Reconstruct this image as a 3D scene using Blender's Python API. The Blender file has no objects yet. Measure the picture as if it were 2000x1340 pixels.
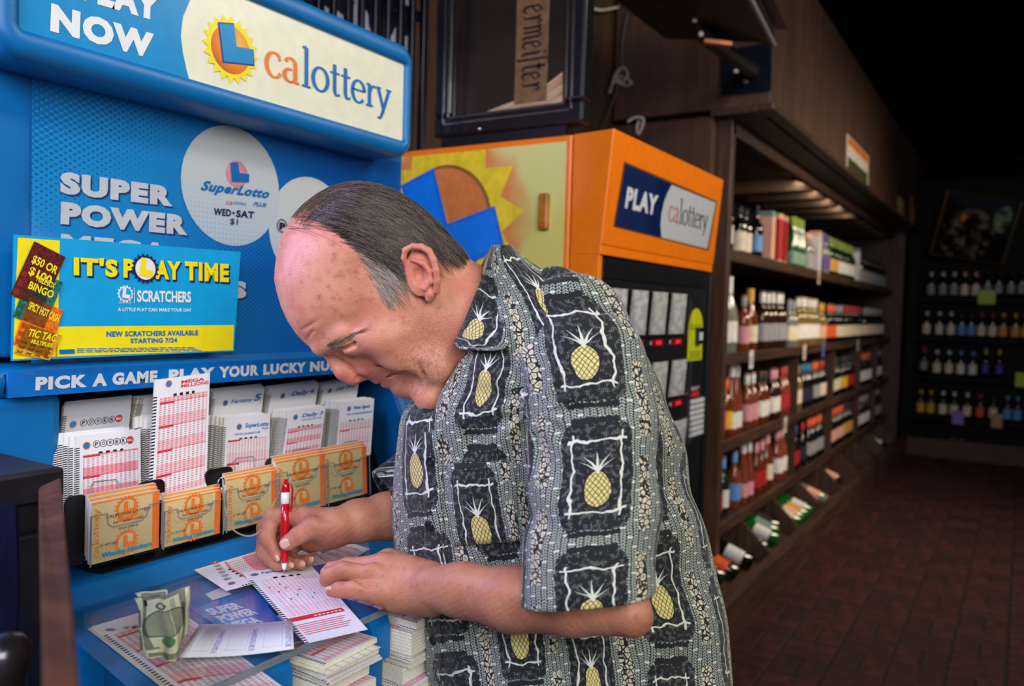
import bpy, bmesh, math, random, time
import numpy as np
from mathutils import Vector, Matrix
random.seed(7); rng = np.random.default_rng(7)
T0 = time.time()
SC = bpy.context.scene
COL = SC.collection
M = {}
# ------------------------------------------------------------------ camera
# world: X runs along the shop wall away from the camera, Y towards that wall, Z up; floor at 0
CAMZ = 1.42
YAW, PIT, ROL, FPX = math.radians(32.2847), math.radians(2.48305), math.radians(1.62347), 1582.39
def _axes():
    D = np.array([math.cos(YAW), math.sin(YAW), 0.0]); R = np.array([math.sin(YAW), -math.cos(YAW), 0.0]); U = np.array([0, 0, 1.0])
    D2 = D*math.cos(PIT)-U*math.sin(PIT); U2 = U*math.cos(PIT)+D*math.sin(PIT)
    return R*math.cos(ROL)+U2*math.sin(ROL), U2*math.cos(ROL)-R*math.sin(ROL), D2
CR, CU, CD = _axes()
CO = np.array([0, 0, CAMZ])
cam = bpy.data.cameras.new('camera'); camo = bpy.data.objects.new('camera', cam); COL.objects.link(camo)
cam.sensor_width = 36; cam.lens = 36*FPX/2000; cam.clip_start = .02; cam.clip_end = 60
camo.matrix_world = Matrix(((CR[0], CU[0], -CD[0], CO[0]), (CR[1], CU[1], -CD[1], CO[1]), (CR[2], CU[2], -CD[2], CO[2]), (0, 0, 0, 1)))
cam.dof.use_dof = True; cam.dof.focus_distance = .93; cam.dof.aperture_fstop = 4.8
SC.camera = camo
# ------------------------------------------------------------------ world, lights, exposure
SC.view_settings.view_transform = 'Standard'; SC.view_settings.look = 'None'
SC.view_settings.exposure = 0.0; SC.view_settings.gamma = 1; SC.view_settings.use_curve_mapping = False
W = bpy.data.worlds.new('world'); SC.world = W; W.use_nodes = True
W.node_tree.nodes['Background'].inputs[0].default_value = (.62, .72, 1, 1)
W.node_tree.nodes['Background'].inputs[1].default_value = .06
def area(name, loc, target, sx, sy, power, col, spread=180):
    l = bpy.data.lights.new(name, 'AREA'); l.shape = 'RECTANGLE'; l.size = sx; l.size_y = sy; l.energy = power; l.color = col; l.spread = math.radians(spread)
    o = bpy.data.objects.new(name, l); COL.objects.link(o); o.location = loc
    o.rotation_euler = (Vector(target)-Vector(loc)).to_track_quat('-Z', 'Y').to_euler(); return o
area('storefront_daylight', (-.9, -1.5, 2.35), (.75, .9, 1.2), 1.9, 1.4, 66, (1, .965, .92))
area('doorway_daylight', (-1.0, .25, 2.35), (.7, .7, 1.35), .55, .9, 22, (.70, .74, 1))
area('side_window_light', (.10, 1.36, 1.72), (.60, .66, 1.46), .24, .42, 12, (.58, .52, 1))
area('shop_ceiling_lamp', (2.1, -.7, 2.95), (2.7, 1.2, 1.4), 1.2, .3, 30, (1, .9, .76))
area('aisle_ceiling_lamp', (5.4, -.9, 2.5), (5.4, 1.3, .9), 2.6, .25, 32, (1, .80, .58), 110)
area('shelf_tube_lamp', (6.0, 1.30, 2.30), (6.0, 1.5, 1.7), 2.4, .06, 3.6, (1, .88, .72))
# ------------------------------------------------------------------ pixel -> point (2000 x 1340 frame)
def ray(u, v): return CD+CR*(u-1000)/FPX-CU*(v-670)/FPX
def onX(u, v, x): d = ray(u, v); return CO+d*(x/d[0])
def onY(u, v, y): d = ray(u, v); return CO+d*(y/d[1])
def onZ(u, v, z): d = ray(u, v); return CO+d*((z-CAMZ)/d[2])
def at(u, v, t): return CO+ray(u, v)*t
class Plane:
    def __init__(s, p, n): s.p = np.array(p, float); s.n = np.array(n, float)/np.linalg.norm(n)
    def __call__(s, u, v, off=0.0):
        d = ray(u, v); t = ((s.p+s.n*off-CO)@s.n)/(d@s.n); return CO+d*t
# ------------------------------------------------------------------ node expressions
def srgb(r, g=None, b=None):
    if g is None: r, g, b = r
    f = lambda c: (c/255/12.92) if c/255 <= .04045 else ((c/255+.055)/1.055)**2.4
    return (f(r), f(g), f(b), 1)
class G:
    """node graph writer for one material"""
    def __init__(s, name, **kw):
        m = bpy.data.materials.new(name); m.use_nodes = True; s.m = m; s.t = m.node_tree; s.b = s.t.nodes['Principled BSDF']
        s.set(**kw)
    def set(s, color=None, rough=None, metal=None, spec=None, coat=None, trans=None, ior=None, alpha=None, emit=None, es=None, sss=None, sheen=None, normal=None, coat_rough=None, sssr=None):
        nm = {'Base Color': color, 'Roughness': rough, 'Metallic': metal, 'Specular IOR Level': spec, 'Coat Weight': coat, 'Transmission Weight': trans, 'IOR': ior, 'Alpha': alpha,
              'Emission Color': emit, 'Emission Strength': es, 'Subsurface Weight': sss, 'Sheen Weight': sheen, 'Normal': normal, 'Coat Roughness': coat_rough, 'Subsurface Radius': sssr}
        for k, v in nm.items():
            if v is None: continue
            if isinstance(v, S): s.t.links.new(v.s, s.b.inputs[k])
            else: s.b.inputs[k].default_value = v
        return s
    def node(s, ty, **kw):
        n = s.t.nodes.new(ty)
        for k, v in kw.items(): setattr(n, k, v)
        return n
    def coord(s, kind='UV'):
        n = s.node('ShaderNodeTexCoord'); x = s.node('ShaderNodeSeparateXYZ'); s.t.links.new(n.outputs[kind], x.inputs[0])
        return S(s, x.outputs[0]), S(s, x.outputs[1]), S(s, x.outputs[2])
    def vec(s, x, y, z=0.0):
        n = s.node('ShaderNodeCombineXYZ')
        for i, a in enumerate((x, y, z)): s._in(n.inputs[i], a)
        return S(s, n.outputs[0])
    def objvec(s, kind='Object'): return S(s, s.node('ShaderNodeTexCoord').outputs[kind])
    def _in(s, inp, a):
        if isinstance(a, S): s.t.links.new(a.s, inp)
        else: inp.default_value = a
    def noise(s, v, scale, detail=2, rough=.5, dist=0, out=0):
        n = s.node('ShaderNodeTexNoise'); s._in(n.inputs['Vector'], v); s._in(n.inputs['Scale'], scale); n.inputs['Detail'].default_value = detail
        n.inputs['Roughness'].default_value = rough; n.inputs['Distortion'].default_value = dist; return S(s, n.outputs[out])
    def voro(s, v, scale, feat='F1', out='Distance', rnd=1):
        n = s.node('ShaderNodeTexVoronoi', feature=feat); s._in(n.inputs['Vector'], v); n.inputs['Scale'].default_value = scale; n.inputs['Randomness'].default_value = rnd; return S(s, n.outputs[out])
    def mix(s, f, a, b):
        n = s.node('ShaderNodeMix', data_type='RGBA'); s._in(n.inputs[0], f); s._in(n.inputs[6], a); s._in(n.inputs[7], b); return S(s, n.outputs[2])
    def bump(s, h, strength=.3, dist=.001):
        n = s.node('ShaderNodeBump'); n.inputs['Strength'].default_value = strength; n.inputs['Distance'].default_value = dist; s._in(n.inputs['Height'], h); return S(s, n.outputs[0])
    def attr(s, name, out='Fac'):
        n = s.node('ShaderNodeAttribute'); n.attribute_name = name; return S(s, n.outputs[out])
    def op(s, o, a, b=None, c=None):
        n = s.node('ShaderNodeMath', operation=o); s._in(n.inputs[0], a)
        if b is not None: s._in(n.inputs[1], b)
        if c is not None: s._in(n.inputs[2], c)
        return S(s, n.outputs[0])
    def rnd(s): return S(s, s.node('ShaderNodeObjectInfo').outputs['Random'])
class S:
    def __init__(s, g, k): s.g = g; s.s = k
    def __add__(s, o): return s.g.op('ADD', s, o)
    __radd__ = __add__
    def __mul__(s, o): return s.g.op('MULTIPLY', s, o)
    __rmul__ = __mul__
    def __sub__(s, o): return s.g.op('SUBTRACT', s, o)
    def __rsub__(s, o): return s.g.op('SUBTRACT', o, s)
    def __truediv__(s, o): return s.g.op('DIVIDE', s, o)
    def lt(s, o): return s.g.op('LESS_THAN', s, o)
    def gt(s, o): return s.g.op('GREATER_THAN', s, o)
    def fr(s): return s.g.op('FRACT', s)
    def fl(s): return s.g.op('FLOOR', s)
    def abs(s): return s.g.op('ABSOLUTE', s)
    def sin(s): return s.g.op('SINE', s)
    def sq(s): return s.g.op('MULTIPLY', s, s)
    def sqrt(s): return s.g.op('SQRT', s)
    def mn(s, o): return s.g.op('MINIMUM', s, o)
    def mx(s, o): return s.g.op('MAXIMUM', s, o)
    def cl(s): n = s.g.op('ADD', s, 0.0); n.s.node.use_clamp = True; return n
    def ss(s, a, b):
        n = s.g.node('ShaderNodeMapRange', interpolation_type='SMOOTHSTEP'); s.g._in(n.inputs[0], s); n.inputs[1].default_value = a; n.inputs[2].default_value = b; return S(s.g, n.outputs[0])
    def inn(s, a, b): return s.gt(a)*s.lt(b)
def plain(name, rgb, rough=.5, metal=0, spec=.5, var=.06, scale=40, bump=0, **kw):
    """one colour with a little procedural unevenness"""
    g = G(name, rough=rough, metal=metal, spec=spec, **kw); c = srgb(*rgb); v = g.objvec()
    n = g.noise(v, scale, 3)
    d = tuple(x*(1-var*2) for x in c[:3])+(1,); l = tuple(min(1, x*(1+var*2)) for x in c[:3])+(1,)
    g.set(color=g.mix(n.ss(.25, .75), d, l))
    if bump: g.set(normal=g.bump(g.noise(v, scale*6, 2), bump, .0006))
    return g.m
# ------------------------------------------------------------------ objects
def _tag(o, label, cat, group=None, kind=None):
    if label: o['label'] = label
    if cat: o['category'] = cat
    if group: o['group'] = group
    if kind: o['kind'] = kind
    return o
def thing(name, label, cat, loc=(0, 0, 0), group=None):
    o = bpy.data.objects.new(name, None); COL.objects.link(o); o.location = loc; o.empty_display_size = .05
    return _tag(o, label, cat, group)
def wmat(o):
    m = Matrix.Identity(4)
    while o is not None: m = o.matrix_basis @ m; o = o.parent
    return m
class MB:
    def __init__(s): s.v = []; s.f = []; s.uv = []; s.mi = []
    def add(s, vs, fs, uvs=None, mi=0):
        b = len(s.v); s.v += [tuple(map(float, p)) for p in vs]
        for i, f in enumerate(fs):
            s.f.append([b+k for k in f]); s.uv.append(None if uvs is None else [uvs[k] for k in f]); s.mi.append(mi)
        return s
    def quad(s, a, b, c, d, uv=((0, 0), (1, 0), (1, 1), (0, 1)), mi=0): return s.add([a, b, c, d], [(0, 1, 2, 3)], uv, mi)
    def box(s, lo, hi, mi=0):
        x0, y0, z0 = lo; x1, y1, z1 = hi
        return s.hexa([(x0, y0, z0), (x1, y0, z0), (x1, y1, z0), (x0, y1, z0), (x0, y0, z1), (x1, y0, z1), (x1, y1, z1), (x0, y1, z1)], mi)
    def hexa(s, p, mi=0): return s.add(p, [(0, 3, 2, 1), (4, 5, 6, 7), (0, 1, 5, 4), (1, 2, 6, 5), (2, 3, 7, 6), (3, 0, 4, 7)], None, mi)
    def obox(s, c, ax, ay, az, mi=0):
        """box from corner c along three edge vectors"""
        c, ax, ay, az = map(np.array, (c, ax, ay, az))
        return s.hexa([c, c+ax, c+ax+ay, c+ay, c+az, c+ax+az, c+ax+ay+az, c+ay+az], mi)
    def prism(s, poly, vec, mi=0, uvf=None):
        """poly: 3D ring, extruded along vec (both caps)"""
        n = len(poly); poly = [np.array(p, float) for p in poly]; q = [p+np.array(vec) for p in poly]
        fs = [tuple(range(n))[::-1], tuple(range(n, 2*n))]+[(i, (i+1) % n, n+(i+1) % n, n+i) for i in range(n)]
        return s.add(poly+q, fs, None, mi)
    def loft(s, rings, close=True, caps=True, mi=0, uv=False):
        n = len(rings[0]); m = len(rings); vs = [p for r in rings for p in r]; fs = []; k = n if close else n-1
        for i in range(m-1):
            for j in range(k): fs.append((i*n+j, i*n+(j+1) % n, (i+1)*n+(j+1) % n, (i+1)*n+j))
        b = len(s.v); s.add(vs, fs, None, mi)
        if caps and close: s.f += [[b+j for j in range(n)][::-1], [b+(m-1)*n+j for j in range(n)]]; s.uv += [None, None]; s.mi += [mi, mi]
        return s
    def lathe(s, prof, seg=16, c=(0, 0, 0), mi=0, caps=True):
        rings = [[(c[0]+r*math.cos(2*math.pi*j/seg), c[1]+r*math.sin(2*math.pi*j/seg), c[2]+z) for j in range(seg)] for r, z in prof]
        return s.loft(rings, True, caps, mi)
    def tube(s, pts, r, seg=8, mi=0, caps=True):
        pts = [np.array(p, float) for p in pts]; rr = r if hasattr(r, '__len__') else [r]*len(pts); rings = []; up = None
        for i, p in enumerate(pts):
            t = pts[min(i+1, len(pts)-1)]-pts[max(i-1, 0)]; t = t/(np.linalg.norm(t)+1e-12)
            if up is None: up = np.array([0, 0, 1.]) if abs(t[2]) < .9 else np.array([1., 0, 0])
            a = np.cross(up, t); a /= np.linalg.norm(a)+1e-12; b = np.cross(t, a); up = b
            rings.append([p+(a*math.cos(2*math.pi*j/seg)+b*math.sin(2*math.pi*j/seg))*rr[i] for j in range(seg)])
        return s.loft(rings, True, caps, mi)
    def build(s, name, mat, parent=None, smooth=False, bevel=0, label=None, seg=2, base=True, kind=None, angle=None):
        me = bpy.data.meshes.new(name); V = s.v
        loc = None
        if parent is not None:
            inv = wmat(parent).inverted(); V = [tuple(inv @ Vector(p)) for p in V]
        elif base and V:
            a = np.array(V); loc = ((a[:, 0].min()+a[:, 0].max())/2, (a[:, 1].min()+a[:, 1].max())/2, a[:, 2].min()); V = [tuple(r) for r in a-np.array(loc)]
        me.from_pydata(V, [], s.f)
        if any(u is not None for u in s.uv):
            l = me.uv_layers.new(name='UVMap'); k = 0; buf = np.zeros(len(me.loops)*2, np.float32)
            for u, f in zip(s.uv, s.f):
                if u is not None: buf[2*k:2*k+2*len(f)] = np.array(u, np.float32).ravel()
                k += len(f)
            l.data.foreach_set('uv', buf)
        for m in (mat if isinstance(mat, (list, tuple)) else [mat]): me.materials.append(m)
        me.polygons.foreach_set('material_index', s.mi)
        if smooth: me.polygons.foreach_set('use_smooth', [True]*len(me.polygons))
        me.update()
        o = bpy.data.objects.new(name, me); COL.objects.link(o)
        if parent is not None: o.parent = parent
        elif loc: o.location = loc
        if label: o['label'] = label
        if kind: o['kind'] = kind
        if bevel:
            b = o.modifiers.new('bevel', 'BEVEL'); b.width = bevel; b.segments = seg; b.limit_method = 'ANGLE'; b.angle_limit = math.radians(40)
        if angle:
            me.polygons.foreach_set('use_smooth', [True]*len(me.polygons))
            bm = bmesh.new(); bm.from_mesh(me)
            for e in bm.edges:
                if len(e.link_faces) == 2 and e.calc_face_angle(0) > math.radians(angle): e.smooth = False
            bm.to_mesh(me); bm.free()
        return o
def copy_tree(o, parent=None):
    c = o.copy(); COL.objects.link(c); c.parent = parent
    for ch in list(o.children): copy_tree(ch, c)
    return c
# ------------------------------------------------------------------ lettering
_FC = {}
def glyphs(s, bold=0.0, shear=0.0, space=1.0, serif=False):
    key = (s, bold, shear, space)
    if key in _FC: return _FC[key]
    cu = bpy.data.curves.new('lettering', 'FONT'); cu.body = s; cu.offset = bold; cu.shear = shear; cu.space_character = space; cu.resolution_u = 3; cu.fill_mode = 'FRONT'
    ob = bpy.data.objects.new('lettering', cu); COL.objects.link(ob)
    dg = bpy.context.evaluated_depsgraph_get(); me = bpy.data.meshes.new_from_object(ob.evaluated_get(dg))
    v = np.array([p.co[:2] for p in me.vertices]) if len(me.vertices) else np.zeros((0, 2)); f = [tuple(p.vertices) for p in me.polygons]
    bpy.data.objects.remove(ob); bpy.data.curves.remove(cu); bpy.data.meshes.remove(me)
    if len(v): v = (v-v.min(0))/(v.max(0)-v.min(0))
    _FC[key] = (v, f); return _FC[key]
def fit(mb, gl, o, ux, uy, mi=0):
    """put unit-box glyphs on the parallelogram o, o+ux, o+uy"""
    v, f = gl; o, ux, uy = map(np.array, (o, ux, uy))
    return mb.add([o+ux*a+uy*b for a, b in v], f, None, mi)
def text(mb, s, P, bl, br, tl, off=.0008, bold=.02, shear=0, space=1.0, mi=0, fn=None):
    """lettering on plane P with its box corners seen at bl, br, tl"""
    a, b, c = P(*bl, off), P(*br, off), P(*tl, off)
    return fit(mb, (fn(s) if fn else glyphs(s, bold, shear, max(space, 1+bold*2.4 if bold >= .04 else 1))), a, b-a, c-a, mi)
# broad-nib alphabet for the serif word mark and the black letter
def nib(strokes, w, h=None, ang=0.0):
    vs, fs = [], []; h = h or w*.3; ca, sa = math.cos(ang), math.sin(ang)
    for st in strokes:
        b = len(vs)
        pts = np.array(st, float)
        for i, p in enumerate(pts):
            t = pts[min(i+1, len(pts)-1)]-pts[max(i-1, 0)]; t /= np.linalg.norm(t)+1e-9; n = np.array([-t[1], t[0]])
            nx, ny = n@np.array([ca, sa]), n@np.array([-sa, ca]); r = math.sqrt((w*nx)**2+(h*ny)**2)/2
            vs += [p+n*r, p-n*r]
        fs += [(b+2*i, b+2*i+1, b+2*i+3, b+2*i+2) for i in range(len(pts)-1)]
    return np.array(vs), fs
def arc(cx, cy, rx, ry, a0, a1, n=14): return [(cx+rx*math.cos(math.radians(a0+(a1-a0)*i/n)), cy+ry*math.sin(math.radians(a0+(a1-a0)*i/n))) for i in range(n+1)]
SERIF = {  # strokes in x-height units, advance
 'c': ([arc(.45, .5, .36, .5, 45, 325), [(.66, .80), (.74, .74)]], .82),
 'a': ([arc(.40, .72, .24, .27, 160, 0, 8)+[(.64, .2), (.68, .03), (.84, .03)], arc(.38, .27, .28, .26, 70, 400)], .92),
 'l': ([[(.28, 0), (.28, 1.65)], [(.08, 1.62), (.28, 1.68)], [(.05, .02), (.5, .02)]], .54),
 'o': ([arc(.47, .5, .39, .5, 0, 360, 24)], .96),
 't': ([[(.28, 1.35), (.28, .2), (.34, .04), (.46, .02), (.56, .08)], [(.04, .98), (.56, .98)]], .6),
 'e': ([[(.1, .56), (.78, .56)]+arc(.45, .5, .36, .5, 8, 320, 20)], .86),
 'r': ([[(.24, 0), (.24, 1)], [(.06, .98), (.24, 1.0)], [(.04, .02), (.46, .02)], [(.24, .6), (.36, .88), (.52, .97), (.62, .9)]], .66),
 'y': ([[(.12, .98), (.46, .05)], [(.82, .98), (.42, -.12), (.28, -.42), (.1, -.42)], [(0, .98), (.3, .98)], [(.62, .98), (.96, .98)]], .96)}
def serif(s, w=.19):
    vs, fs, x = [], [], 0
    for ch in s:
        st, ad = SERIF[ch]; v, f = nib(st, w, w*.42); b = len(vs); vs += list(v+np.array([x, 0])); fs += [tuple(b+i for i in q) for q in f]; x += ad
    v = np.array(vs); v[:, 0] /= x; return v, fs, x
def word_mark(mb_a, mb_b, o, ux, uy, w=.19, scale_y=1.0):
    """'calottery': first two letters to mb_a, the rest to mb_b; ux = whole width, uy = one x-height"""
    o, ux, uy = map(np.array, (o, ux, uy)); tot = sum(SERIF[c][1] for c in 'calottery'); x = 0; nr = np.cross(ux, uy); nr = nr/np.linalg.norm(nr)*.00006; nr = nr if nr@CD < 0 else -nr
    for i, ch in enumerate('calottery'):
        st, ad = SERIF[ch]
        for j, s1 in enumerate(st):
            v, f = nib([s1], w, w*.42); (mb_a if i < 2 else mb_b).add([o+ux*((x+p[0])/tot)+uy*p[1]+nr*(j+4*(i % 2)) for p in v], f)
        x += ad
def disc(mb, c, ux, uy, n=40, mi=0, uv=True):
    c, ux, uy = map(np.array, (c, ux, uy)); a = [2*math.pi*i/n for i in range(n)]
    return mb.add([c+ux*math.cos(t)+uy*math.sin(t) for t in a], [tuple(range(n))], [(.5+.5*math.cos(t), .5+.5*math.sin(t)) for t in a], mi)
def ring2(mb, c, ux, uy, k=.85, n=32, mi=0):
    c, ux, uy = map(np.array, (c, ux, uy)); vs = []
    for i in range(n):
        t = 2*math.pi*i/n; d = ux*math.cos(t)+uy*math.sin(t); vs += [c+d, c+d*k]
    return mb.add(vs, [(2*i, (2*i+2) % (2*n), (2*i+3) % (2*n), 2*i+1) for i in range(n)], None, mi)
def star(mb, c, ux, uy, n=16, k=.78, mi=0, off=0.0):
    c, ux, uy = map(np.array, (c, ux, uy)); vs = [c]
    for i in range(2*n):
        t = math.pi*i/n+off; vs.append(c+(ux*math.cos(t)+uy*math.sin(t))*(1 if i % 2 == 0 else k))
    return mb.add(vs, [(0, i+1, (i+1) % (2*n)+1) for i in range(2*n)], None, mi)
def ell(mb, o, ux, uy, mi=0, h=None):
    """the block letter L as a thin raised slab"""
    o, ux, uy = map(np.array, (o, ux, uy)); p = [(0, 0), (1, 0), (1, .38), (.42, .38), (.42, 1), (0, 1)]
    P = [o+ux*a+uy*b for a, b in p]
    if h is None: return mb.add(P, [(0, 1, 2, 3), (0, 3, 4, 5)], None, mi)
    h = np.array(h); q = [x+h for x in P]
    return mb.add(P+q, [(6, 7, 8, 9), (6, 9, 10, 11)]+[(i, (i+1) % 6, 6+(i+1) % 6, 6+i) for i in range(6)], None, mi)
# ================================================================== shop shell
def wood_mat(name, c1, c2, axis=0, scale=3, rough=.45):
    g = G(name, rough=rough, spec=.4 if rough < .8 else .12); x, y, z = g.coord('Object'); a = [x, y, z]; st = [a[i]*(1 if i == axis else 14) for i in range(3)]
    n = g.noise(g.vec(*st), scale, 5, .6, .6); n2 = g.noise(g.vec(x, y, z), 1.7, 3)
    c = g.mix(n.ss(.3, .72), srgb(*c1), srgb(*c2)); g.set(color=g.mix(n2.ss(.3, .8)*.35, c, srgb(*[k*.6 for k in c1])), normal=g.bump(n, .25, .002)); return g.m
M['wood'] = wood_mat('dark_stained_wood', (52, 36, 28), (88, 62, 48), 0); M['woodv'] = wood_mat('dark_stained_upright', (58, 40, 31), (96, 68, 52), 2)
M['wall'] = wood_mat('brown_plywood_wall', (70, 49, 38), (92, 65, 50), 2, 1.2, .55); M['dark'] = plain('blackened_wall_paint', (10, 9, 9), .8, spec=.1, var=.15); M['ceil'] = plain('black_ceiling_paint', (5, 5, 5), .9, spec=.05, var=.2)
def struct(o): o['kind'] = 'structure'; return o
XB = 9.75                                                     # back wall
struct(MB().box((-.6, 1.80, 0), (XB+.2, 1.9, 3.1)).build('wall_left', M['wall']))
struct(MB().box((XB, -2.6, 0), (XB+.1, 1.8, 3.1)).build('wall_back', M['dark']))
struct(MB().box((-.6, -2.6, 3.1), (XB+.2, 1.9, 3.2)).build('ceiling', M['ceil']))
# floor: basket-weave clay pavers, each its own piece where the photo shows them apart
def paver_mat():
    g = G('red_clay_paver', rough=.62, spec=.3); v = g.objvec(); n = g.noise(v, 18, 4); r = g.rnd(); c = g.mix(r, srgb(56, 29, 26), srgb(80, 40, 34)); g.set(color=g.mix(n.ss(.3, .75), c, srgb(40, 23, 21)), normal=g.bump(n, .4, .004)); return g.m
pm = paver_mat(); grout = plain('dark_grout', (22, 15, 14), .9, var=.15)
fl = struct(MB().box((-1.5, -2.6, -.06), (XB+.1, 1.9, -.008)).build('floor', grout))
def brick_me(w, d):
    me = bpy.data.meshes.new('floor_brick'); w, d = w/2-.005, d/2-.005; e = .004
    vs = [(-w, -d, -.01), (w, -d, -.01), (w, d, -.01), (-w, d, -.01), (-w, -d, -e), (w, -d, -e), (w, d, -e), (-w, d, -e), (-w+e, -d+e, 0), (w-e, -d+e, 0), (w-e, d-e, 0), (-w+e, d-e, 0)]
    me.from_pydata(vs, [], [(8, 9, 10, 11)]+[(a+i, a+(i+1) % 4, a+4+(i+1) % 4, a+4+i) for a in (0, 4) for i in range(4)]); me.materials.append(pm); return me
bh, bv = brick_me(.204, .102), brick_me(.102, .204); cells = []
for i in range(-4, 48):
    for j in range(-13, 6):
        x, y = i*.204, j*.204; cx, cy = x+.102, y+.102
        q = np.array([cx, cy, 0])-CO; t = q@CD
        if not (.9 < cx < 9.6 and cy < 1.0) or t < .5: continue
        u = 1000+FPX*(q@CR)/t; vv = 670-FPX*(q@CU)/t
        vis = 1380 < u < 2080 and vv < 1420
        cells.append((vis, t, i, j))
cells.sort(key=lambda c: (not c[0], c[1])); stuff = MB(); nb = 0
for vis, t, i, j in cells:
    for k in range(2):
        hor = (i+j) % 2; px_, py_ = (i*.204+.102, j*.204+.051+.102*k) if hor else (i*.204+.051+.102*k, j*.204+.102); zz = -.002*random.random()
        if nb < 298 and vis:
            o = bpy.data.objects.new('floor_brick', bh if hor else bv); COL.objects.link(o); o.parent = fl; o.location = Vector((px_, py_, zz))-fl.location; o.rotation_euler = (random.uniform(-.006, .006), random.uniform(-.006, .006), random.uniform(-.01, .01)); nb += 1
        else:
            w, d = ((.097, .046) if hor else (.046, .097)); e = .004
            stuff.loft([[(px_-a, py_-b, z), (px_+a, py_-b, z), (px_+a, py_+b, z), (px_-a, py_+b, z)] for a, b, z in ((w, d, -.01+zz), (w, d, -e+zz), (w-e, d-e, zz))], True, True)
so = stuff.build('distant_floor_bricks', pm, fl); so['kind'] = 'stuff'
# ================================================================== lottery play station (kiosk)

def body_plastic(name, rgb, rough=.38):
    g = G(name, rough=rough, spec=.45); c = srgb(*rgb); v = g.objvec()
    n = g.noise(v, 9, 4); f = g.noise(v, 900, 1)
    g.set(color=g.mix(n.ss(.3, .75), tuple(x*.86 for x in c[:3])+(1,), c), normal=g.bump(f, .25, .0005)); return g.m
M['kblue'] = body_plastic('kiosk_blue_plastic', (0, 112, 184)); M['kblue2'] = body_plastic('kiosk_header_blue', (0, 114, 182), .42)
M['cream'] = plain('cream_sign_acrylic', (238, 238, 212), .3, var=.02); M['sky'] = plain('sign_blue_print', (0, 142, 204), .3, var=.03)
M['white'] = plain('white_print', (236, 238, 238), .45, var=.02); M['silver'] = plain('pale_grey_print', (214, 218, 222), .4, var=.03)
M['pblue'] = plain('print_blue', (0, 112, 190), .4, var=.03); M['navy'] = plain('navy_print', (20, 32, 92), .4, var=.03); M['orange_print'] = plain('orange_print', (240, 130, 40), .4, var=.05)
M['yellow'] = plain('yellow_print', (250, 232, 20), .4, var=.02); M['red_print'] = plain('red_print', (214, 40, 58), .4, var=.05); M['black'] = plain('black_plastic', (16, 17, 20), .35, var=.1)
M['ink'] = plain('black_ink', (24, 24, 28), .5, var=.05); M['pinkball'] = plain('pink_print', (238, 150, 170), .4, var=.1); M['dkblue_print'] = plain('deep_blue_print', (14, 60, 140), .4, var=.05)
M['grey_edge'] = plain('grey_acrylic_edge', (120, 128, 138), .3, var=.06); M['cyan_print'] = plain('cyan_print', (0, 164, 226), .4, var=.03)
def ball_mat():
    g = G('shaded_orange_ball_print', rough=.35); x, y, z = g.coord('UV'); d = ((x-.62).sq()+(y-.66).sq()).sqrt()
    c = g.mix(d.ss(0, .5), srgb(252, 186, 60), srgb(240, 132, 28)); g.set(color=g.mix(d.ss(.42, .85), c, srgb(170, 62, 22))); return g.m
M['ball'] = ball_mat()
def clear_mat(name, tint=(1, 1, 1), rough=.04, k=.5):
    """thin clear sheet: passes light, mirrors a little more at a glancing view"""
    m = bpy.data.materials.new(name); m.use_nodes = True; t = m.node_tree; t.nodes.remove(t.nodes['Principled BSDF'])
    tr = t.nodes.new('ShaderNodeBsdfTransparent'); tr.inputs[0].default_value = (*tint, 1); gl = t.nodes.new('ShaderNodeBsdfGlossy'); gl.inputs['Roughness'].default_value = rough
    lw = t.nodes.new('ShaderNodeLayerWeight'); pw = t.nodes.new('ShaderNodeMath'); pw.operation = 'POWER'; pw.inputs[1].default_value = 4; t.links.new(lw.outputs['Facing'], pw.inputs[0])
    ma = t.nodes.new('ShaderNodeMath'); ma.operation = 'MULTIPLY_ADD'; ma.inputs[1].default_value = k; ma.inputs[2].default_value = .03; t.links.new(pw.outputs[0], ma.inputs[0])
    no = t.nodes.new('ShaderNodeTexNoise'); no.inputs['Scale'].default_value = 14; mr = t.nodes.new('ShaderNodeMapRange'); t.links.new(no.outputs[0], mr.inputs[0]); mr.inputs[3].default_value = .7; mr.inputs[4].default_value = 1.2
    mm = t.nodes.new('ShaderNodeMath'); mm.operation = 'MULTIPLY'; t.links.new(ma.outputs[0], mm.inputs[0]); t.links.new(mr.outputs[0], mm.inputs[1]); mx = t.nodes.new('ShaderNodeMixShader')
    t.links.new(mm.outputs[0], mx.inputs[0]); t.links.new(tr.outputs[0], mx.inputs[1]); t.links.new(gl.outputs[0], mx.inputs[2]); t.links.new(mx.outputs[0], t.nodes['Material Output'].inputs[0]); return m
M['clear'] = clear_mat('clear_acrylic', (.97, .98, .985), .05, .35); M['glass'] = clear_mat('window_glass', (.8, .82, .85), .02, .6)
CT = 1.080                                    # counter top height
kiosk = thing('lottery_play_station', 'tall blue moulded lottery play station with cream header, slip rack and writing counter', 'kiosk', (.8, 1.0, 0))
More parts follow.
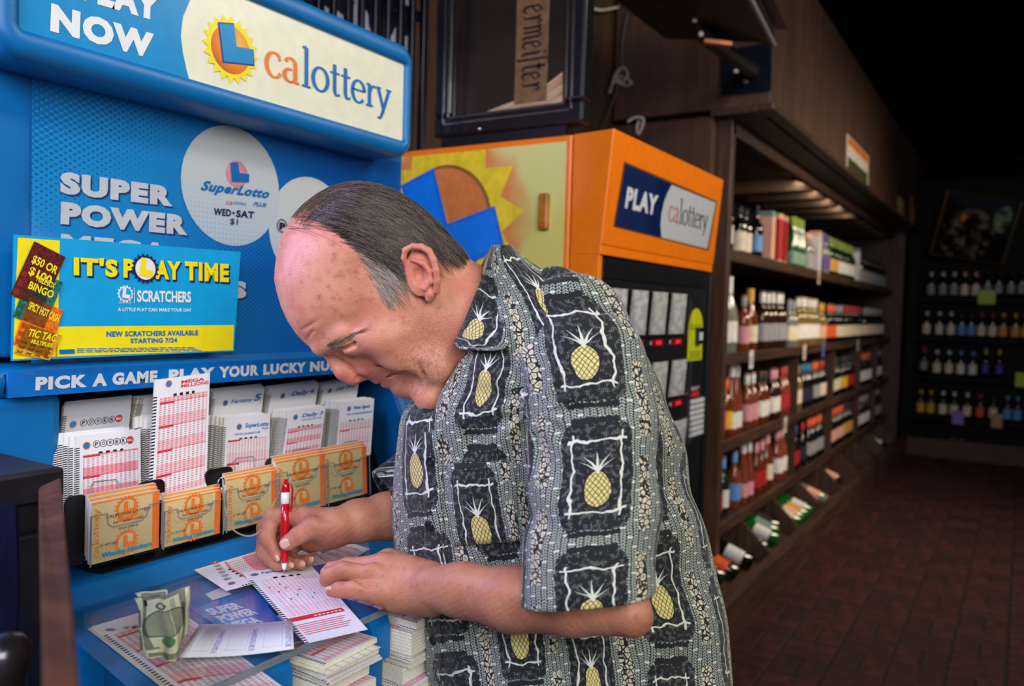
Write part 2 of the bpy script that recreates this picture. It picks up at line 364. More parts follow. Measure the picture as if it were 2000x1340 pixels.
# --- header
YH = .925; PH = Plane((0, YH+.006, 0), (0, -1, 0))
hx0, hz0 = PH(35, 74)[0], PH(781, 274)[2]; hx1 = PH(787, 200)[0]; hz1 = PH(793, 133)[2]+.004
def rr(x0, x1, z0, z1, r, n=6):
    o = []
    for cx, cz, a in ((x1-r, z1-r, 0), (x0+r, z1-r, 90), (x0+r, z0+r, 180), (x1-r, z0+r, 270)):
        o += [(cx+r*math.cos(math.radians(a+90*i/n)), cz+r*math.sin(math.radians(a+90*i/n))) for i in range(n+1)]
    return o
def header():
    b = .030; bt = .034
    def loop(e, y, r): return [(x, y, z) for x, z in rr(hx0-b+e, hx1+b*.75-e, hz0-b+e, hz1+bt-e, r)]
    inner = lambda y, e=0: [(x, y, z) for x, z in rr(hx0-e, hx1+e, hz0-e, hz1+e, .004+e)]
    mb = MB(); mb.loft([loop(0, 1.06, .034), loop(0, YH+.012, .034), loop(.004, YH+.003, .03), loop(.012, YH-.002, .024), inner(YH-.002, .006), inner(YH+.002, .001), inner(YH+.012)], True, True)
    return mb
hd = header().build('header', M['kblue2'], kiosk, angle=50)
MB().quad(PH(0, 0)*0+np.array([hx0-.002, YH+.006, hz0-.002]), (hx1+.002, YH+.006, hz0-.002), (hx1+.002, YH+.006, hz1+.002), (hx0-.002, YH+.006, hz1+.002)).build('header_panel', M['cream'], hd)
mb = MB(); arcp = [PH(u, v, .0006) for u, v in ((406, -40), (392, -22), (371, 0), (357, 33), (353, 70), (357, 102), (365, 139), (373, 167))]
lp = [np.array([hx0, YH+.0054, p[2]]) for p in arcp]; lp[-1] = np.array([hx0, YH+.0054, hz0])
lp[0][2] = hz1; arcp[0][2] = hz1
for i in range(len(arcp)-1): mb.quad(lp[i], arcp[i], arcp[i+1], lp[i+1])
mb.build('blue_print', M['sky'], hd)
mb = MB(); text(mb, 'NOW', PH, (98, 61), (299, 116), (100, 5), .0012, .065); text(mb, 'PLAY', PH, (152, -3), (311, 43), (154, -58), .0012, .065); mb.build('lettering', M['white'], hd)
ma, mc = MB(), MB(); o = PH(517, 145, .0012); word_mark(ma, mc, o, PH(764, 219, .0012)-o, PH(517, 96, .0012)-o)
ma.build('lettering', M['orange_print'], hd, label='orange letters'); mc.build('lettering', M['pblue'], hd, label='blue letters')
def sun_logo(P, c, r, par, off=.0012, rays=M['yellow'], ballm=None, L=M['sky'], n=16, Lp=None, edge=M['dkblue_print']):
    """sun emblem: star of rays, ball, slanted block L"""
    o = P(*c, off); ex = np.array([1., 0, 0]); ez = np.cross(ex, P.n); ez = ez/np.linalg.norm(ez); ez = ez if ez[2] > 0 else -ez
    if abs(P.n[0]) > .9: ex = np.array([0, -1., 0]) if P.n[0] < 0 else np.array([0, 1., 0]); ez = np.array([0, 0, 1.])
    k = P.n*.0004
    star(MB(), o, ex*r, ez*r, n, .80).build('sun_rays', rays, par)
    disc(MB(), o+k, ex*r*.70, ez*r*.70).build('sun_ball', ballm or M['ball'], par)
    if Lp:
        q = [P(u, v, off+.001) for u, v in Lp]; cc = sum(q)/6
        MB().add([cc+(x-cc)*1.07 for x in q], [(0, 1, 2, 5), (2, 3, 4, 5)]).build('block_letter', edge, par)
        MB().add([x+k for x in q], [(0, 1, 2, 5), (2, 3, 4, 5)]).build('block_letter', L, par)
    else:
        a = math.radians(-8); ux = (ex*math.cos(a)+ez*math.sin(a))*r*.9; uy = (ez*math.cos(a)-ex*math.sin(a))*r*1.15
        ell(MB(), o+2*k-ux*.42-uy*.42, ux, uy).build('block_letter', L, par)
r = np.linalg.norm(PH(507, 108)-PH(397, 82))/2*.98
sun_logo(PH, (451, 97), r, hd, .0012, M['yellow'], None, M['sky'], 20, [(428, 46), (457, 48), (462, 91), (493, 96), (495, 126), (437, 120)])
# --- body: upper panel, wings, ledge, cavity
YP = 1.0; PP = Plane((0, YP, 0), (0, -1, 0)); kx0, kx1 = .43, PP(781, 500)[0]+.004
mb = MB(); mb.box((kx0, YP+.001, 1.345), (kx1, 1.17, hz0+.02)); mb.build('back_panel', M['kblue'], kiosk, bevel=.006)
mb = MB(); mb.box((kx0, 1.10, .0), (kx1, 1.17, 1.345)); mb.build('rear_panel', M['kblue'], kiosk, bevel=.004)
# poster with its gradient and halftone print
def poster_mat():
    g = G('blue_poster_print', rough=.22, spec=.5, coat=.25); x, y, z = g.coord('UV')
    base = g.mix(x.ss(.0, .85), srgb(30, 150, 218), srgb(0, 92, 184))
    def dots(n, fld, off=0):
        a, b = (x*n+off).fr()-.5, (y*n*.78+off).fr()-.5; return (a.sq()+b.sq()).sqrt().lt(fld)
    h1 = .44-(x*1.15+(1-y)*.75)*.80; c = g.mix(dots(58, h1).mx(dots(58, h1, .5))*.62, base, srgb(0, 84, 160))
    d2 = ((x-.52).sq()+(y-.36).sq()).sqrt(); h2 = .40-d2*1.25; c = g.mix(dots(70, h2).mx(dots(70, h2, .5))*.5, c, srgb(0, 66, 160))
    d3 = ((x-1.0).sq()+(y-.92).sq()).sqrt(); h3 = .36-d3*1.5; c = g.mix(dots(70, h3).mx(dots(70, h3, .5))*.5, c, srgb(0, 96, 190))
    g.set(color=c); return g.m
px0, pz1 = PP(61, 168)[0], PP(61, 168)[2]+.02; pz0 = PP(61, 716)[2]; pxr = PP(781, 313)[0]
po = MB().quad((px0, YP-.0012, pz0), (pxr, YP-.0012, pz0), (pxr, YP-.0012, pz1), (px0, YP-.0012, pz1)).build('poster', poster_mat(), kiosk)
def circ_mat():
    g = G('pale_circle_print', rough=.25, coat=.2); x, y, z = g.coord('UV'); n = 26
    a, b = (x*n).fr()-.5, (y*n).fr()-.5; f = ((1-y)*1.3-(x-.5)*.4-.62)*.5; d = (a.sq()+b.sq()).sqrt().lt(f)
    g.set(color=g.mix(d*.35, g.mix(y, srgb(196, 212, 226), srgb(226, 227, 222)), srgb(120, 178, 220))); return g.m
cm = circ_mat()
def circle(P, c, e, off): o = P(*c, off); return o, np.linalg.norm(P(*e, off)-o)
for c, e, of_ in (((455, 364), (545, 379), .0024), ((606, 450), (525, 437), .0018)):
    o, r = circle(PP, c, e, of_); disc(MB(), o, (r, 0, 0), (0, 0, r)).build('print_circle', cm, po)
mb = MB(); sh = MB()
for s, bl, br, tl in (('SUPER', (117, 378), (337, 404), (118, 334)), ('POWER', (118, 438), (366, 460), (119, 393)), ('MEGA', (118, 498), (330, 513), (119, 456)), ('MILLIONS', (118, 558), (481, 584), (119, 516))):
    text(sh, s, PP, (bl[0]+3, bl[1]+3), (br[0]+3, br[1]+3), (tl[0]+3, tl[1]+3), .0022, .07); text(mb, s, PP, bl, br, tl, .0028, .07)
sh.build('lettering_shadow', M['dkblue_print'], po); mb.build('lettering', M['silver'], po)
mb = MB(); text(mb, 'SuperLotto', PP, (390, 377), (523, 393), (396, 352), .0034, .04, .25); text(mb, 'PLUS', PP, (494, 402), (520, 405), (496, 394), .0034, .03, .25); text(mb, 'calottery', PP, (455, 401), (481, 404), (456, 391), .0034, 0); mb.build('lettering', M['pblue'], po, label='small blue lettering')
mb = MB(); text(mb, 'ca', PP, (441, 399), (454, 400), (442, 393), .0034, 0); mb.build('lettering', M['red_print'], po, label='small pink lettering')
mb = MB(); text(mb, 'WED', PP, (417, 420), (451, 423), (418, 406), .0034, .04); text(mb, 'SAT', PP, (461, 424), (496, 427), (462, 410), .0034, .04); text(mb, '$1', PP, (449, 439), (464, 441), (450, 426), .0034, .012)
o = PP(456, 416, .0034); disc(mb, o, (.002, 0, 0), (0, 0, .002), 10); mb.build('lettering', M['navy'], po, label='navy lettering')
o = PP(463, 340, .0032); disc(MB(), o, (.0195, 0, 0), (0, 0, .0195)).build('sun_ball', M['pinkball'], po)
q = [PP(u, v, .0042) for u, v in ((450, 317), (465, 317), (468, 338), (487, 340), (486, 356), (453, 355))]; MB().add(q, [(0, 1, 2, 5), (2, 3, 4, 5)]).build('block_letter', M['pblue'], po)
o = PP(551, 441, .0034); ring2(MB(), o, (.0105, 0, 0), (0, 0, .0105), .86).build('coin_ring', M['ink'], po); mb = MB(); text(mb, 'P', PP, (546, 448), (558, 450), (546, 434), .004, .05); mb.build('lettering', M['ink'], po, label='black letter')
# clear cover over the poster
MB().box((PP(40, 140)[0], YP-.010, PP(781, 700)[2]), (pxr, YP-.0085, pz1)).build('poster_cover', M['clear'], kiosk)
# ledge and slogan strip
lz = PP(61, 716)[2]
mb = MB(); mb.loft([[(x, y, z) for y, z in ((1.1, lz+.004), (.985, lz+.004), (.972, lz-.002), (.968, lz-.014), (.975, lz-.032), (1.1, lz-.036))] for x in (kx0, kx1)], True, True); mb.build('ledge', M['kblue'], kiosk, angle=70)
YS = .957; PS = Plane((0, YS, 0), (0, -1, 0)); sx0, sz1, sz0 = PS(16, 727)[0], PS(16, 727)[2], PS(16, 778)[2]; sx1 = 1.135
st = MB().box((sx0, YS, sz0), (sx1, YS+.004, sz1)).build('slogan_strip', plain('strip_blue_print', (4, 108, 196), .25, var=.04), kiosk)
MB().box((sx0+.002, YS+.004, sz0+.004), (sx1, .975, sz1-.004)).build('strip_holder', M['black'], kiosk)
MB().box((PS(37, 730)[0], YS-.004, sz1-.004), (sx1, YS-.003, sz1+.008)).build('clear_lip', M['clear'], kiosk)
mb = MB()
def strip(s, u0, u1, off=0):
    b = lambda u: 763-(u-69)*40/587; h = lambda u: 26.5-(u-69)*7.0/587
    text(mb, s, PS, (u0, b(u0)), (u1, b(u1)), (u0+1, b(u0)-h(u0)), .0008, .06)
for s, a, b_ in (('PICK', 69, 170), ('A', 180, 209), ('GAME', 219, 307), ('PLAY', 329, 419), ('YOUR', 427, 505), ('LUCKY', 514, 597), ('NUMBERS', 605, 718)): strip(s, a, b_)
mb.build('lettering', M['silver'], st)
# rack cavity and black tray
rx0, rx1 = .535, 1.135
mb = MB(); mb.box((kx0, .975, 1.06), (rx0, 1.10, lz-.03)); mb.build('side_wing', M['kblue'], kiosk, bevel=.012)
mb = MB(); mb.prism([(rx1, .985, lz-.03), (rx1, 1.1, lz-.03), (rx1, 1.1, 1.06), (rx1, .90, 1.06), (rx1, .90, 1.13)], (kx1-rx1, 0, 0)); mb.build('side_wing', M['kblue'], kiosk, bevel=.01)
rk = thing('rack_tmp', None, None); bpy.data.objects.remove(rk)
mb = MB(); mb.prism([(rx0, 1.098, 1.335), (rx0, 1.088, 1.335), (rx0, .995, 1.10), (rx0, .89, 1.10), (rx0, .89, 1.092), (rx0, 1.005, 1.092)], (rx1-rx0, 0, 0))
rack = mb.build('slip_rack', M['black'], kiosk)
TN = np.array([0, -math.cos(math.radians(17)), math.sin(math.radians(17))]); TU = np.array([0, math.sin(math.radians(17)), math.cos(math.radians(17))])
PF = Plane((0, .948, 1.2), TN); PB = Plane((0, .998, 1.27), TN)           # front and back rows of slips
for u in (282, 421, 533, 636):
    x = PF(u, 880)[0]; MB().prism([(x, .93, 1.10), (x, 1.0, 1.10), (x, 1.085, 1.32), (x, 1.03, 1.30)], (.002, 0, 0)).build('divider', M['black'], rack)
for u0, u1, v in ((270, 322, 953), (402, 455, 928), (128, 170, 982), (520, 560, 905)):
    a, b = Plane((0, .905, 0), (0, -1, 0))(u0, v), Plane((0, .905, 0), (0, -1, 0))(u1, v)
    mb = MB(); mb.prism([(x, .905, z) for x, z in rr(a[0], b[0], a[2]-.075, a[2]+.006, .008, 4)], (0, .003, 0)); mb.build('tab', M['black'], rack)
# clear pocket fronts of the upper row, each with its thumb notch
for (a, b, c) in (((178, 942), (231, 936), 985), ((333, 918), (378, 912), 950), ((458, 896), (497, 891), 925), ((573, 879), (607, 875), 892), ((670, 865), (700, 860), 878)):
    p, q = PF(*a, .006), PF(*b, .006); d = PF(a[0], c, .006)-p; mb = MB(); pts = [p+d, p+d*.15, p+(q-p)*.1, q-(q-p)*.1, q+d*.15, q+d]; mb.tube(pts, .0007, 5); mb.build('notch_edge', M['grey_edge'], rack)
# lower counter body
ey = .575
bx0 = .445
lx_ = lambda x, y: x if x > .5 else .398+min(max(y-.58, 0), .3)*.2
mb = MB(); mb.loft([[(lx_(x, y), y, z) for y, z in ((1.1, CT+.012), (.915, CT+.014), (.885, CT+.018), (.872, CT+.014), (.862, CT+.002), (.85, CT), (.70, CT), (.70, CT-.05), (1.1, CT-.05))] for x in (bx0, 1.19)], True, True)
ctop = mb.build('counter_top', M['kblue'], kiosk, angle=60)
Y0 = .585; PY = Plane((0, Y0, 0), (0, -1, 0)); xa, xb, xc = PY(562, 1300)[0], PY(716, 1290)[0], PY(752, 1270)[0]
for c0_, c1_ in ((bx0, xa), (xb, xc)):
    mb = MB(); mb.loft([[(lx_(x, y), y, z) for y, z in ((.7005, CT), (.60, CT), (.583, CT-.004), (.578, CT-.014), (.578, CT-.05), (.7005, CT-.05))] for x in (c0_, c1_)], True, True); mb.build('counter_lip', M['kblue'], kiosk, angle=60)
MB().box((bx0, Y0, .90), (xa, 1.1, CT-.05)).build('front_block', M['kblue'], kiosk, bevel=.006)
MB().box((xb, Y0, .90), (xc, 1.1, CT-.05)).build('front_block', M['kblue'], kiosk, bevel=.006)
MB().box((.75, .70, .90), (1.19, 1.1, CT-.05)).build('front_block', M['kblue'], kiosk, bevel=.006)
MB().box((bx0, Y0+.055, .0), (1.19, 1.1, .90)).build('base_cabinet', M['kblue'], kiosk, bevel=.01)
MB().box((xa, Y0, .905), (xb, .95, .984)).build('bin_shelf', M['kblue'], kiosk); MB().box((xc, Y0, .905), (.742, .95, .985)).build('bin_shelf', M['kblue'], kiosk)
MB().prism([(bx0+.004, ey+.001, CT+.0045), (.705, ey+.001, CT+.0045), (.745, .685, CT+.0045), (1.16, .685, CT+.0045), (1.16, .835, CT+.0045), (bx0+.004, .835, CT+.0045)], (0, 0, .003)).build('clear_cover', M['clear'], kiosk)
MB().box((.402, ey-.002, CT+.0025), (.705, ey+.001, CT+.0085)).build('cover_edge', M['grey_edge'], kiosk)
# ================================================================== play-time card leaning on the poster
PC = Plane((0, .972, 1.4), (0, -1, .03)); cc = [PC(*p) for p in ((23, 705), (457, 686), (470, 492), (28, 458))]
card = MB().prism(cc, PC.n*-.003).build('promo_card', M['cyan_print'])
_tag(card, 'blue and yellow scratcher announcement card leaning against the poster', 'sign')
mb = MB(); mb.quad(*[PC(*p, .0004) for p in ((25, 702), (112, 697), (117, 470), (35, 464))]); mb.quad(*[PC(*p, .0004) for p in ((108, 697), (455, 684), (457, 635), (112, 638))]); mb.build('yellow_print', M['yellow'], card)
mb, sh = MB(), MB()
for s, a, b_, in (("IT'S", 144, 230), ('P', 241, 263), ('AY', 303, 353), ('TIME', 361, 447)):
    f = lambda u: 538+(u-144)*13/302
    text(sh, s, PC, (a+2, f(a)+4), (b_+3, f(b_)+4), (a+2, f(a)-35), .0008, .07); text(mb, s, PC, (a, f(a)), (b_, f(b_)), (a, f(a)-37), .0014, .05)
sh.build('lettering_shadow', M['navy'], card); mb.build('lettering', M['yellow'], card, label='yellow headline')
sun_logo(PC, (284, 525), .0205, card, .0016, M['navy'], M['white'], M['yellow'], 18); sun_logo(PC, (245, 574), .0115, card, .0010, M['white'], M['cyan_print'], M['white'], 14)
mb = MB(); text(mb, 'SCRATCHERS', PC, (268, 590), (373, 591), (268, 567), .001, .035); text(mb, 'A LITTLE PLAY CAN MAKE YOUR DAY', PC, (230, 608), (374, 609), (230, 601), .001, .02); text(mb, 'calottery', PC, (232, 594), (257, 594), (232, 588), .001, .0); mb.quad(*[PC(*p, .001) for p in ((262, 592), (263, 592), (263, 562), (262, 562))]); mb.build('lettering', M['white'], card, label='white lettering')
mb = MB(); text(mb, 'NEW SCRATCHERS AVAILABLE', PC, (208, 658), (387, 655), (208, 647), .001, .045); text(mb, 'STARTING 7/24', PC, (255, 671), (346, 669), (255, 661), .001, .045); mb.build('lettering', M['pblue'], card, label='blue lettering')
mb = MB()
for k in range(3):
    u = 150
    while u < 380:
        w = rng.uniform(6, 22); v = 680.5+k*3.1-(u-150)*.012; mb.quad(*[PC(*p, .001) for p in ((u, v+1.6), (u+w, v+1.5), (u+w, v), (u, v))]); u += w+2.5
mb.quad(*[PC(*p, .001) for p in ((116, 692), (146, 691), (146, 682), (116, 683))]); mb.build('fine_print', M['pblue'], card)
def ticket_mat(name, c1, c2, c3):
    g = G(name, rough=.3); x, y, z = g.coord('UV'); v = g.objvec(); n = g.voro(g.vec(x*7, y*9), 1, out='Color'); nn = g.noise(g.vec(x, y), 14, 3)
    gx, gy = (x*4).fr()-.5, (y*6).fr()-.5; box = gx.abs().mx(gy.abs()).lt(.3)*y.lt(.55)
    c = g.mix(nn.ss(.42, .58), srgb(*c1), srgb(*c2)); c = g.mix(box*.75, c, srgb(*c3)); g.set(color=c); return g.m
for nm, q, cs, tx in (('ticket', ((20, 575), (83, 604), (128, 502), (67, 471)), ((74, 20, 26), (110, 34, 30), (150, 40, 30)), (('$50 OR', .15, .62, .8, .17), ('$100', .2, .42, .7, .17))),
                  ('ticket', ((25, 618), (86, 642), (123, 551), (61, 526)), ((16, 92, 96), (30, 130, 120), (20, 80, 30)), (('PRIZE BOX', .25, .82, .6, .12), ('BINGO', .1, .62, .8, .16))),
                  ('ticket', ((25, 672), (92, 700), (124, 606), (57, 580)), ((232, 92, 20), (240, 140, 30), (160, 40, 20)), (('SPICY HOT CASH', .06, .76, .9, .17),)),
                  ('ticket', ((27, 690), (97, 704), (121, 655), (53, 633)), ((214, 150, 30), (240, 180, 50), (90, 70, 30)), (('TIC TAC', .12, .62, .8, .26), ('MULTIPLIER', .3, .42, .6, .14)))):
    P = [PC(*p, .0022) for p in q]; tk = MB().quad(*P).build(nm, ticket_mat('ticket_print', *cs), card); mb = MB(); ux, uy = P[1]-P[0], P[3]-P[0]
    for s, a, b_, w, h in tx: fit(mb, glyphs(s, .03), P[0]+ux*a+uy*b_+PC.n*.0006, ux*w, uy*h)
    mb.build('lettering', M['yellow'], tk)
# ================================================================== play slips
def slip_mat(name, head=.16, bar=0.0, pink=.35, cols=10, rows=34, red=(206, 44, 62), marks=True, header_bg=(232, 233, 240), bands=5, bar_on=1.0, low=.03):
    """printed play slip: white head, rows of little red boxes, tinted bands, black timing marks down the left edge"""
    g = G(name, rough=.6, spec=.3); x, y, z = g.coord('UV'); W_ = srgb(*header_bg); R_ = srgb(*red)
    body = y.lt(1-head)*x.inn(.10, .96)*y.gt(low); cols, rows = round(cols*1.3), round(rows*1.25)
    cx, cy = (x*cols*1.0).fr()-.5, (y*rows).fr()-.5
    boxd = cx.abs().lt(.27)*cy.abs().lt(.27)
    n = g.noise(g.vec((x*cols).fl(), (y*rows).fl()), 3.1, 0)
    band = (y*bands).fr().lt(.42)*body; bars = (y*bands).fr().gt(.90)*x.inn(.07, .36)*body*bar_on
    c = g.mix(band*pink, W_, srgb(236, 120, 138)); c = g.mix((boxd.mn(1)*body)*(n*.5+.45), c, R_); c = g.mix(bars, c, R_)
    lines = ((y*bands).fr().gt(.965)*body); c = g.mix(lines*.8*bar_on, c, R_)
    if marks: c = g.mix((y*38).fr().lt(.5)*x.lt(.05)*y.lt(.86), c, srgb(20, 20, 26)); c = g.mix(y.inn(1-head-.005, 1-head+.02)*(x*9).fr().lt(.55)*x.inn(.33, .72), c, srgb(20, 20, 26))
    g.set(color=c); return g.m
def edge_mat(name, marks=True):
    g = G(name, rough=.7, spec=.2); x, y, z = g.coord('UV'); v = g.objvec(); n = g.noise(v, 400, 1)
    c = g.mix((x*7).fr().lt(.3)*.5, srgb(244, 240, 222), srgb(186, 184, 170)); c = g.mix(n.ss(.4, .7)*.25, c, srgb(170, 168, 160))
    if marks: c = g.mix((y*38).fr().lt(.5)*y.lt(.86)*.85, c, srgb(24, 24, 30))
    g.set(color=c); return g.m
M['sl_power'] = slip_mat('powerball_slip_print', .24, pink=.75, cols=11, rows=40, bands=4); M['sl_mega'] = slip_mat('mega_slip_print', .16, pink=.4, cols=10, rows=44, bands=5)
M['sl_lotto'] = slip_mat('lotto_slip_print', .34, pink=.25, cols=12, rows=36, bands=3); M['sl_daily'] = slip_mat('daily_slip_print', .34, pink=.6, cols=9, rows=32, bands=5); M['sl_hot'] = slip_mat('hot_slip_print', .36, pink=.15, cols=10, rows=34, bands=4)
M['sl_f5'] = slip_mat('fantasy_slip_print', .15, pink=.12, cols=12, rows=34, bands=3.2, bar_on=0.0, red=(236, 132, 144), low=.31)
M['sl_back'] = slip_mat('back_row_slip_print', .62, pink=.3, cols=10, rows=30, bands=5); M['sl_pback'] = slip_mat('grey_top_slip_print', .48, pink=.7, cols=11, rows=40, bands=4, header_bg=(196, 198, 206))
M['edge'] = edge_mat('paper_edge_with_marks'); M['edge0'] = edge_mat('paper_edge', False)
M['logo_ball'] = plain('small_orange_ball_print', (236, 122, 50), .5, var=.1)
def stack_uv(mb, o, ux, uy, n, d, mi_face=0, mi_edge=1):
    """one block of sheets: printed face towards n, thickness d behind it; edges carry the sheet lines"""
    a, b, c, e = o, o+ux, o+ux+uy, o+uy; q = [p-n*d for p in (a, b, c, e)]
    mb.quad(a, b, c, e, mi=mi_face)
    mb.quad(q[0], a, e, q[3], ((0, 0), (1, 0), (1, 1), (0, 1)), mi_edge); mb.quad(b, q[1], q[2], c, ((0, 0), (1, 0), (1, 1), (0, 1)), mi_edge+1)
    mb.quad(e, c, q[2], q[3], ((0, 0), (0, 1), (1, 1), (1, 0)), mi_edge+1); mb.quad(q[0], q[1], b, a, ((0, 0), (0, 1), (1, 1), (1, 0)), mi_edge+1); mb.quad(q[1], q[0], q[3], q[2], mi=mi_edge+1)
def slip_stack(P, tl, tr, bl, depth, mat, label, steps=5, head=None, shift=(.004, .004), foot=0.0, cat='play slips', name='play_slip_stack'):
    o = P(*bl); ux = P(*tr)-P(*tl); uy = P(*tl)-o; n = P.n
    if foot: h = np.linalg.norm(uy); o = o-uy*(foot/h); uy = uy*(1+foot/h)
    root = thing(name, label, cat, tuple(o+ux*.5-n*depth*.5), 'paper play slips in the rack')
    for k in range(steps):
        d0 = depth*k/steps; j = np.array([1., 0, 0])*(-(shift[0]*k)+(random.uniform(-.0012, .0012) if k else 0))+uy/np.linalg.norm(uy)*(shift[1]*k+(random.uniform(-.0015, .0015) if k else 0))
        mb = MB(); stack_uv(mb, o-n*d0+j, ux, uy, n, depth/steps*.97); mb.build('front_slip' if k == 0 else 'slip_bundle', [mat, M['edge'], M['edge0']], root)
    if head: head(root, o+n*.0004, ux, uy, n)
    return root
def logo_small(par, o, ux, uy, n, r=.0055):
    e1, e2 = ux/np.linalg.norm(ux), uy/np.linalg.norm(uy)
    star(MB(), o, e1*r, e2*r, 12, .8).build('sun_rays', M['logo_ball'], par); disc(MB(), o+n*.0002, e1*r*.72, e2*r*.72, 14).build('sun_ball', M['pblue'], par)
def head_text(s, x0, x1, y0, y1, mat, bold=.03, shear=.2, extra=None, lx=.16):
    def f(root, o, ux, uy, n):
        logo_small(root, o+ux*lx+uy*((y0+y1)/2), ux, uy, n)
        mb = MB(); fit(mb, glyphs(s, bold, shear), o+ux*x0+uy*y0, ux*(x1-x0), uy*(y1-y0)); mb.build('lettering', M[mat], root)
        if extra:
            for s2, a, b, c, d, m2, sh2 in extra: mb = MB(); fit(mb, glyphs(s2, .03, sh2), o+ux*a+uy*c, ux*(b-a), uy*(d-c)); mb.build('lettering', M[m2], root, label='second line of lettering')
    return f
def power_head(y=.86, x0=.30, dx=.105, r=.0046):
    def f(root, o, ux, uy, n):
        e1, e2 = ux/np.linalg.norm(ux), uy/np.linalg.norm(uy); logo_small(root, o+ux*.15+uy*(y-.005), ux, uy, n)
        mr, mt = MB(), MB()
        for i, ch in enumerate('POWER'):
            c = o+ux*(x0+dx*i)+uy*y; ring2(mr, c, e1*r, e2*r, .84, 16); fit(mt, glyphs(ch, .03), c-e1*r*.42-e2*r*.5, e1*r*.84, e2*r)
        mr.build('coin_rings', M['ink'], root)['kind'] = 'stuff'; mt.build('lettering', M['ink'], root)
        c = o+ux*(x0+dx*5)+uy*y; disc(MB(), c, e1*r*1.1, e2*r*1.1, 16).build('red_ball', M['red_print'], root); mt = MB(); fit(mt, glyphs('BALL', .02), c+n*.0002-e1*r*.8-e2*r*.35, e1*r*1.6, e2*r*.7); mt.build('lettering', M['white'], root, label='white lettering')
    return f
FOOT = .02
# front row
slip_stack(PF, (149, 852), (274, 838), (148, 985), .022, M['sl_power'], 'thick stack of black-lettered lotto slips with red ball, front row at the left', 5, power_head(.875), (.0045, .0022), FOOT)
slip_stack(Plane(PF.p+TN*.034, TN), (303, 742), (410, 728), (292, 952), .003, M['sl_mega'], 'single tall slip sticking up out of the rack, headed in red', 1, head_text('MEGA', .46, .90, .935, .965, 'red_print', .04, 0, (('MILLIONS', .46, .98, .90, .93, 'red_print', 0),), .24), (0, 0), FOOT)
slip_stack(Plane(PF.p-TN*.005, TN), (289, 815), (395, 800), (284, 950), .02, M['sl_mega'], 'stack of slips behind the tall red-headed slip', 4, None, (.003, .002), FOOT)
slip_stack(PF, (438, 815), (528, 808), (432, 927), .024, M['sl_lotto'], 'stack of slips headed in slanted blue letters, third in the front row', 5, head_text('SuperLotto', .44, .97, .80, .885, 'pblue', .03, .25, (('PLUS', .82, .96, .77, .80, 'pblue', .2), ('NOW GET A 2nd CHANCE TO WIN', .24, .78, .72, .75, 'pblue', .1)), .32), (.0035, .002), FOOT)
slip_stack(PF, (560, 802), (636, 792), (548, 889), .02, M['sl_daily'], 'stack of daily-three slips, fourth in the front row', 5, head_text('Daily 3', .40, .95, .81, .90, 'pblue', .03, .2, (('EASY TO PLAY FUN TO WIN', .42, .92, .77, .795, 'pblue', .1),), .24), (.0035, .002), FOOT)
slip_stack(PF, (661, 785), (731, 778), (653, 878), .02, M['sl_hot'], 'hot spot slip stack at the right end of the front row', 5, head_text('Hot Spot', .42, .90, .82, .90, 'pblue', .045, .2, (('PLAY TO WIN BIGGER MONEY', .26, .96, .745, .775, 'pblue', 0),), .30), (.0035, .002), FOOT)
# back row
slip_stack(PB, (126, 795), (257, 781), (115, 880), .02, M['sl_pback'], 'grey-topped stack of black-lettered slips behind the thick front stack', 4, power_head(.72), (-.003, .0035), .03)
slip_stack(PB, (281, 776), (330, 771), (268, 832), .03, M['sl_back'], 'stack of slips half hidden behind the tall red-headed slip', 5, None, (.001, .002), .03)
slip_stack(PB, (417, 768), (517, 757), (410, 812), .018, M['sl_back'], 'stack of slips in the back row headed with an underlined fantasy word', 4, head_text('Fantasy', .36, .78, .66, .78, 'pblue', .02, .15, (('5', .80, .95, .68, .85, 'pblue', .15),), .25), (-.001, .003), .03)
slip_stack(PB, (527, 760), (623, 747), (518, 806), .022, M['sl_back'], 'stack of daily-four slips in the back row, just behind the daily-three stack', 4, head_text('Daily 4', .45, .92, .70, .85, 'pblue', .03, .2, None, .28), (-.001, .003), .03)
slip_stack(PB, (630, 752), (703, 738), (622, 792), .022, M['sl_back'], 'stack of slips in the back row at the far right end', 4, head_text('Daily Derby', .38, .92, .72, .86, 'pblue', .03, .3, None, .22), (-.001, .003), .03)
# ---- winning-number leaflets in clear pockets
def leaflet_mat():
    g = G('tan_leaflet_print', rough=.6, spec=.3); x, y, z = g.coord('UV'); n = g.noise(g.vec(x*3, y*3), 2, 2)
    c = g.mix(y, srgb(198, 176, 124), srgb(226, 204, 150)); c = g.mix(x.gt(.89), c, srgb(240, 120, 44)); c = g.mix(y.gt(.965)*x.lt(.9), c, srgb(240, 150, 60)); c = g.mix(n.ss(.55, .7)*.15, c, srgb(200, 165, 90)); g.set(color=c); return g.m
M['leaf'] = leaflet_mat(); M['teal_print'] = plain('blue_green_print', (24, 150, 190), .5, var=.04); M['brown_ink'] = plain('dark_receipt_ink', (66, 58, 48), .6)
PKT = Plane((0, .882, 1.1), (0, -1, 0)); packs = [((179, 983), (312, 964), (177, 1104), .020), ((322, 980), (432, 957), (319, 1070), .012), ((441, 937), (540, 917), (442, 1038), .013), ((538, 903), (634, 889), (540, 1012), .016), ((632, 886), (715, 876), (635, 985), .016)]
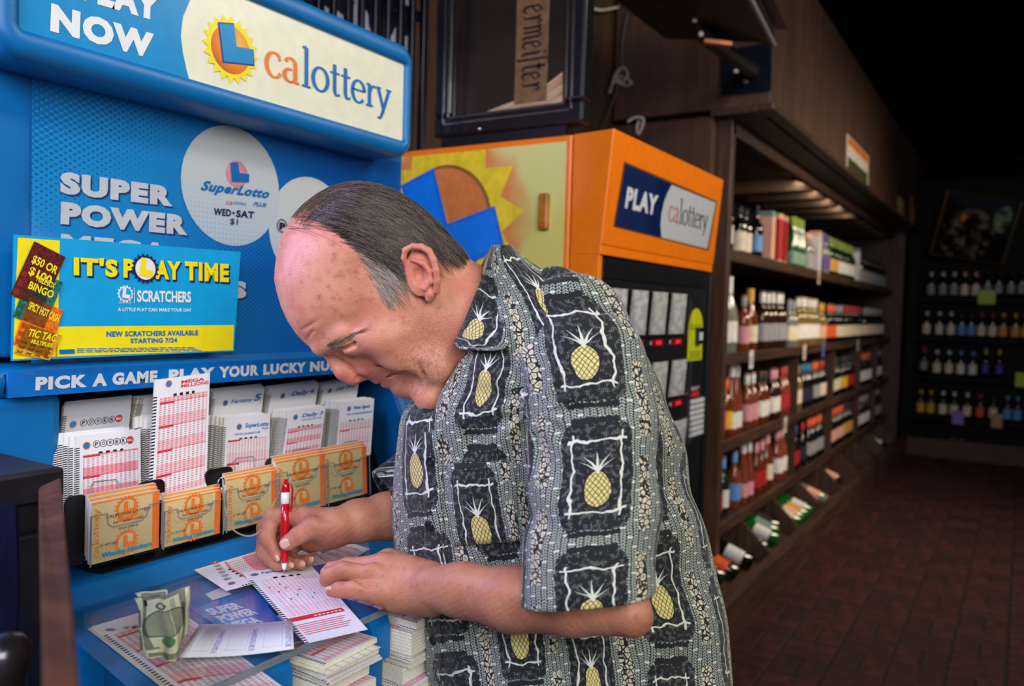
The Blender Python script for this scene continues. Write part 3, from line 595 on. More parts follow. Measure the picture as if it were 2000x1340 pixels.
for i, (tl, tr, bl, dep) in enumerate(packs):
    P = Plane(PKT.p+np.array([0, .004*i, 0]), PKT.n); o = P(*bl); ux = P(*tr)-P(*tl); uy = P(*tl)-o; n = P.n; ux[2] = 0
    tz = o[2]; lo = np.array([0, 0, CT+.016-tz if False else 0.0])
    root = thing('number_leaflet_stack', ['thick wad of tan leaflets in the leftmost clear pocket', 'thin curled wad of tan leaflets in the second pocket', 'wad of tan leaflets beside the pen cord hook', 'tall wad of tan leaflets directly behind the red pen', 'wad of tan leaflets in the clear pocket nearest the man'][i], 'leaflets', tuple(o+ux*.5), 'tan winning number leaflets')
    for k in range(3):
        j = np.array([.0025*k-.001, 0, .003*k]); mb = MB(); stack_uv(mb, o-n*(dep*k/3)+(j if k else 0), ux, uy, n, dep/3*.95); mb.build('front_leaflet' if k == 0 else 'leaflet_bundle', [M['leaf'], M['edge0'], M['edge0']], root)
    e1, e2 = ux/np.linalg.norm(ux), uy/np.linalg.norm(uy); w, h = np.linalg.norm(ux), np.linalg.norm(uy); F = o+n*.0005
    for cy in (.80, .24):
        c = F+ux*.50+uy*cy; star(MB(), c, e1*w*.19, e2*w*.19, 18, .78).build('sun_rays', M['orange_print'], root); disc(MB(), c+n*.0002, e1*w*.125, e2*w*.125, 20).build('sun_ball', M['leaf'], root); ell(MB(), c+n*.0004-e1*w*.05-e2*w*.07, e1*w*.15, e2*w*.17).build('block_letter', M['orange_print'], root)
    mb = MB(); fit(mb, glyphs('CALIFORNIA LOTTERY', .01), F+ux*.20+uy*.70+n*.0006, ux*.66, uy*.055); fit(mb, glyphs('DAILY 3 WINNING NUMBERS', .0), F+ux*.30+uy*.585+n*.0006, ux*.46, uy*.04); fit(mb, glyphs('DRAW STATUS', .0), F+ux*.38+uy*.47+n*.0006, ux*.28, uy*.04); fit(mb, glyphs('01 AM 0451', 0), F+ux*.12+uy*.26+n*.0006, ux*.25, uy*.04); mb.build('lettering', M['brown_ink'], root)
    mb = MB(); a = F+ux*.30+uy*.62+n*.0008; word_mark(mb, mb, a, ux*.42, uy*.07); a = F+ux*.10+uy*.1+n*.0008; word_mark(mb, mb, a, uy*.8, -ux*.055); mb.build('lettering', M['orange_print'], root, label='orange lettering')
    mb = MB(); fit(mb, glyphs('Winning Numbers', .045), F+ux*.14+uy*.05+n*.001, ux*.74, uy*.105); mb.build('lettering', M['teal_print'], root, label='blue lettering')
    # the clear pocket belongs to the rack
    t = n*.004; a, b, cc_, d = o-ux*.03-uy*.02+t, o+ux*1.03-uy*.02+t, o+ux*1.03+uy*.80+t, o-ux*.03+uy*.80+t
    pts = [d, d+ux*.22, d+ux*.24-uy*.18, d+ux*.30-uy*.24, d+ux*.72-uy*.24, d+ux*.80-uy*.18, d+ux*.84, cc_]
    mb = MB(); fl_ = [a, b]+pts[::-1]; mb.add(fl_, [(0, 1, 2, 3), (0, 3, 4, 5), (0, 5, 6, 7), (0, 7, 8, 9)]); pk = mb.build('clear_pocket', M['clear'], rack); mb = MB(); mb.tube(pts, .0006, 5); mb.tube([a, d], .0009, 5); mb.tube([b, cc_], .0009, 5); mb.build('pocket_rim', M['grey_edge'], pk)
# ---- papers on the counter
def cz(u, v, h=0.0): return onZ(u, v, CT+h)
def flat_slip(q, mat, name, label, cat, h, parts=None, group=None, th=.0004, nseg=1):
    P = [cz(*p, h) for p in q]; mb = MB(); mb.quad(*P); d = np.array([0, 0, th])
    for a, b in zip(P, P[1:]+P[:1]): mb.quad(a-d, b-d, b, a, mi=1)
    o = mb.build(name, [mat, M['edge0']]); _tag(o, label, cat, group); up = np.array([0, 0, .0003])
    if parts: parts(o, P[0]+up, P[1]-P[0], P[3]-P[0], np.array([0, 0, 1.]))
    return o
A = [(372, 1377), (562, 1351), (332, 1181), (178, 1226)]
P = [cz(*p, .0008) for p in A]; pile = thing('play_slip_stack', 'red and white slips lying under the clear counter cover at the front', 'play slips', tuple((P[0]+P[2])/2))
for k, dx in enumerate((0, -.004)):
    mb = MB(); mb.quad(*[p+np.array([dx, 0, .0011-.0009*k]) for p in P]); mb.build('slip', M['sl_mega'] if k == 0 else M['edge0'], pile)
power_head(.93, .36, .11)(pile, P[0]+np.array([0, 0, .0014]), P[1]-P[0], P[3]-P[0], np.array([0, 0, 1.]))
def card_text(root, o, ux, uy, n):
    mb = MB()
    for i, (s, w) in enumerate((('SUPER', .60), ('POWER', .66), ('MEGA', .54), ('MILLIONS', .64))): fit(mb, glyphs(s, .05), o+ux*.17+uy*(.785-.17*i), ux*w*1.28, uy*.145)
    mb.build('lettering', M['silver'], root)
flat_slip([(503, 1277), (590, 1252), (487, 1149), (376, 1189)], poster_mat(), 'advert_card', 'blue lotto advert card with white capitals, under the clear counter cover', 'card', .0012, card_text)
flat_slip([(415, 1172), (452, 1160), (436, 1146), (401, 1160)], M['silver'], 'paper_slip', 'small grey paper scrap beside the blue advert card', 'paper', .0012)
flat_slip([(610, 1075), (640, 1098), (443, 1154), (378, 1114)][0:4] if False else [(650, 1098), (592, 1050), (379, 1113), (442, 1154)], M['sl_power'], 'play_slip', 'red-printed slip lying under the writing hand', 'play slip', .0085, power_head(.93, .30, .11))
flat_slip([(600, 1092), (640, 1122), (722, 1072), (684, 1060)], M['sl_mega'], 'play_slip', 'slip with black edge ticks half covered by the resting hand', 'play slip', .0092)
flat_slip([(632, 1135), (672, 1128), (640, 1100), (596, 1108)], plain('royal_blue_card', (24, 54, 160), .4), 'card', 'royal blue card under the slip being filled in', 'card', .0095)
f5 = head_text('Fantasy', .30, .72, .905, .955, 'pblue', .02, .15, None, .17)
def f5_parts(root, o, ux, uy, n):
    f5(root, o, ux, uy, n); mb = MB(); mb.quad(o+ux*.03+uy*.24, o+ux*.97+uy*.24, o+ux*.97+uy*.285, o+ux*.03+uy*.285); mb.build('red_band', M['red_print'], root)
    mb = MB(); wq = MB()
    for k in range(7):
        wq.quad(*[o+n*.0003+ux*(.46+.07*k+a)+uy*(.25+b) for a, b in ((0, 0), (.045, 0), (.045, .012), (0, .012))])
    for k in range(6): mb.quad(o+ux*.1+uy*(.19-.022*k), o+ux*(.9-.05*(k % 3))+uy*(.19-.022*k), o+ux*(.9-.05*(k % 3))+uy*(.196-.022*k), o+ux*.1+uy*(.196-.022*k))
    wq.build('white_marks', M['white'], root)['kind'] = 'stuff'; mb.build('fine_print', M['red_print'], root)['kind'] = 'stuff'
    mb = MB()
    for a, b in ((.20, .70), (.28, .62), (.45, .66), (.52, .54), (.62, .60), (.70, .47), (.36, .50), (.40, .72), (.80, .52)): mb.quad(*[o+n*.0003+ux*(a+c)+uy*(b+d) for c, d in ((0, 0), (.022, 0), (.022, .014), (0, .014))])
    mb.build('pen_marks', M['ink'], root)['kind'] = 'stuff'
flat_slip([(597, 1257), (718, 1229), (606, 1102), (472, 1118)], M['sl_f5'], 'play_slip', 'play slip under the pen tip, being filled in', 'play slip', .0105, f5_parts)
# receipt: long white slip, right end curling up
def weld(o): bm = bmesh.new(); bm.from_mesh(o.data); bmesh.ops.remove_doubles(bm, verts=bm.verts, dist=1e-5); bm.to_mesh(o.data); bm.free()
def receipt():
    L0, L1 = (348, 1284), (390, 1219); R0, R1 = (574, 1267), (571, 1211); mb = MB(); N = 14; hh = lambda t: .0095+.012*max(0, t-.35)**1.6+.004*math.exp(-((t-.05)/.1)**2)
    rows = [[cz(L0[0]+(R0[0]-L0[0])*t, L0[1]+(R0[1]-L0[1])*t+5*math.sin(t*3.1), hh(t)), cz(L1[0]+(R1[0]-L1[0])*t, L1[1]+(R1[1]-L1[1])*t+3*math.sin(t*3.1), hh(t))] for t in [i/N for i in range(N+1)]]
    for i in range(N): mb.quad(rows[i][0], rows[i+1][0], rows[i+1][1], rows[i][1], ((i/N, 0), ((i+1)/N, 0), ((i+1)/N, 1), (i/N, 1)))
    g = G('receipt_print', rough=.6); x, y, z = g.coord('UV'); bx = (x*3-.1).fr(); W_ = srgb(226, 228, 236)
    frame = (bx.inn(.06, .60)*y.inn(.16, .92))-(bx.inn(.075, .585)*y.inn(.175, .905)); tx = bx.inn(.12, .54)*y.inn(.24, .86)*((bx*26).fr().lt(.5))*g.noise(g.vec(x*30, y*60), 3, 0).gt(.42)
    hand = bx.inn(.68, .84)*y.inn(.1, .8)*g.noise(g.vec(x*120, y*14), 1.2, 1).inn(.47, .56)
    c = g.mix(frame*.4, W_, srgb(90, 90, 110)); c = g.mix(tx*.14, c, srgb(120, 120, 140)); c = g.mix(hand, c, srgb(60, 60, 170)); g.set(color=c)
    o = mb.build('receipt', g.m, smooth=True); weld(o); s = o.modifiers.new('paper', 'SOLIDIFY'); s.thickness = .0003; _tag(o, 'long white receipt with blue handwriting, lying beside the dollar bill', 'receipt')
receipt()
# dollar bill, folded and crumpled
def dollar():
    g = G('dollar_print', rough=.75, spec=.2); x, y, z = g.coord('UV'); PAPER, INK, GR = srgb(214, 220, 186), srgb(44, 54, 44), srgb(30, 120, 70)
    inn = x.inn(.05, .95)*y.inn(.09, .91); inner = x.inn(.11, .89)*y.inn(.20, .80); n = g.noise(g.vec(x*60, y*26), 4, 2)
    border = (inn-inner)*(n.ss(.36, .5)); d = (((x-.5)/.20).sq()+((y-.5)/.36).sq()).sqrt(); face = (((x-.5)/.10).sq()+((y-.52)/.26).sq()).sqrt()
    c = g.mix(border*.85, PAPER, INK); c = g.mix(d.lt(1)*.55, c, INK); c = g.mix(face.lt(1)*.6, c, srgb(150, 160, 130)); c = g.mix(d.inn(1.0, 1.1)*.8, c, INK)
    s2 = (((x-.77)/.06).sq()+((y-.46)/.14).sq()).sqrt(); c = g.mix(s2.lt(1)*.85, c, GR); s3 = (((x-.22)/.055).sq()+((y-.5)/.13).sq()).sqrt(); c = g.mix(s3.inn(.55, 1)*.8, c, INK)
    tx = x.inn(.3, .7)*y.inn(.82, .88)+x.inn(.62, .86)*y.inn(.64, .70)*(x*46).fr().lt(.5)+x.inn(.14, .32)*y.inn(.68, .74)*(x*46).fr().lt(.5); c = g.mix(tx*.7, c, INK); w = g.noise(g.vec(x*8, y*4), 2, 4); c = g.mix(w.ss(.55, .75)*.2, c, INK)
    g.set(color=c, normal=g.bump(g.noise(g.vec(x*6, y*3), 3, 4), .5, .003)); root = thing('dollar_bill', 'folded one-dollar bill standing creased beside the receipt', 'banknote', tuple(cz(315, 1288, .009)))
    # rows from the upper fold to the lower corner: (u, v, depth) of left edge, middle, right fold
    rows = [((262, 1168, .812), (322, 1162, .806), (376, 1140, .83)), ((266, 1195, .79), (327, 1188, .778), (374, 1164, .818)), ((271, 1225, .766), (333, 1218, .75), (368, 1192, .806)), ((277, 1256, .742), (340, 1248, .728), (372, 1212, .79)), ((281, 1286, .715), (344, 1290, .709), (370, 1228, .778))]
    def surf(a, b):
        i = min(int(a*4), 3); t = a*4-i; r0, r1 = rows[i], rows[i+1]; P = [at(*[p+(q-p)*t for p, q in zip(r0[k], r1[k])]) for k in range(3)]
        w = 1/(1+math.exp(-(b-.60)*22)); 
        if b < .6: base = P[0]+(P[1]-P[0])*(b/.6)
        else: base = P[1]+(P[2]-P[1])*((b-.6)/.4)
        return base+CD*(.004*math.sin(a*7+b*5)+.0025*math.sin(b*17+a*3))
    mb = MB(); n1, n2 = 20, 24
    for i in range(n1):
        for j in range(n2):
            a0, a1, b0, b1 = i/n1, (i+1)/n1, j/n2, (j+1)/n2; mb.quad(surf(a1, b0), surf(a1, b1), surf(a0, b1), surf(a0, b0), ((a1*.92+.04, b0), (a1*.92+.04, b1), (a0*.92+.04, b1), (a0*.92+.04, b0)))
    o = mb.build('front_half', g.m, root, smooth=True); bm = bmesh.new(); bm.from_mesh(o.data); bmesh.ops.remove_doubles(bm, verts=bm.verts, dist=1e-5); bm.to_mesh(o.data); bm.free(); o.modifiers.new('paper', 'SOLIDIFY').thickness = .0003
    mb = MB()
    for i in range(n1):
        a0, a1 = i/n1, (i+1)/n1; f = lambda a, b: surf(a, b*.55)+CD*(.010+.004*math.sin(a*5))-CR*.004*(1-b)+CU*.002
        for j in range(8): b0, b1 = j/8, (j+1)/8; mb.quad(f(a1, b0), f(a1, b1), f(a0, b1), f(a0, b0), ((a1, 1-b0), (a1, 1-b1), (a0, 1-b1), (a0, 1-b0)))
    o = mb.build('back_half', g.m, root, smooth=True); weld(o); o.modifiers.new('paper', 'SOLIDIFY').thickness = .0003
    mb = MB(); p, q, r_ = surf(.10, .12), surf(.10, .24), surf(.02, .12); k = -CD*.0028
    fit(mb, glyphs('1', .04), surf(.16, .16)+k, surf(.16, .25)-surf(.16, .16), surf(.06, .16)-surf(.16, .16)); fit(mb, glyphs('FEDERAL RESERVE', .02), surf(.82, .05)+k, surf(.25, .05)-surf(.82, .05), surf(.82, .0)-surf(.82, .06)); mb.build('lettering', plain('banknote_ink', (40, 48, 40), .7), root)
dollar()
# stack of slips in the bin under the counter edge, and a second one behind the sleeve
def bin_stack(x0, x1, y0, y1, z0, z1, label, n, seed, print_=True):
    R = random.Random(seed); root = thing('play_slip_stack', label, 'play slips', ((x0+x1)/2, (y0+y1)/2, z0), 'slips in the bins under the counter')
    hs = sorted(R.uniform(z0, z1) for _ in range(n-1)); hs = [z0]+hs+[z1]
    for k in range(n):
        a, b = R.uniform(-.003, .004), R.uniform(-.012, .006); s = R.uniform(-.07, .07); mb = MB(); q = []
        for x, y in ((x0, y0), (x1, y0), (x1, y1), (x0, y1)): q.append(np.array([x+a+s*(y-y0), y+b-s*(x-x0)*.6, hs[k]+.0008]))
        ux, uy = q[1]-q[0], q[3]-q[0]; t = hs[k+1]-hs[k]-.0012; stack_uv(mb, q[0]+np.array([0, 0, t]), ux, uy, np.array([0, 0, 1.]), t); mb.build('top_slip' if k == n-1 else 'slip_bundle', [M['sl_mega'], M['edge0'], M['edge0']], root)
bin_stack(.553, .631, .556, .685, .985, 1.072, 'untidy yellowed stack of slips in the bin below the receipt', 18, 4)
bin_stack(xc+.006, xc+.052, .560, .685, .986, 1.072, 'small stack of white slips in the bin behind the shirt hem', 10, 9)
# pen cord hook on the rack, with its string
hk = Plane((0, .874, 1.1), (0, -1, 0)); mb = MB(); c = hk(430, 944); mb.tube([c+np.array([.0055*math.cos(a), -.002, .0075*math.sin(a)]) for a in np.linspace(-2.2, 3.6, 14)], .0009, 6); mb.build('cord_hook', plain('steel_wire', (150, 150, 150), .3, 1), rack)
s_ = MB(); pts = [hk(432, 952), hk(438, 975), hk(441, 1000), at(452, 1030, 1.02), at(468, 1043, 1.0), at(490, 1047, .985), at(510, 1035, .98), at(524, 1005, .985), at(540, 975, .985), at(553, 950, .972)]
def spline(pts, n=8):
    pts = [np.array(p, float) for p in pts]; o = []
    for i in range(len(pts)-1):
        p0, p1, p2, p3 = pts[max(i-1, 0)], pts[i], pts[i+1], pts[min(i+2, len(pts)-1)]
        for k in range(n): t = k/n; o.append(.5*((2*p1)+(p2-p0)*t+(2*p0-5*p1+4*p2-p3)*t*t+(3*p1-p0-3*p2+p3)*t**3))
    return o+[pts[-1]]
s_.tube(spline(pts, 6), .0011, 6); _tag(s_.build('pen_cord', plain('tan_string', (170, 150, 120), .8), smooth=True), 'tan string looped from the rack hook to the red pen', 'cord')
# pen
def pen():
    tip, top = at(555, 1121, .962), at(558, 936, .975); d = top-tip; L = np.linalg.norm(d); d /= L; a = np.cross(d, CD); a /= np.linalg.norm(a); b = np.cross(d, a)
    root = thing('ballpoint_pen', 'red and white click pen held in the writing hand', 'pen', tuple(tip)); red = plain('glossy_red_plastic', (190, 14, 26), .18, var=.03, coat=.4); wh = plain('glossy_white_plastic', (232, 232, 232), .2, var=.02)
    def part(nm, m, prof): MB().loft([[tip+d*z*L+(a*math.cos(t)+b*math.sin(t))*r for t in np.linspace(0, 2*math.pi, 17)[:-1]] for z, r in prof], True, True).build(nm, m, root, smooth=True)
    part('metal_point', plain('pen_point_steel', (150, 150, 155), .2, 1), ((0, .0004), (.03, .0010), (.05, .0011))); part('white_tip', wh, ((.045, .0016), (.06, .0024), (.115, .0034), (.118, .0028)))
    part('barrel', red, ((.113, .0034), (.13, .0042), (.3, .0050), (.55, .0051), (.74, .0051), (.741, .0046))); part('white_collar', wh, ((.738, .0046), (.74, .0052), (.86, .0052), (.862, .0046))); part('red_cap', red, ((.858, .0046), (.86, .0051), (.93, .0047), (.965, .004), (.967, .0026), (.998, .0026), (1.0, .0022)))
    s = CR*.0062-CD*.002; mb = MB(); q = [tip+d*L*z+s*k for z, k in ((.955, .5), (.94, 1.25), (.9, 1.5), (.7, 1.3), (.66, 1.1))]; mb.loft([[p-b*.002-s*.12, p+b*.002-s*.12, p+b*.002+s*.12, p-b*.002+s*.12] for p in q], True, True); mb.build('pocket_clip', red, root, smooth=False)
    mb = MB(); n = -CD; fit(mb, glyphs('SUPER STUFF CO', .02), tip+d*L*.42-CD*.0053-CR*.001, d*L*.27, -CR*.0022) if False else None
pen()
# ================================================================== orange ticket vending machine
MX, MY = 1.68, .833                       # side face, front face
M['orange'] = plain('orange_powder_coat', (255, 128, 10), .32, var=.03); M['doorblack'] = plain('black_door_panel', (20, 20, 22), .4, var=.1); M['lblue'] = plain('bright_blue_print', (0, 128, 236), .3, var=.03)
PMx = Plane((MX, 0, 0), (-1, 0, 0)); PMy = Plane((0, MY, 0), (0, -1, 0))
mtop = PMx(1120, 262)[2]; myb = PMx(785, 300)[1]+.12; yj = PMx(1119, 300)[1]; mx1 = PMy(1387, 523)[0]+.01
mach = thing('ticket_vending_machine', 'orange ticket vending machine with sun painted on its side, behind the man', 'vending machine', ((MX+mx1)/2, 1.2, 0))
MB().box((MX, yj+.003, 0), (mx1, myb, mtop)).build('cabinet', M['orange'], mach, bevel=.006)
zc0 = PMx(1168, 478)[2]; capp = [(MX, yj, mtop), (MX, PMx(1200, 250)[1], mtop+.004), (MX, MY-.006, zc0), (MX, yj, zc0-.0)]
capo = MB().prism(capp, (mx1-MX, 0, 0)).build('sign_cap', M['orange'], mach, bevel=.003)
zb = .08
MB().box((MX+.0012, MY, zb), (MX+.02, yj, zc0+.004)).build('door_side', M['orange'], mach, bevel=.002)
MB().box((MX, MY-.004, zc0-.022), (mx1, yj, zc0+.003)).build('door_trim', M['orange'], mach, bevel=.002)
doorp = MB().box((MX+.018, MY+.004, zb), (mx1, yj, zc0-.022)).build('front_door', M['doorblack'], mach, bevel=.003)
# side print
a, b = PMx(1108, 276), PMx(1108, 600); z1 = a[2]; yb0 = a[1]; yb1 = myb-.04
def side_mat():
    g = G('sunburst_side_print', rough=.28, coat=.3); x, y, z = g.coord('UV'); ox, oy, oz = g.coord('Object'); cy_, cz_ = PMx(868, 434)[1]-1.2, PMx(868, 434)[2]; rad = abs(PMx(960, 434)[1]-PMx(868, 434)[1])*1.66
    d = (((oy-cy_).sq()+(oz-cz_).sq()).sqrt()/rad); n = g.noise(g.vec(oy, oz), 9, 2); d = d+(n-.5)*.5; g.set(color=g.mix(d.ss(.82, 1.12), srgb(228, 142, 76), g.mix(y.ss(.55, 1), srgb(232, 214, 96), srgb(224, 220, 134)))); return g.m
q = [(MX-.0015, yb1, .5), (MX-.0015, yb0, .5), (MX-.0015, yb0, z1), (MX-.0015, yb1, z1)]; sp = MB().quad(*q).build('side_print', side_mat(), mach)
def clip_poly(poly, axis, lim, sign):
    o = []
    for i, p in enumerate(poly):
        q = poly[(i+1) % len(poly)]; dp, dq = sign*(p[axis]-lim), sign*(q[axis]-lim)
        if dp <= 0: o.append(p)
        if (dp <= 0) != (dq <= 0): o.append(p+(q-p)*(dp/(dp-dq)))
    return o
def clipped(mb):
    """keep a side print inside its panel"""
    r = MB()
    for f in mb.f:
        p = [np.array(mb.v[i]) for i in f]
        for ax, lim, sg in ((2, z1-.001, 1), (1, yb0+.001, -1), (1, yb1-.001, 1)):
            p = clip_poly(p, ax, lim, sg) if p else p
        if len(p) > 2: r.add(p, [tuple(range(len(p)))])
    return r
c = PMx(868, 434, .002); ry = abs(PMx(960, 434)[1]-PMx(868, 434)[1]); R_ = ry*1.66; ey_, ez_ = np.array([0, -1., 0]), np.array([0, 0, 1.]); nn = np.array([-.0005, 0, 0])
mb = MB(); star(mb, c+nn, ey_*R_, ez_*R_, 13, .74, 0, .08); clipped(mb).build('sun_rays', plain('sun_ray_print', (240, 212, 40), .3), sp)
disc(MB(), c+nn*2, ey_*ry*1.0, ez_*ry*1.0, 48).build('ball_rim', plain('ball_rim_print', (150, 92, 54), .3), sp); disc(MB(), c+nn*3+np.array([0, .003, -.003]), ey_*ry*.965, ez_*ry*.965, 48).build('sun_ball', plain('ball_print', (216, 128, 62), .3), sp)
disc(MB(), c+nn*4+np.array([0, ry*.38, -.01]), ey_*ry*.5, ez_*ry*.5, 32).build('ball_highlight', plain('ball_light_print', (228, 156, 76), .3), sp)
L = [(783, 362), (847, 328), (874, 437), (966, 402), (985, 482), (832, 560)]
Q = [PMx(u, v, .0045) for u, v in L]; cc = sum(Q)/6; MB().add(Q, [(0, 1, 2, 5), (2, 3, 4, 5)]).build('block_letter', plain('bevel_light_blue_print', (20, 110, 214), .3), sp)
Q2 = [PMx(u, v, .0052) for u, v in ((792, 366), (843, 340), (869, 446), (961, 410), (977, 476), (836, 548))]; MB().add(Q2, [(0, 1, 2, 5), (2, 3, 4, 5)]).build('block_letter_face', M['lblue'], sp)
h0, h1 = PMx(1056, 450), PMx(1076, 378); MB().box((MX-.016, min(h0[1], h1[1]), h0[2]), (MX-.0012, max(h0[1], h1[1]), h1[2])).build('side_handle', plain('brown_amber_handle', (186, 116, 24), .3, var=.15), mach, bevel=.004)
# cap sign on the tilted cap face
p0, p1 = np.array(capp[1]), np.array(capp[2]); dn = p0-p1; PCp = Plane(p0, np.cross(np.array([1., 0, 0]), dn))
if PCp.n[1] > 0: PCp.n = -PCp.n
s4 = [PCp(*p, .001) for p in ((1201, 441), (1381, 486), (1398, 396), (1222, 320))]; frame_ = MB().quad(*[PCp(*p, .0005) for p in ((1198, 443), (1384, 490), (1401, 393), (1219, 315))]).build('sign_border', plain('sign_border_brown', (120, 70, 20), .4), capo)
sg = MB().quad(*s4).build('cap_sign', plain('navy_sign_print', (14, 34, 84), .12, var=.05, coat=.4), capo)
ar = [(1312, 361), (1304, 376), (1297, 394), (1292, 418), (1290, 440), (1292, 464)]; A_ = [PCp(*p, .0016) for p in ar]; B_ = [PCp(1398-(17*(i/5)), 396+90*i/5, .0016) for i in range(6)]
mb = MB(); [mb.quad(A_[i+1], B_[i+1], B_[i], A_[i]) for i in range(5)]; mb.build('white_print', plain('sign_white_print', (204, 208, 214), .12, coat=.4, var=.01), sg)
mb = MB(); text(mb, 'PLAY', PCp, (1220, 406), (1281, 421), (1226, 364), .0022, .055); mb.build('lettering', M['silver'], sg)
ma, mc = MB(), MB(); o = PCp(1305, 431, .0024); word_mark(ma, mc, o, PCp(1381, 450, .0024)-o, PCp(1307, 401, .0024)-o, .155); ma.build('lettering', plain('rust_print', (206, 92, 50), .3), sg, label='orange letters'); mc.build('lettering', plain('charcoal_print', (44, 48, 60), .3), sg, label='dark letters')
# ticket windows
tk_g = G('silver_ticket_print', rough=.35); x, y, z = tk_g.coord('UV'); n = tk_g.noise(tk_g.vec(x*1.5, y*3), 2, 0); r = tk_g.rnd(); tk_g.set(color=tk_g.mix(n.ss(.4, .6), srgb(196, 198, 204), tk_g.mix(r, srgb(232, 232, 226), srgb(216, 224, 212)))); wm = clear_mat('bubble_cover', (.96, .96, .96), .08, .5)
fy = MY+.004; PD = Plane((0, fy, 0), (0, -1, 0))
cols_u = [(1142, 1176), (1184, 1221), (1225, 1262), (1266, 1300), (1304, 1337)]
led = G('red_led_display', rough=.2, color=srgb(70, 8, 10)); led.set(emit=srgb(255, 20, 40), es=.12); ledd = G('red_led_digits', color=srgb(255, 60, 70), emit=srgb(255, 40, 60), es=.6)
for row, (vt, vb) in enumerate(((568, 655), (700, 778), (820, 885))):
    for ci, (ua, ub) in enumerate(cols_u):
        k = (ub-1304)/33.0; dv = -(1304-ua)*.055*1.0
        x0, x1 = PD(ua, vt)[0], PD(ub, vt)[0]; z1 = PD(1304, vt)[2]; z0 = PD(1304, vb)[2]
        if x0 < MX+.03: x0 = MX+.03
        if x1-x0 < .02: continue
        w = x1-x0; N = 6; fr = MB().box((x0-.004, fy-.003, z0-.004), (x1+.004, fy, z1+.004)).build('window_frame', M['black'], doorp)
        mb = MB(); mb.quad((x0+.006, fy-.004, z0+.004), (x1-.006, fy-.004, z0+.004), (x1-.012, fy-.013, z1-.006), (x0+.004, fy-.013, z1-.006)); mb.build('ticket_face', tk_g.m, fr)
        prof = [(fy-.003, z1), (fy-.017, z1-.005), (fy-.026, z1-.03), (fy-.026, z0+.03), (fy-.015, z0+.004), (fy-.003, z0)]
        mb = MB(); mb.loft([[(xx, y_, z_) for y_, z_ in prof] for xx in (x0, x1)], False, False); mb.prism([(x0, y_, z_) for y_, z_ in prof], (.0025, 0, 0)); mb.prism([(x1-.0025, y_, z_) for y_, z_ in prof], (.0025, 0, 0)); mb.build('clear_cover', wm, fr, angle=60)
        zz = z0-.018; lx = x0+w*.35; ld = MB().box((lx, fy-.004, zz-.010), (lx+w*.55, fy, zz+.008)).build('price_display', led.m, doorp); mb = MB(); fit(mb, glyphs(('04', '05', '02', '03', '20')[ci], .03), (lx+w*.12, fy-.0046, zz-.006), (w*.3, 0, 0), (0, 0, .011)); mb.build('lettering', ledd.m, ld)
        mb = MB(); fit(mb, glyphs('ABCDE'[ci], .03), (lx-w*.16, fy-.0008, zz-.005), (w*.1, 0, 0), (0, 0, .009)); mb.build('lettering', M['silver'], fr)
# instruction sticker, card slot, keypad, panel seam, tray
sx0_, sx1_ = PD(1344, 640)[0], PD(1372, 640)[0]; sz0_, sz1_ = PD(1358, 704)[2], PD(1358, 602)[2]; w = (sx1_-sx0_)/2
pts = [(sx0_, fy-.001, sz0_), (sx1_, fy-.001, sz0_), (sx1_, fy-.001, sz1_-w)]+[(sx0_+w+w*math.cos(t), fy-.001, sz1_-w+w*math.sin(t)) for t in np.linspace(.2, math.pi-.2, 9)]+[(sx0_, fy-.001, sz1_-w)]
stk = MB().add(pts, [tuple(range(len(pts)))]).build('instruction_sticker', plain('lime_yellow_sticker', (206, 214, 20), .35), doorp)
mb = MB()
for i in range(5): fit(mb, glyphs(('ASK THE CLERK', 'FOR HELP', 'SCAN YOUR ID', 'MUST BE 18', 'TO PLAY')[i], .01), (sx0_+w*.25, fy-.0015, sz0_+.006+.009*i+(.06 if i > 2 else 0)), (w*1.5, 0, 0), (0, 0, .006))
mb.build('lettering', M['ink'], stk); 
kx_, kz = PD(1357, 655)[0], PD(1357, 672)[2]; MB().box((kx_, fy-.012, kz), (kx_+.045, fy-.001, kz+.05)).build('card_reader', M['black'], doorp, bevel=.002); mb = MB(); mb.box((kx_+.008, fy-.0135, kz+.012), (kx_+.034, fy-.012, kz+.036)); mb.build('reader_plate', M['silver'], doorp)
ka, kb = PD(1348, 780), PD(1374, 846); rows, cl = 7, 4; kw, kh = (kb[0]-ka[0])/cl, (ka[2]-kb[2])/rows
key = None
for i in range(rows):
    for j in range(cl):
        o = MB().box((ka[0]+kw*j+.0025, fy-.005, kb[2]+kh*i+.0025), (ka[0]+kw*(j+1)-.0025, fy, kb[2]+kh*(i+1)-.0025)).build('key', M['silver'], doorp)
for j in range(2): MB().box((ka[0]+.006+.03*j, fy-.006, ka[2]+.006), (ka[0]+.03+.03*j, fy, ka[2]+.02)).build('red_button', M['red_print'], doorp)
mb = MB(); fit(mb, glyphs('SELECT', .03), (ka[0]+.004, fy-.001, ka[2]+.026), (.07, 0, 0), (0, 0, .010)); mb.build('lettering', M['silver'], doorp)
xs = PD(1376, 700)[0]; MB().box((xs, fy-.012, zb), (xs+.012, fy, zc0-.03)).build('door_rail', M['black'], doorp, bevel=.002)
tz = PD(1360, 1000)[2]; MB().box((MX+.12, fy-.02, .35), (xs-.02, fy, .55)).build('prize_flap', M['black'], doorp, bevel=.006); MB().box((xs-.08, fy-.006, tz-.06), (xs-.02, fy, tz)).build('change_slot', plain('steel_slot', (110, 112, 116), .3, .8), doorp)
MB().box((MX+.03, fy-.003, zc0-.075), (xs-.004, fy, zc0-.03)).build('header_trim', M['black'], doorp, bevel=.002)
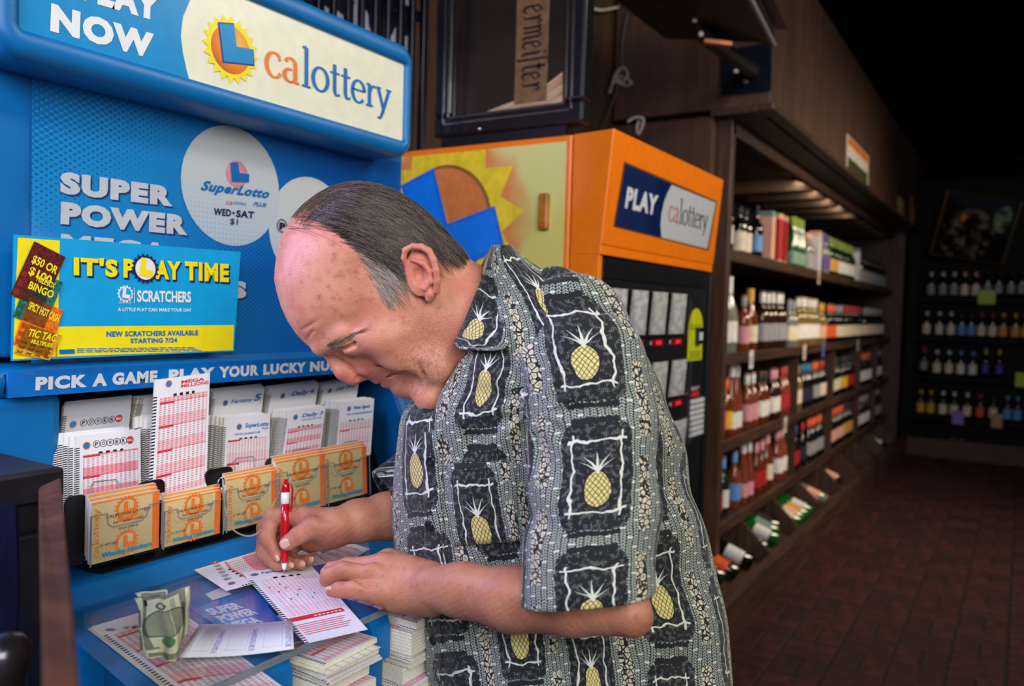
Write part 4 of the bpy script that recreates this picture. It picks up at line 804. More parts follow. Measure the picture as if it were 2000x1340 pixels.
# ================================================================== glass-fronted framed panel standing on the machine
FXp = 1.76; PFr = Plane((FXp, 0, 0), (-1, 0, 0)); fz0 = PFr(990, 254)[2]; fy1, fy0 = PFr(848, 180)[1], PFr(1139, 180)[1]; fz1 = fz0+.72; bw = PFr(848, 180)[1]-PFr(880, 180)[1]
fr = thing('framed_mirror', 'black framed mirror with chrome inner lines and old-style lettering on top of the machine', 'mirror', (FXp, (fy0+fy1)/2, fz0))
fb = plain('black_lacquer_frame', (18, 19, 22), .25, var=.1, coat=.3); chrome = plain('chrome_line', (190, 194, 200), .15, 1)
for nm, y0, y1, z0, z1 in (('frame_rail', fy0, fy1, fz0, fz0+bw*1.0), ('frame_rail', fy0, fy1, fz1-bw, fz1), ('frame_stile', fy0, fy0+bw, fz0+bw, fz1-bw), ('frame_stile', fy1-bw, fy1, fz0+bw, fz1-bw)): MB().box((FXp, y0, z0), (FXp+.05, y1, z1)).build(nm, fb, fr, bevel=.008, seg=3)
for k, e in ((.55, .004), (.85, .003)):
    i0, i1, j0, j1 = fy0+bw*k, fy1-bw*k, fz0+bw*k, fz1-bw*k
    for q in (((i0, j0), (i1, j0+e)), ((i0, j1-e), (i1, j1)), ((i0, j0), (i0+e, j1)), ((i1-e, j0), (i1, j1))): MB().box((FXp-.003, q[0][0], q[0][1]), (FXp+.002, q[1][0], q[1][1])).build('chrome_line', chrome, fr)
def mirror_mat():
    g = G('dim_mirror_glass', rough=.08, metal=.0, spec=.8, coat=.5); v = g.objvec(); n = g.noise(v, 5, 3); g.set(color=g.mix(n.ss(.3, .7), srgb(38, 31, 28), srgb(58, 47, 40)), metal=.25); return g.m
MB().box((FXp+.012, fy0+bw*.9, fz0+bw*.9), (FXp+.02, fy1-bw*.9, fz1-bw*.9)).build('mirror_glass', mirror_mat(), fr)
PG = Plane((FXp+.0112, 0, 0), (-1, 0, 0)); g0, g1 = PG(1005, 180), PG(1068, 180)
bnd = MB().box((FXp+.0108, g1[1], fz0+bw*1.0+.01), (FXp+.0118, g0[1], fz1-bw)).build('gilt_band', plain('faded_gilt_print', (122, 92, 58), .4, var=.12), fr)
BL = {'e': ([[(.15, .1), (.15, .85), (.45, 1), (.6, .75), (.2, .48)], [(.15, .12), (.4, 0), (.62, .2)]], .72), 'r': ([[(.1, 0), (.28, .12), (.28, .85), (.12, .95)], [(.28, .8), (.52, 1), (.66, .82)]], .7), 'm': ([[(.1, 0), (.22, .1), (.22, .9), (.1, 1)], [(.22, .85), (.45, 1), (.55, .85), (.55, .1), (.48, 0)], [(.55, .85), (.78, 1), (.9, .85), (.9, .12), (1.02, 0)]], 1.1),
      'n': ([[(.1, 0), (.22, .1), (.22, .9), (.1, 1)], [(.22, .85), (.48, 1), (.6, .85), (.6, .12), (.72, 0)]], .8), 'i': ([[(.1, .95), (.22, .9), (.22, .1), (.36, 0)], [(.18, 1.25), (.3, 1.3)]], .42), 's': ([[(.1, -.35), (.22, -.2), (.22, 1.3), (.4, 1.55), (.55, 1.45)]], .5), 't': ([[(.24, 1.3), (.24, .12), (.44, 0), (.55, .1)], [(.05, .95), (.5, .95)]], .55)}
mb = MB(); zc = PG(1050, 0)[2]; wdt = g0[1]-g1[1]; xh = wdt*.55; z = fz1-bw-.02; zz = PG(1040, 5)[2]
tot = sum(BL[ch][1] for ch in 'ermeister'); length = PG(1040, 8)[2]-PG(1040, 178)[2]; sc = length/tot; z = PG(1040, 8)[2]; yb_ = g1[1]+wdt*.22+xh*1.0
for ch in 'ermeister':
    st, ad = BL[ch]; v, f = nib(st, .24, .09, math.radians(40)); mb.add([(FXp+.0100, g0[1]-wdt*.22-p[1]*xh, z-p[0]*sc) for p in v], f); z -= ad*sc
mb.build('lettering', plain('dark_brown_lettering', (36, 26, 20), .5), bnd)
streak = MB(); PS_ = Plane((FXp+.0114, 0, 0), (-1, 0, 0)); sm = G('streaked_pale_reflection', rough=.2, coat=.4); x, y, z = sm.coord('UV'); n_ = sm.noise(sm.vec(x*.6, y*9), 2.2, 3); sm.set(color=sm.mix(n_.ss(.35, .65), srgb(176, 116, 62), srgb(206, 190, 166)))  # pale streak painted on the glass in place of a reflection
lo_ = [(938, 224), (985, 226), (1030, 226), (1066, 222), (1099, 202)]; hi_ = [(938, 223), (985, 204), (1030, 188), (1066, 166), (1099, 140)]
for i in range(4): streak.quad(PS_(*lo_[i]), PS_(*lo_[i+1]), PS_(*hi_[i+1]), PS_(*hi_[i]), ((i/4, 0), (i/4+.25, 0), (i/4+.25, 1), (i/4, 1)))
streak.build('painted_reflection_streak', sm.m, fr)
o = PFr(937, 252); mb = MB(); 
mb.lathe([(.000, .006), (.003, .0055), (.006, .003), (.007, 0), (.005, -.004)], 14, (0, 0, 0)); mb.v = [(o[0]-.002-z_, o[1]+x_, o[2]+y_) for x_, y_, z_ in mb.v]; mb.build('lock_knob', chrome, fr, smooth=True)
stz = mtop+.001; MB().box((FXp+.01, fy0+.05, stz), (FXp+.12, fy1-.02, fz0-.001)).build('stand_base', M['black'], fr)
# ================================================================== barred window behind the station
wz0, wz1, wx0, wx1 = 1.75, 2.95, 1.15, 2.12
win = struct(MB().box((wx0-.04, 1.785, wz0-.04), (wx1+.04, 1.80, wz1+.04)).build('window_1', M['dark']))
def pane_mat():
    g = G('painted_daylight_pane', rough=.2); v = g.objvec(); n = g.voro(v, 9, 'F1', 'Color'); k = g.noise(v, 5, 2); c = g.mix(k.gt(.54), srgb(24, 26, 36), srgb(170, 172, 196)); g.set(color=c, emit=c, es=.25); return g.m  # pale blotches with a faint glow, painted as daylight behind the bars
MB().box((wx0, 1.780, wz0), (wx1, 1.786, wz1)).build('window_pane', pane_mat(), win)
barm = plain('blue_black_steel_bar', (20, 22, 40), .3, .5)
for i in range(17):
    x = wx0+.02+i*.058; w = .017 if i % 2 else .026; MB().box((x, 1.70, wz0-.03), (x+w, 1.72, wz1)).build('window_bar', barm, win, bevel=.003)
for z in (wz0, 2.35): MB().box((wx0-.02, 1.722, z), (wx1+.02, 1.735, z+.03)).build('window_crossbar', barm, win)
# ================================================================== bottle shelving along the wall
SX0, SX1, SY, KY, WY = 3.80, 9.42, 1.22, 1.0, 1.78
ZS = [1.715, 1.215, .79, .385]                       # shelf tops, upper to lower
unit = thing('bottle_shelving', 'long dark wood shelving unit full of bottles, with a deep fascia above', 'shelving', ((SX0+SX1)/2, 1.4, 0))
zt = 2.335
struct(MB().box((SX0-.10, KY+.01, zt+.03), (XB, WY, 3.1)).build('wall_soffit', M['wall'], bevel=.004))
MB().box((SX0-.12, KY-.012, zt), (SX1+.3, KY+.05, zt+.032)).build('fascia_lip', M['wood'], unit, bevel=.006)
MB().box((SX0-.11, KY+.02, zt-.002), (SX0+.02, SY+.06, zt+.032)).build('end_lip', M['wood'], unit, bevel=.004)
MB().box((SX0, KY+.06, zt-.004), (SX1, WY, zt+.028)).build('top_board', M['wood'], unit)
MB().box((SX0, KY+.20, zt-.07), (SX1, KY+.23, zt-.004)).build('fascia_inner', M['wood'], unit)
for i in range(9):
    x = 5.55+.42*i; MB().box((x, KY+.24, zt-.085), (x+.14, WY, zt-.006)).build('ceiling_rib', plain('pale_brown_rib', (120, 92, 72), .6) if i == 0 else bpy.data.materials['pale_brown_rib'], unit)
MB().box((SX0-.02, SY-.02, 0), (SX0+.035, SY+.05, zt)).build('upright', M['woodv'], unit, bevel=.004)
MB().box((SX0-.098, SY+.052, .42), (SX0+.01, WY, zt)).build('end_panel', M['wall'], unit)
MB().box((SX1, KY+.1, 0), (SX1+.10, WY, zt)).build('upright', M['woodv'], unit, bevel=.004)
MB().box((SX0, WY-.012, 0), (SX1, WY, zt)).build('back_board', M['dark'], unit)
for k, z in enumerate(ZS):
    MB().box((SX0, SY-.006, z-.032), (SX1, WY, z)).build('shelf_board', M['wood'], unit)
    MB().box((SX0, SY-.024, z-.040), (SX1, SY-.006, z+.014)).build('shelf_lip', M['wood'], unit, bevel=.003)
bays = [5.38, 6.55, 7.75, 8.7]
for x in bays: MB().box((x, SY+.0, ZS[3]), (x+.03, WY, ZS[1]-.03)).build('bay_divider', M['woodv'], unit)
# slanted bins under the lowest shelf
MB().box((2.62, KY, .0), (SX1, KY+.035, .185)).build('kick_board', M['wood'], unit, bevel=.003); MB().box((2.62, KY-.008, .185), (SX1, KY+.05, .205)).build('kick_rail', M['wood'], unit, bevel=.004)
zA, zB, yA, yB = .12, .33, KY+.04, 1.62
MB().prism([(2.64, yA, zA), (2.64, yB, zB), (2.64, yB, zB-.02), (2.64, yA, zA-.02)], (SX1-2.64-.01, 0, 0)).build('bin_floor', M['wood'], unit)
for x in (2.64, 3.40, 4.18, 4.80, 5.42, 6.1, 6.8, 7.5, 8.2, 8.9): MB().prism([(x, KY+.036, .10), (x, KY+.036, .195), (x, SY-.03, ZS[3]-.045), (x, WY-.02, ZS[3]-.045), (x, WY-.02, .10)], (.022, 0, 0)).build('bin_divider', M['woodv'], unit)
# ---------------- bottles
def glassm(name, rgb, rough=.08): return plain(name, rgb, rough, spec=.6, var=.1, scale=20, coat=.3)
GL = {'black': glassm('near_black_bottle_glass', (16, 16, 14)), 'green': glassm('dark_green_bottle_glass', (16, 44, 22)), 'bgreen': glassm('bright_green_bottle_glass', (18, 88, 32)), 'amber': glassm('amber_spirit_bottle', (104, 48, 16)), 'rose': glassm('rose_wine_bottle', (128, 62, 42)), 'clear': glassm('pale_glass_bottle', (128, 128, 120)), 'brown': glassm('dark_brown_bottle', (50, 26, 14)), 'straw': glassm('straw_wine_bottle', (128, 108, 54))}
LB = {k: plain('label_'+k, v, .55, var=.07, scale=60) for k, v in dict(cream=(226, 214, 190), white=(228, 226, 224), red=(176, 30, 34), pink=(214, 150, 164), navy=(30, 34, 64), gold=(210, 160, 60), orange=(232, 92, 34), black=(28, 26, 28), blue=(100, 150, 214), yellow=(226, 186, 30), magenta=(200, 26, 110), teal=(20, 120, 160), grey=(150, 150, 156), mint=(118, 150, 134), purple=(90, 60, 150), peach=(232, 176, 150), lime=(120, 148, 40)).items()}
# white labels carry a few printed lines
PROF = {'wine': ([(.030, 0), (.0365, .006), (.037, .17), (.034, .195), (.020, .215), (.0145, .23), (.0145, .295), (.0155, .297), (.0155, .305)], .305, .0375, (.05, .14), .0152, (.245, .306)),
        'flute': ([(.028, 0), (.034, .006), (.034, .12), (.028, .18), (.018, .24), (.0145, .27), (.0145, .325), (.0155, .33)], .33, .0345, (.035, .11), .0155, (.27, .331)),
        'fizz': ([(.034, 0), (.043, .008), (.043, .15), (.038, .185), (.022, .23), (.016, .26), (.016, .30), (.018, .305), (.017, .315)], .315, .0435, (.05, .135), .0185, (.215, .318)),
        'spirit': ([(.034, 0), (.04, .006), (.040, .16), (.036, .178), (.018, .195), (.0145, .205), (.0145, .245), (.016, .246)], .246, .0405, (.03, .13), .0165, (.225, .262)),
        'square': ([(.036, 0), (.043, .005), (.043, .15), (.038, .165), (.017, .178), (.015, .2), (.015, .23)], .23, .0435, (.03, .12), .018, (.205, .25)),
        'carton': ([(.044, 0), (.044, .30)], .30, .0445, (.03, .27), .01, (.2, .2))}
_bm = {}
def bottle_mesh(kind):
    if kind in _bm: return _bm[kind]
    p, h, lr, (l0, l1), cr, (c0, c1) = PROF[kind]; seg = 4 if kind == 'carton' else (16 if kind != 'square' else 8)
    def me(prof, caps=True):
        mb = MB(); mb.lathe(prof, seg, caps=caps); m = bpy.data.meshes.new('bottle'); ang = math.pi/4 if seg == 4 else 0; k = 1.18 if seg == 4 else 1
        m.from_pydata([(k*(x*math.cos(ang)-y*math.sin(ang)), k*(x*math.sin(ang)+y*math.cos(ang)), z) for x, y, z in mb.v], [], mb.f); m.materials.append(None)
        if seg != 4: m.polygons.foreach_set('use_smooth', [True]*len(m.polygons))
        return m
    _bm[kind] = (me(p), me([(lr, l0), (lr, l1)], False), me([(cr*.97, c0), (cr, c0+.002), (cr, c1-.001), (cr*.8, c1)]) if c1 > c0 else None); return _bm[kind]
_pro = {}
def bottle(kind, gl, lb, cp, loc, label, group, rot=None, cat='bottle', scale=1.0):
    key = (kind, gl, lb, cp)
    if key not in _pro:
        nm = {'wine': 'wine_bottle', 'flute': 'wine_bottle', 'fizz': 'sparkling_wine_bottle', 'spirit': 'spirit_bottle', 'square': 'spirit_bottle', 'carton': 'bottle_carton'}[kind]
        r = thing(nm, label, cat, loc, group); b, l, c = bottle_mesh(kind)
        for n, m, mt in (('glass_body' if kind != 'carton' else 'box_body', b, GL[gl] if kind != 'carton' else LB[gl]), ('paper_label', l, LB[lb]), ('foil_cap', c, LB[cp])):
            if m is None: continue
            o = bpy.data.objects.new(n, m); COL.objects.link(o); o.parent = r; o.material_slots[0].link = 'OBJECT'; o.material_slots[0].material = mt
        _pro[key] = r
    else:
        r = copy_tree(_pro[key]); r.location = loc; r['label'] = label; r['category'] = cat
        for k_ in ('group',):
            if group: r[k_] = group
    r.rotation_euler = rot if rot else (0, 0, random.uniform(0, 6.28) if kind != 'carton' else random.uniform(-.1, .1)); r.scale = (scale,)*3
    return r
ORD = 'first second third fourth fifth sixth seventh eighth ninth tenth eleventh twelfth thirteenth fourteenth fifteenth sixteenth'.split()
def run(shelf, x0, x1, kind, gl, lb, cp, what, rows=1, step=None, y0=.05, where=None, sc=1.0):
    """a run of one kind of bottle along the front of a shelf"""
    r = PROF[kind][2]; st = step or (2*r*sc+.020)*(1.3 if kind == 'carton' else 1); n = max(1, int((x1-x0)/st)); wh = where or ('top', 'second', 'third', 'fourth')[shelf]+' long shelf'
    for j in range(rows):
        for i in range(n):
            lab = (ORD[i]+' ' if n > 1 else '')+what+' on the '+wh
            bottle(kind, gl, lb, cp, (x0+st*(i+.5)+random.uniform(-.004, .004), SY+max(y0, r*sc+.012)+j*(2*r+.015)+random.uniform(-.004, .004), ZS[shelf]+.0008), lab, what+' bottles, '+wh if kind != 'carton' else what+', '+wh, None, 'bottle' if kind != 'carton' else 'carton', sc*random.uniform(.99, 1.01))
# top shelf (one unbroken board)
T = [(0, 3.91, 4.10, 'wine', 'black', 'white', 'white', 'white-capped dark wine'), (0, 4.12, 4.42, 'spirit', 'black', 'cream', 'black', 'squat dark bottle with cream label'), (0, 4.44, 4.62, 'wine', 'black', 'blue', 'black', 'dark wine with pale blue label'),
     (0, 4.66, 4.80, 'carton', 'mint', 'peach', 'red', 'tall green and pink carton'), (0, 4.82, 5.20, 'carton', 'peach', 'red', 'red', 'tall pink and red carton'), (0, 5.24, 5.62, 'flute', 'bgreen', 'mint', 'lime', 'bright green flute bottle'), (0, 5.64, 5.88, 'spirit', 'clear', 'grey', 'peach', 'clear bottle with grey label'), (0, 5.90, 6.14, 'carton', 'peach', 'white', 'white', 'plain pale carton'),
     (0, 6.16, 6.36, 'wine', 'clear', 'purple', 'purple', 'purple-capped bottle'), (0, 6.38, 6.72, 'wine', 'green', 'gold', 'lime', 'green wine with gold label'), (0, 6.74, 7.45, 'wine', 'green', 'white', 'lime', 'green wine with broad white label'), (0, 7.48, 7.72, 'carton', 'mint', 'white', 'white', 'mint green carton'), (0, 7.75, 9.2, 'spirit', 'black', 'grey', 'black', 'small grey-labelled dark bottle'),
     # second shelf
     (1, 3.91, 4.05, 'fizz', 'clear', 'white', 'magenta', 'magenta-topped white bottle', 1, .085, .05, None, 1.25), (1, 4.05, 4.22, 'fizz', 'clear', 'white', 'white', 'white sparkling wine with red band', 1, .085, .05, None, 1.25), (1, 4.26, 4.38, 'wine', 'rose', 'pink', 'grey', 'pink-labelled rose wine'), (1, 4.40, 4.62, 'fizz', 'amber', 'cream', 'gold', 'amber bottle with cream label and gold top', 1, None, .05, None, 1.08), (1, 4.64, 5.2, 'wine', 'brown', 'grey', 'white', 'silver-capped brown wine', 1, None, .05, None, 1.12), (1, 5.24, 5.46, 'wine', 'clear', 'cream', 'grey', 'grey-capped pale wine'), (1, 5.48, 6.1, 'wine', 'straw', 'white', 'white', 'straw-coloured wine with white cap', 1, None, .05, None, 1.08),
     (1, 6.14, 6.4, 'wine', 'straw', 'peach', 'gold', 'gold-capped wine with peach label'), (1, 6.42, 6.74, 'wine', 'black', 'orange', 'orange', 'orange-labelled dark wine'), (1, 6.76, 7.05, 'wine', 'black', 'cream', 'grey', 'grey-capped dark wine'), (1, 7.08, 8.0, 'wine', 'black', 'cream', 'brown' if False else 'red', 'red-capped dark wine with cream label', 1, .095), (1, 8.05, 9.3, 'wine', 'black', 'cream', 'grey', 'far dark wine with cream label', 1, .105),
     # third shelf
     (2, 3.91, 3.98, 'wine', 'rose', 'magenta', 'magenta', 'magenta-capped rose wine'), (2, 4.0, 4.09, 'wine', 'amber', 'yellow', 'orange', 'orange-capped wine with yellow label'), (2, 4.10, 4.36, 'flute', 'rose', 'white', 'white', 'tall rose wine with striped white label', 1, .09, .05, None, 1.12), (2, 4.38, 4.60, 'wine', 'rose', 'pink', 'white', 'pale rose wine with white cap'), (2, 4.62, 4.86, 'wine', 'amber', 'white', 'black', 'black-capped amber wine'), (2, 4.88, 5.10, 'wine', 'brown', 'white', 'pink', 'pink-capped brown wine'), (2, 5.12, 5.34, 'wine', 'rose', 'red', 'red', 'dark red capped rose wine'),
     (2, 5.46, 5.66, 'wine', 'straw', 'cream', 'gold', 'straw wine with cream label and gold cap'), (2, 5.68, 5.98, 'wine', 'black', 'navy', 'teal', 'teal-capped dark wine with navy label'), (2, 6.0, 6.2, 'wine', 'black', 'grey', 'orange', 'orange-capped dark wine with grey label'), (2, 6.22, 6.5, 'wine', 'black', 'cream', 'red', 'red-capped dark wine in the middle bay'), (2, 6.62, 7.05, 'wine', 'black', 'cream', 'black', 'plain dark wine'), (2, 7.07, 7.3, 'wine', 'black', 'yellow', 'black', 'dark wine with yellow label'), (2, 7.32, 7.7, 'wine', 'black', 'red', 'black', 'dark wine with red label'), (2, 7.82, 8.6, 'wine', 'black', 'white', 'orange', 'dark wine with white label', 1, .1), (2, 8.75, 9.3, 'wine', 'black', 'cream', 'blue', 'blue-capped dark wine', 1, .1),
     # fourth shelf
     (3, 3.91, 4.0, 'wine', 'black', 'red', 'red', 'red-labelled red-capped dark wine'), (3, 4.02, 4.2, 'wine', 'green', 'white', 'blue', 'blue-capped green wine'), (3, 4.21, 4.39, 'wine', 'rose', 'blue', 'blue', 'blue-labelled rose wine'), (3, 4.38, 4.60, 'flute', 'rose', 'pink', 'white', 'pink flute bottle'), (3, 4.62, 4.84, 'wine', 'amber', 'red', 'pink', 'red-labelled amber wine'), (3, 4.86, 5.08, 'fizz', 'amber', 'cream', 'pink', 'pink-topped amber sparkling wine', 1, None, .05, None, 1.08), (3, 5.10, 5.34, 'fizz', 'rose', 'white', 'pink', 'pink-topped rose sparkling wine', 1, None, .05, None, 1.08),
     (3, 5.46, 5.72, 'wine', 'black', 'red', 'teal', 'teal-capped dark wine with red label'), (3, 5.74, 5.92, 'wine', 'black', 'navy', 'red', 'red-capped dark wine with navy label'), (3, 5.94, 6.5, 'wine', 'black', 'grey', 'orange', 'orange-capped dark wine in the low middle bay'), (3, 6.62, 7.3, 'wine', 'black', 'peach', 'orange', 'orange-capped wine with peach label'), (3, 7.32, 7.7, 'wine', 'black', 'gold', 'black', 'black-capped wine with gold label'), (3, 7.82, 8.6, 'wine', 'black', 'white', 'grey', 'silver-capped dark wine', 1, .1), (3, 8.75, 9.3, 'wine', 'black', 'grey', 'grey', 'grey-labelled dark wine', 1, .1)]
for t in T: run(*t)
# stripes on the tall striped label
# bottles lying in the bins: necks towards the wall
def lie(x, y, kind, gl, lb, cp, what, dz=0.0):
    ang = math.atan2(zB-zA, yB-yA); z = zA+(y-yA)*math.tan(ang)+PROF[kind][2]*1.06/math.cos(ang)+dz
    bottle(kind, gl, lb, cp, (x, y, z), what, None, (-(math.pi/2-ang), 0, random.uniform(-.04, .04)))
for x, y, k, gl, lb, cp, w in ((3.66, 1.12, 'wine', 'green', 'gold', 'gold', 'green bottle lying alone in the nearest bin'), (3.80, 1.10, 'wine', 'black', 'orange', 'orange', 'dark bottle with orange cap lying in the nearest bin'), (4.02, 1.09, 'wine', 'black', 'white', 'white', 'white-labelled bottle lying at the front of its bin'), (4.30, 1.09, 'wine', 'black', 'white', 'orange', 'white-labelled bottle with orange cap lying in the second bin'),
                           (4.52, 1.09, 'wine', 'bgreen', 'white', 'gold', 'bright green bottle lying label up in the second bin'), (4.63, 1.12, 'wine', 'bgreen', 'mint', 'gold', 'green bottle lying beside the white-labelled one'), (4.72, 1.14, 'wine', 'green', 'black', 'black', 'dark green bottle lying against the bin divider'), (5.0, 1.08, 'wine', 'bgreen', 'cream', 'lime', 'green bottle with cream label in the third bin, first of four'), (5.1, 1.08, 'wine', 'bgreen', 'peach', 'lime', 'green bottle with peach label in the third bin'),
                           (5.2, 1.08, 'wine', 'bgreen', 'gold', 'gold', 'gold-labelled green bottle in the third bin'), (5.32, 1.08, 'wine', 'bgreen', 'white', 'gold', 'green bottle at the far side of the third bin'), (5.75, 1.08, 'wine', 'clear', 'peach', 'peach', 'pale peach bottle lying in the fourth bin'), (6.45, 1.10, 'wine', 'brown', 'peach', 'yellow', 'yellow-capped bottle lying in the fifth bin'), (8.35, 1.08, 'wine', 'black', 'cream', 'cream', 'cream-labelled bottle lying in a far bin'), (8.55, 1.08, 'wine', 'black', 'white', 'white', 'white-labelled bottle lying in the farthest bin')): lie(x, y, k, gl, lb, cp, w)
# price tags hanging on the shelf lips
for i, (x, s, rgb, w) in enumerate(((5.75, 0, (196, 176, 150), 'pale tag on the top shelf lip'), (4.22, 1, (220, 220, 226), 'white tag under the amber bottle'), (5.42, 1, (220, 210, 196), 'cream tag under the pale wine'), (6.0, 1, (96, 110, 200), 'round blue and yellow tag on the second shelf lip'), (7.4, 1, (190, 180, 160), 'small far tag on the second shelf lip'), (5.0, 2, (200, 196, 190), 'small tag on the third shelf lip'))):
    z = ZS[s]; r = thing('shelf_tag', w, 'price tag', (x, SY-.03, z-.05)); MB().box((x-.035, SY-.0285, z-.075), (x+.035, SY-.026, z+.02)).build('tag_card', plain('tag_card', rgb, .5), r); mb = MB(); [mb.box((x-.026, SY-.0295, z-.055+.016*k), (x+.022-.008*(k % 2), SY-.0284, z-.049+.016*k)) for k in range(3)]; mb.build('print_lines', M['ink'], r)['kind'] = 'stuff'
# cards standing on the fascia lip
def fascia_card(u0, u1, vt, vb, label, m, name='poster_card'):
    P = Plane((0, KY+.004, 0), (0, -1, 0)); a, b = P(min(u0, 1770+(u0-1770)*.22), vb), P(min(u1, 1770+(u1-1770)*.22), vb); h = P(u0, vt)[2]-P(u0, vb)[2]; z = zt+.033; mb = MB(); mb.quad((a[0], KY+.002, z), (b[0], KY+.002, z), (b[0], KY+.008, z+h), (a[0], KY+.008, z+h)); o = mb.build(name, [m, M['white']]); o.modifiers.new('card', 'SOLIDIFY').thickness = .003; return _tag(o, label, 'card')
g = G('landscape_card_print', rough=.4); x, y, z = g.coord('UV'); n = g.noise(g.vec(x*3, y*4), 2, 3); c = g.mix((y+n*.12).gt(.44), srgb(64, 70, 40), srgb(216, 214, 206)); c = g.mix((y+n*.1).gt(.78), c, srgb(226, 120, 40)); e = x.inn(.05, .95)*y.inn(.04, .97); g.set(color=g.mix(e, srgb(214, 206, 190), c))
fascia_card(1652, 1696, 275, 345, 'landscape picture card with orange sky, standing on the fascia lip', g.m)
for u0, u1, vt, vb, l, rgb in ((1753, 1764, 398, 432, 'narrow cream card on the fascia lip, beyond the landscape card', (196, 160, 120)), (1797, 1814, 428, 478, 'orange and cream card near the corner end of the fascia', (190, 120, 70)), (1820, 1832, 450, 482, 'last small tan card before the corner picture', (176, 116, 66))): fascia_card(u0, u1, vt, vb, l, plain('small_card_print', rgb, .5, var=.3, scale=25))
# ================================================================== back wall shelving
BX = 9.45; bu = thing('bottle_shelving', 'black shelving across the end wall, facing down the aisle', 'shelving', (BX+.2, -.6, 0)); PBk = Plane((BX, 0, 0), (-1, 0, 0)); zbs = [PBk(1900, v)[2] for v in (582, 661, 738, 820)]
blk = plain('blackened_wood', (13, 12, 11), .6, spec=.15, var=.2)
for z in zbs: MB().box((BX, -1.6, z-.04), (XB, 1.05, z)).build('shelf_board', blk, bu)
MB().box((BX-.05, -1.6, 0), (BX-.01, KY-.01, .19)).build('kick_board', M['wood'], bu); MB().box((BX-.02, KY-.04, .0), (BX+.06, KY+.06, 2.3)).build('upright', blk, bu); MB().box((XB-.02, -1.6, 0), (XB, 1.05, 2.9)).build('back_board', blk, bu); MB().box((BX, -1.6, .06), (XB, 1.0, .10)).build('bin_floor', blk, bu)
def brow(k, kind, gl, lb, cp, us, what):
    for i, u in enumerate(us): p = PBk(u, 600); bottle(kind, gl, lb, cp, (BX+.08, p[1], zbs[k]+.0008), (ORD[i]+' ' if len(us) > 1 else '')+what, what+'s', None)
R2 = ('first', 'second', 'third', 'fourth')
brow(0, 'spirit', 'black', 'grey', 'white', (1815, 1838, 1860), 'white-capped dark bottle on the highest end-wall shelf'); brow(0, 'spirit', 'black', 'cream', 'peach', (1881, 1903), 'peach-capped dark bottle on the highest end-wall shelf'); brow(0, 'wine', 'black', 'grey', 'black', (1926, 1948, 1972, 1993), 'tall black bottle on the highest end-wall shelf')
brow(1, 'spirit', 'black', 'cream', 'cream', (1810, 1835, 1858), 'cream-labelled bottle on the second end-wall shelf'); brow(1, 'spirit', 'black', 'blue', 'black', (1879, 1898), 'blue-labelled bottle on the second end-wall shelf'); brow(1, 'spirit', 'black', 'cream', 'red', (1918, 1940), 'red-capped bottle on the second end-wall shelf'); brow(1, 'spirit', 'brown', 'gold', 'gold', (1961, 1985, 2005), 'gold-labelled bottle on the second end-wall shelf')
brow(2, 'wine', 'black', 'grey', 'red', (1808,), 'red-capped bottle on the third end-wall shelf'); brow(2, 'spirit', 'black', 'cream', 'white', (1834, 1858), 'white-capped bottle on the third end-wall shelf'); brow(2, 'spirit', 'black', 'white', 'blue', (1881, 1905), 'blue-capped bottle on the third end-wall shelf'); brow(2, 'wine', 'black', 'purple', 'gold', (1930, 1957), 'purple-labelled bottle on the third end-wall shelf')
brow(3, 'spirit', 'brown', 'gold', 'gold', (1806, 1826), 'small gold bottle on the lowest end-wall shelf'); brow(3, 'spirit', 'black', 'cream', 'white', (1850, 1872, 1898), 'cream-labelled white-capped bottle on the lowest end-wall shelf'); brow(3, 'spirit', 'black', 'orange', 'red', (1924,), 'orange-labelled bottle on the lowest end-wall shelf'); brow(3, 'spirit', 'black', 'cream', 'black', (1950,), 'black-capped bottle on the lowest end-wall shelf'); brow(3, 'spirit', 'black', 'blue', 'blue', (1978, 1998), 'blue-labelled bottle on the lowest end-wall shelf')
for i, (u0, u1, v, k, rgb, w) in enumerate(((1911, 1945, 568, 0, (170, 196, 20), 'lime green tag on the highest end-wall shelf'), (1984, 2010, 726, 2, (170, 196, 20), 'lime green tag on the third end-wall shelf'), (1860, 1883, 804, 3, (140, 110, 190), 'purple tag on the lowest end-wall shelf'), (1936, 1958, 820, 3, (170, 140, 100), 'tan tag on the lowest end-wall shelf'))):
    P = Plane((BX-.004, 0, 0), (-1, 0, 0)); a, b = P(u0, v), P(u1, v); o = MB().box((BX-.005, b[1], zbs[k]-.06), (BX-.001, a[1], zbs[k]+.08)).build('shelf_tag', plain('bright_tag', rgb, .5)); _tag(o, w, 'price tag')
for i, u in enumerate((1862, 1880)): p = PBk(u, 862); bottle('wine', 'black', 'white', 'white', (BX+.006, p[1], .16), ('first ', 'second ')[i]+'white-capped bottle lying in the end-wall bin', 'white-capped bottles lying in the end-wall bin', (0, -math.pi/2+.12, 0) if False else (0, math.pi/2, .1), 'bottle', .84)
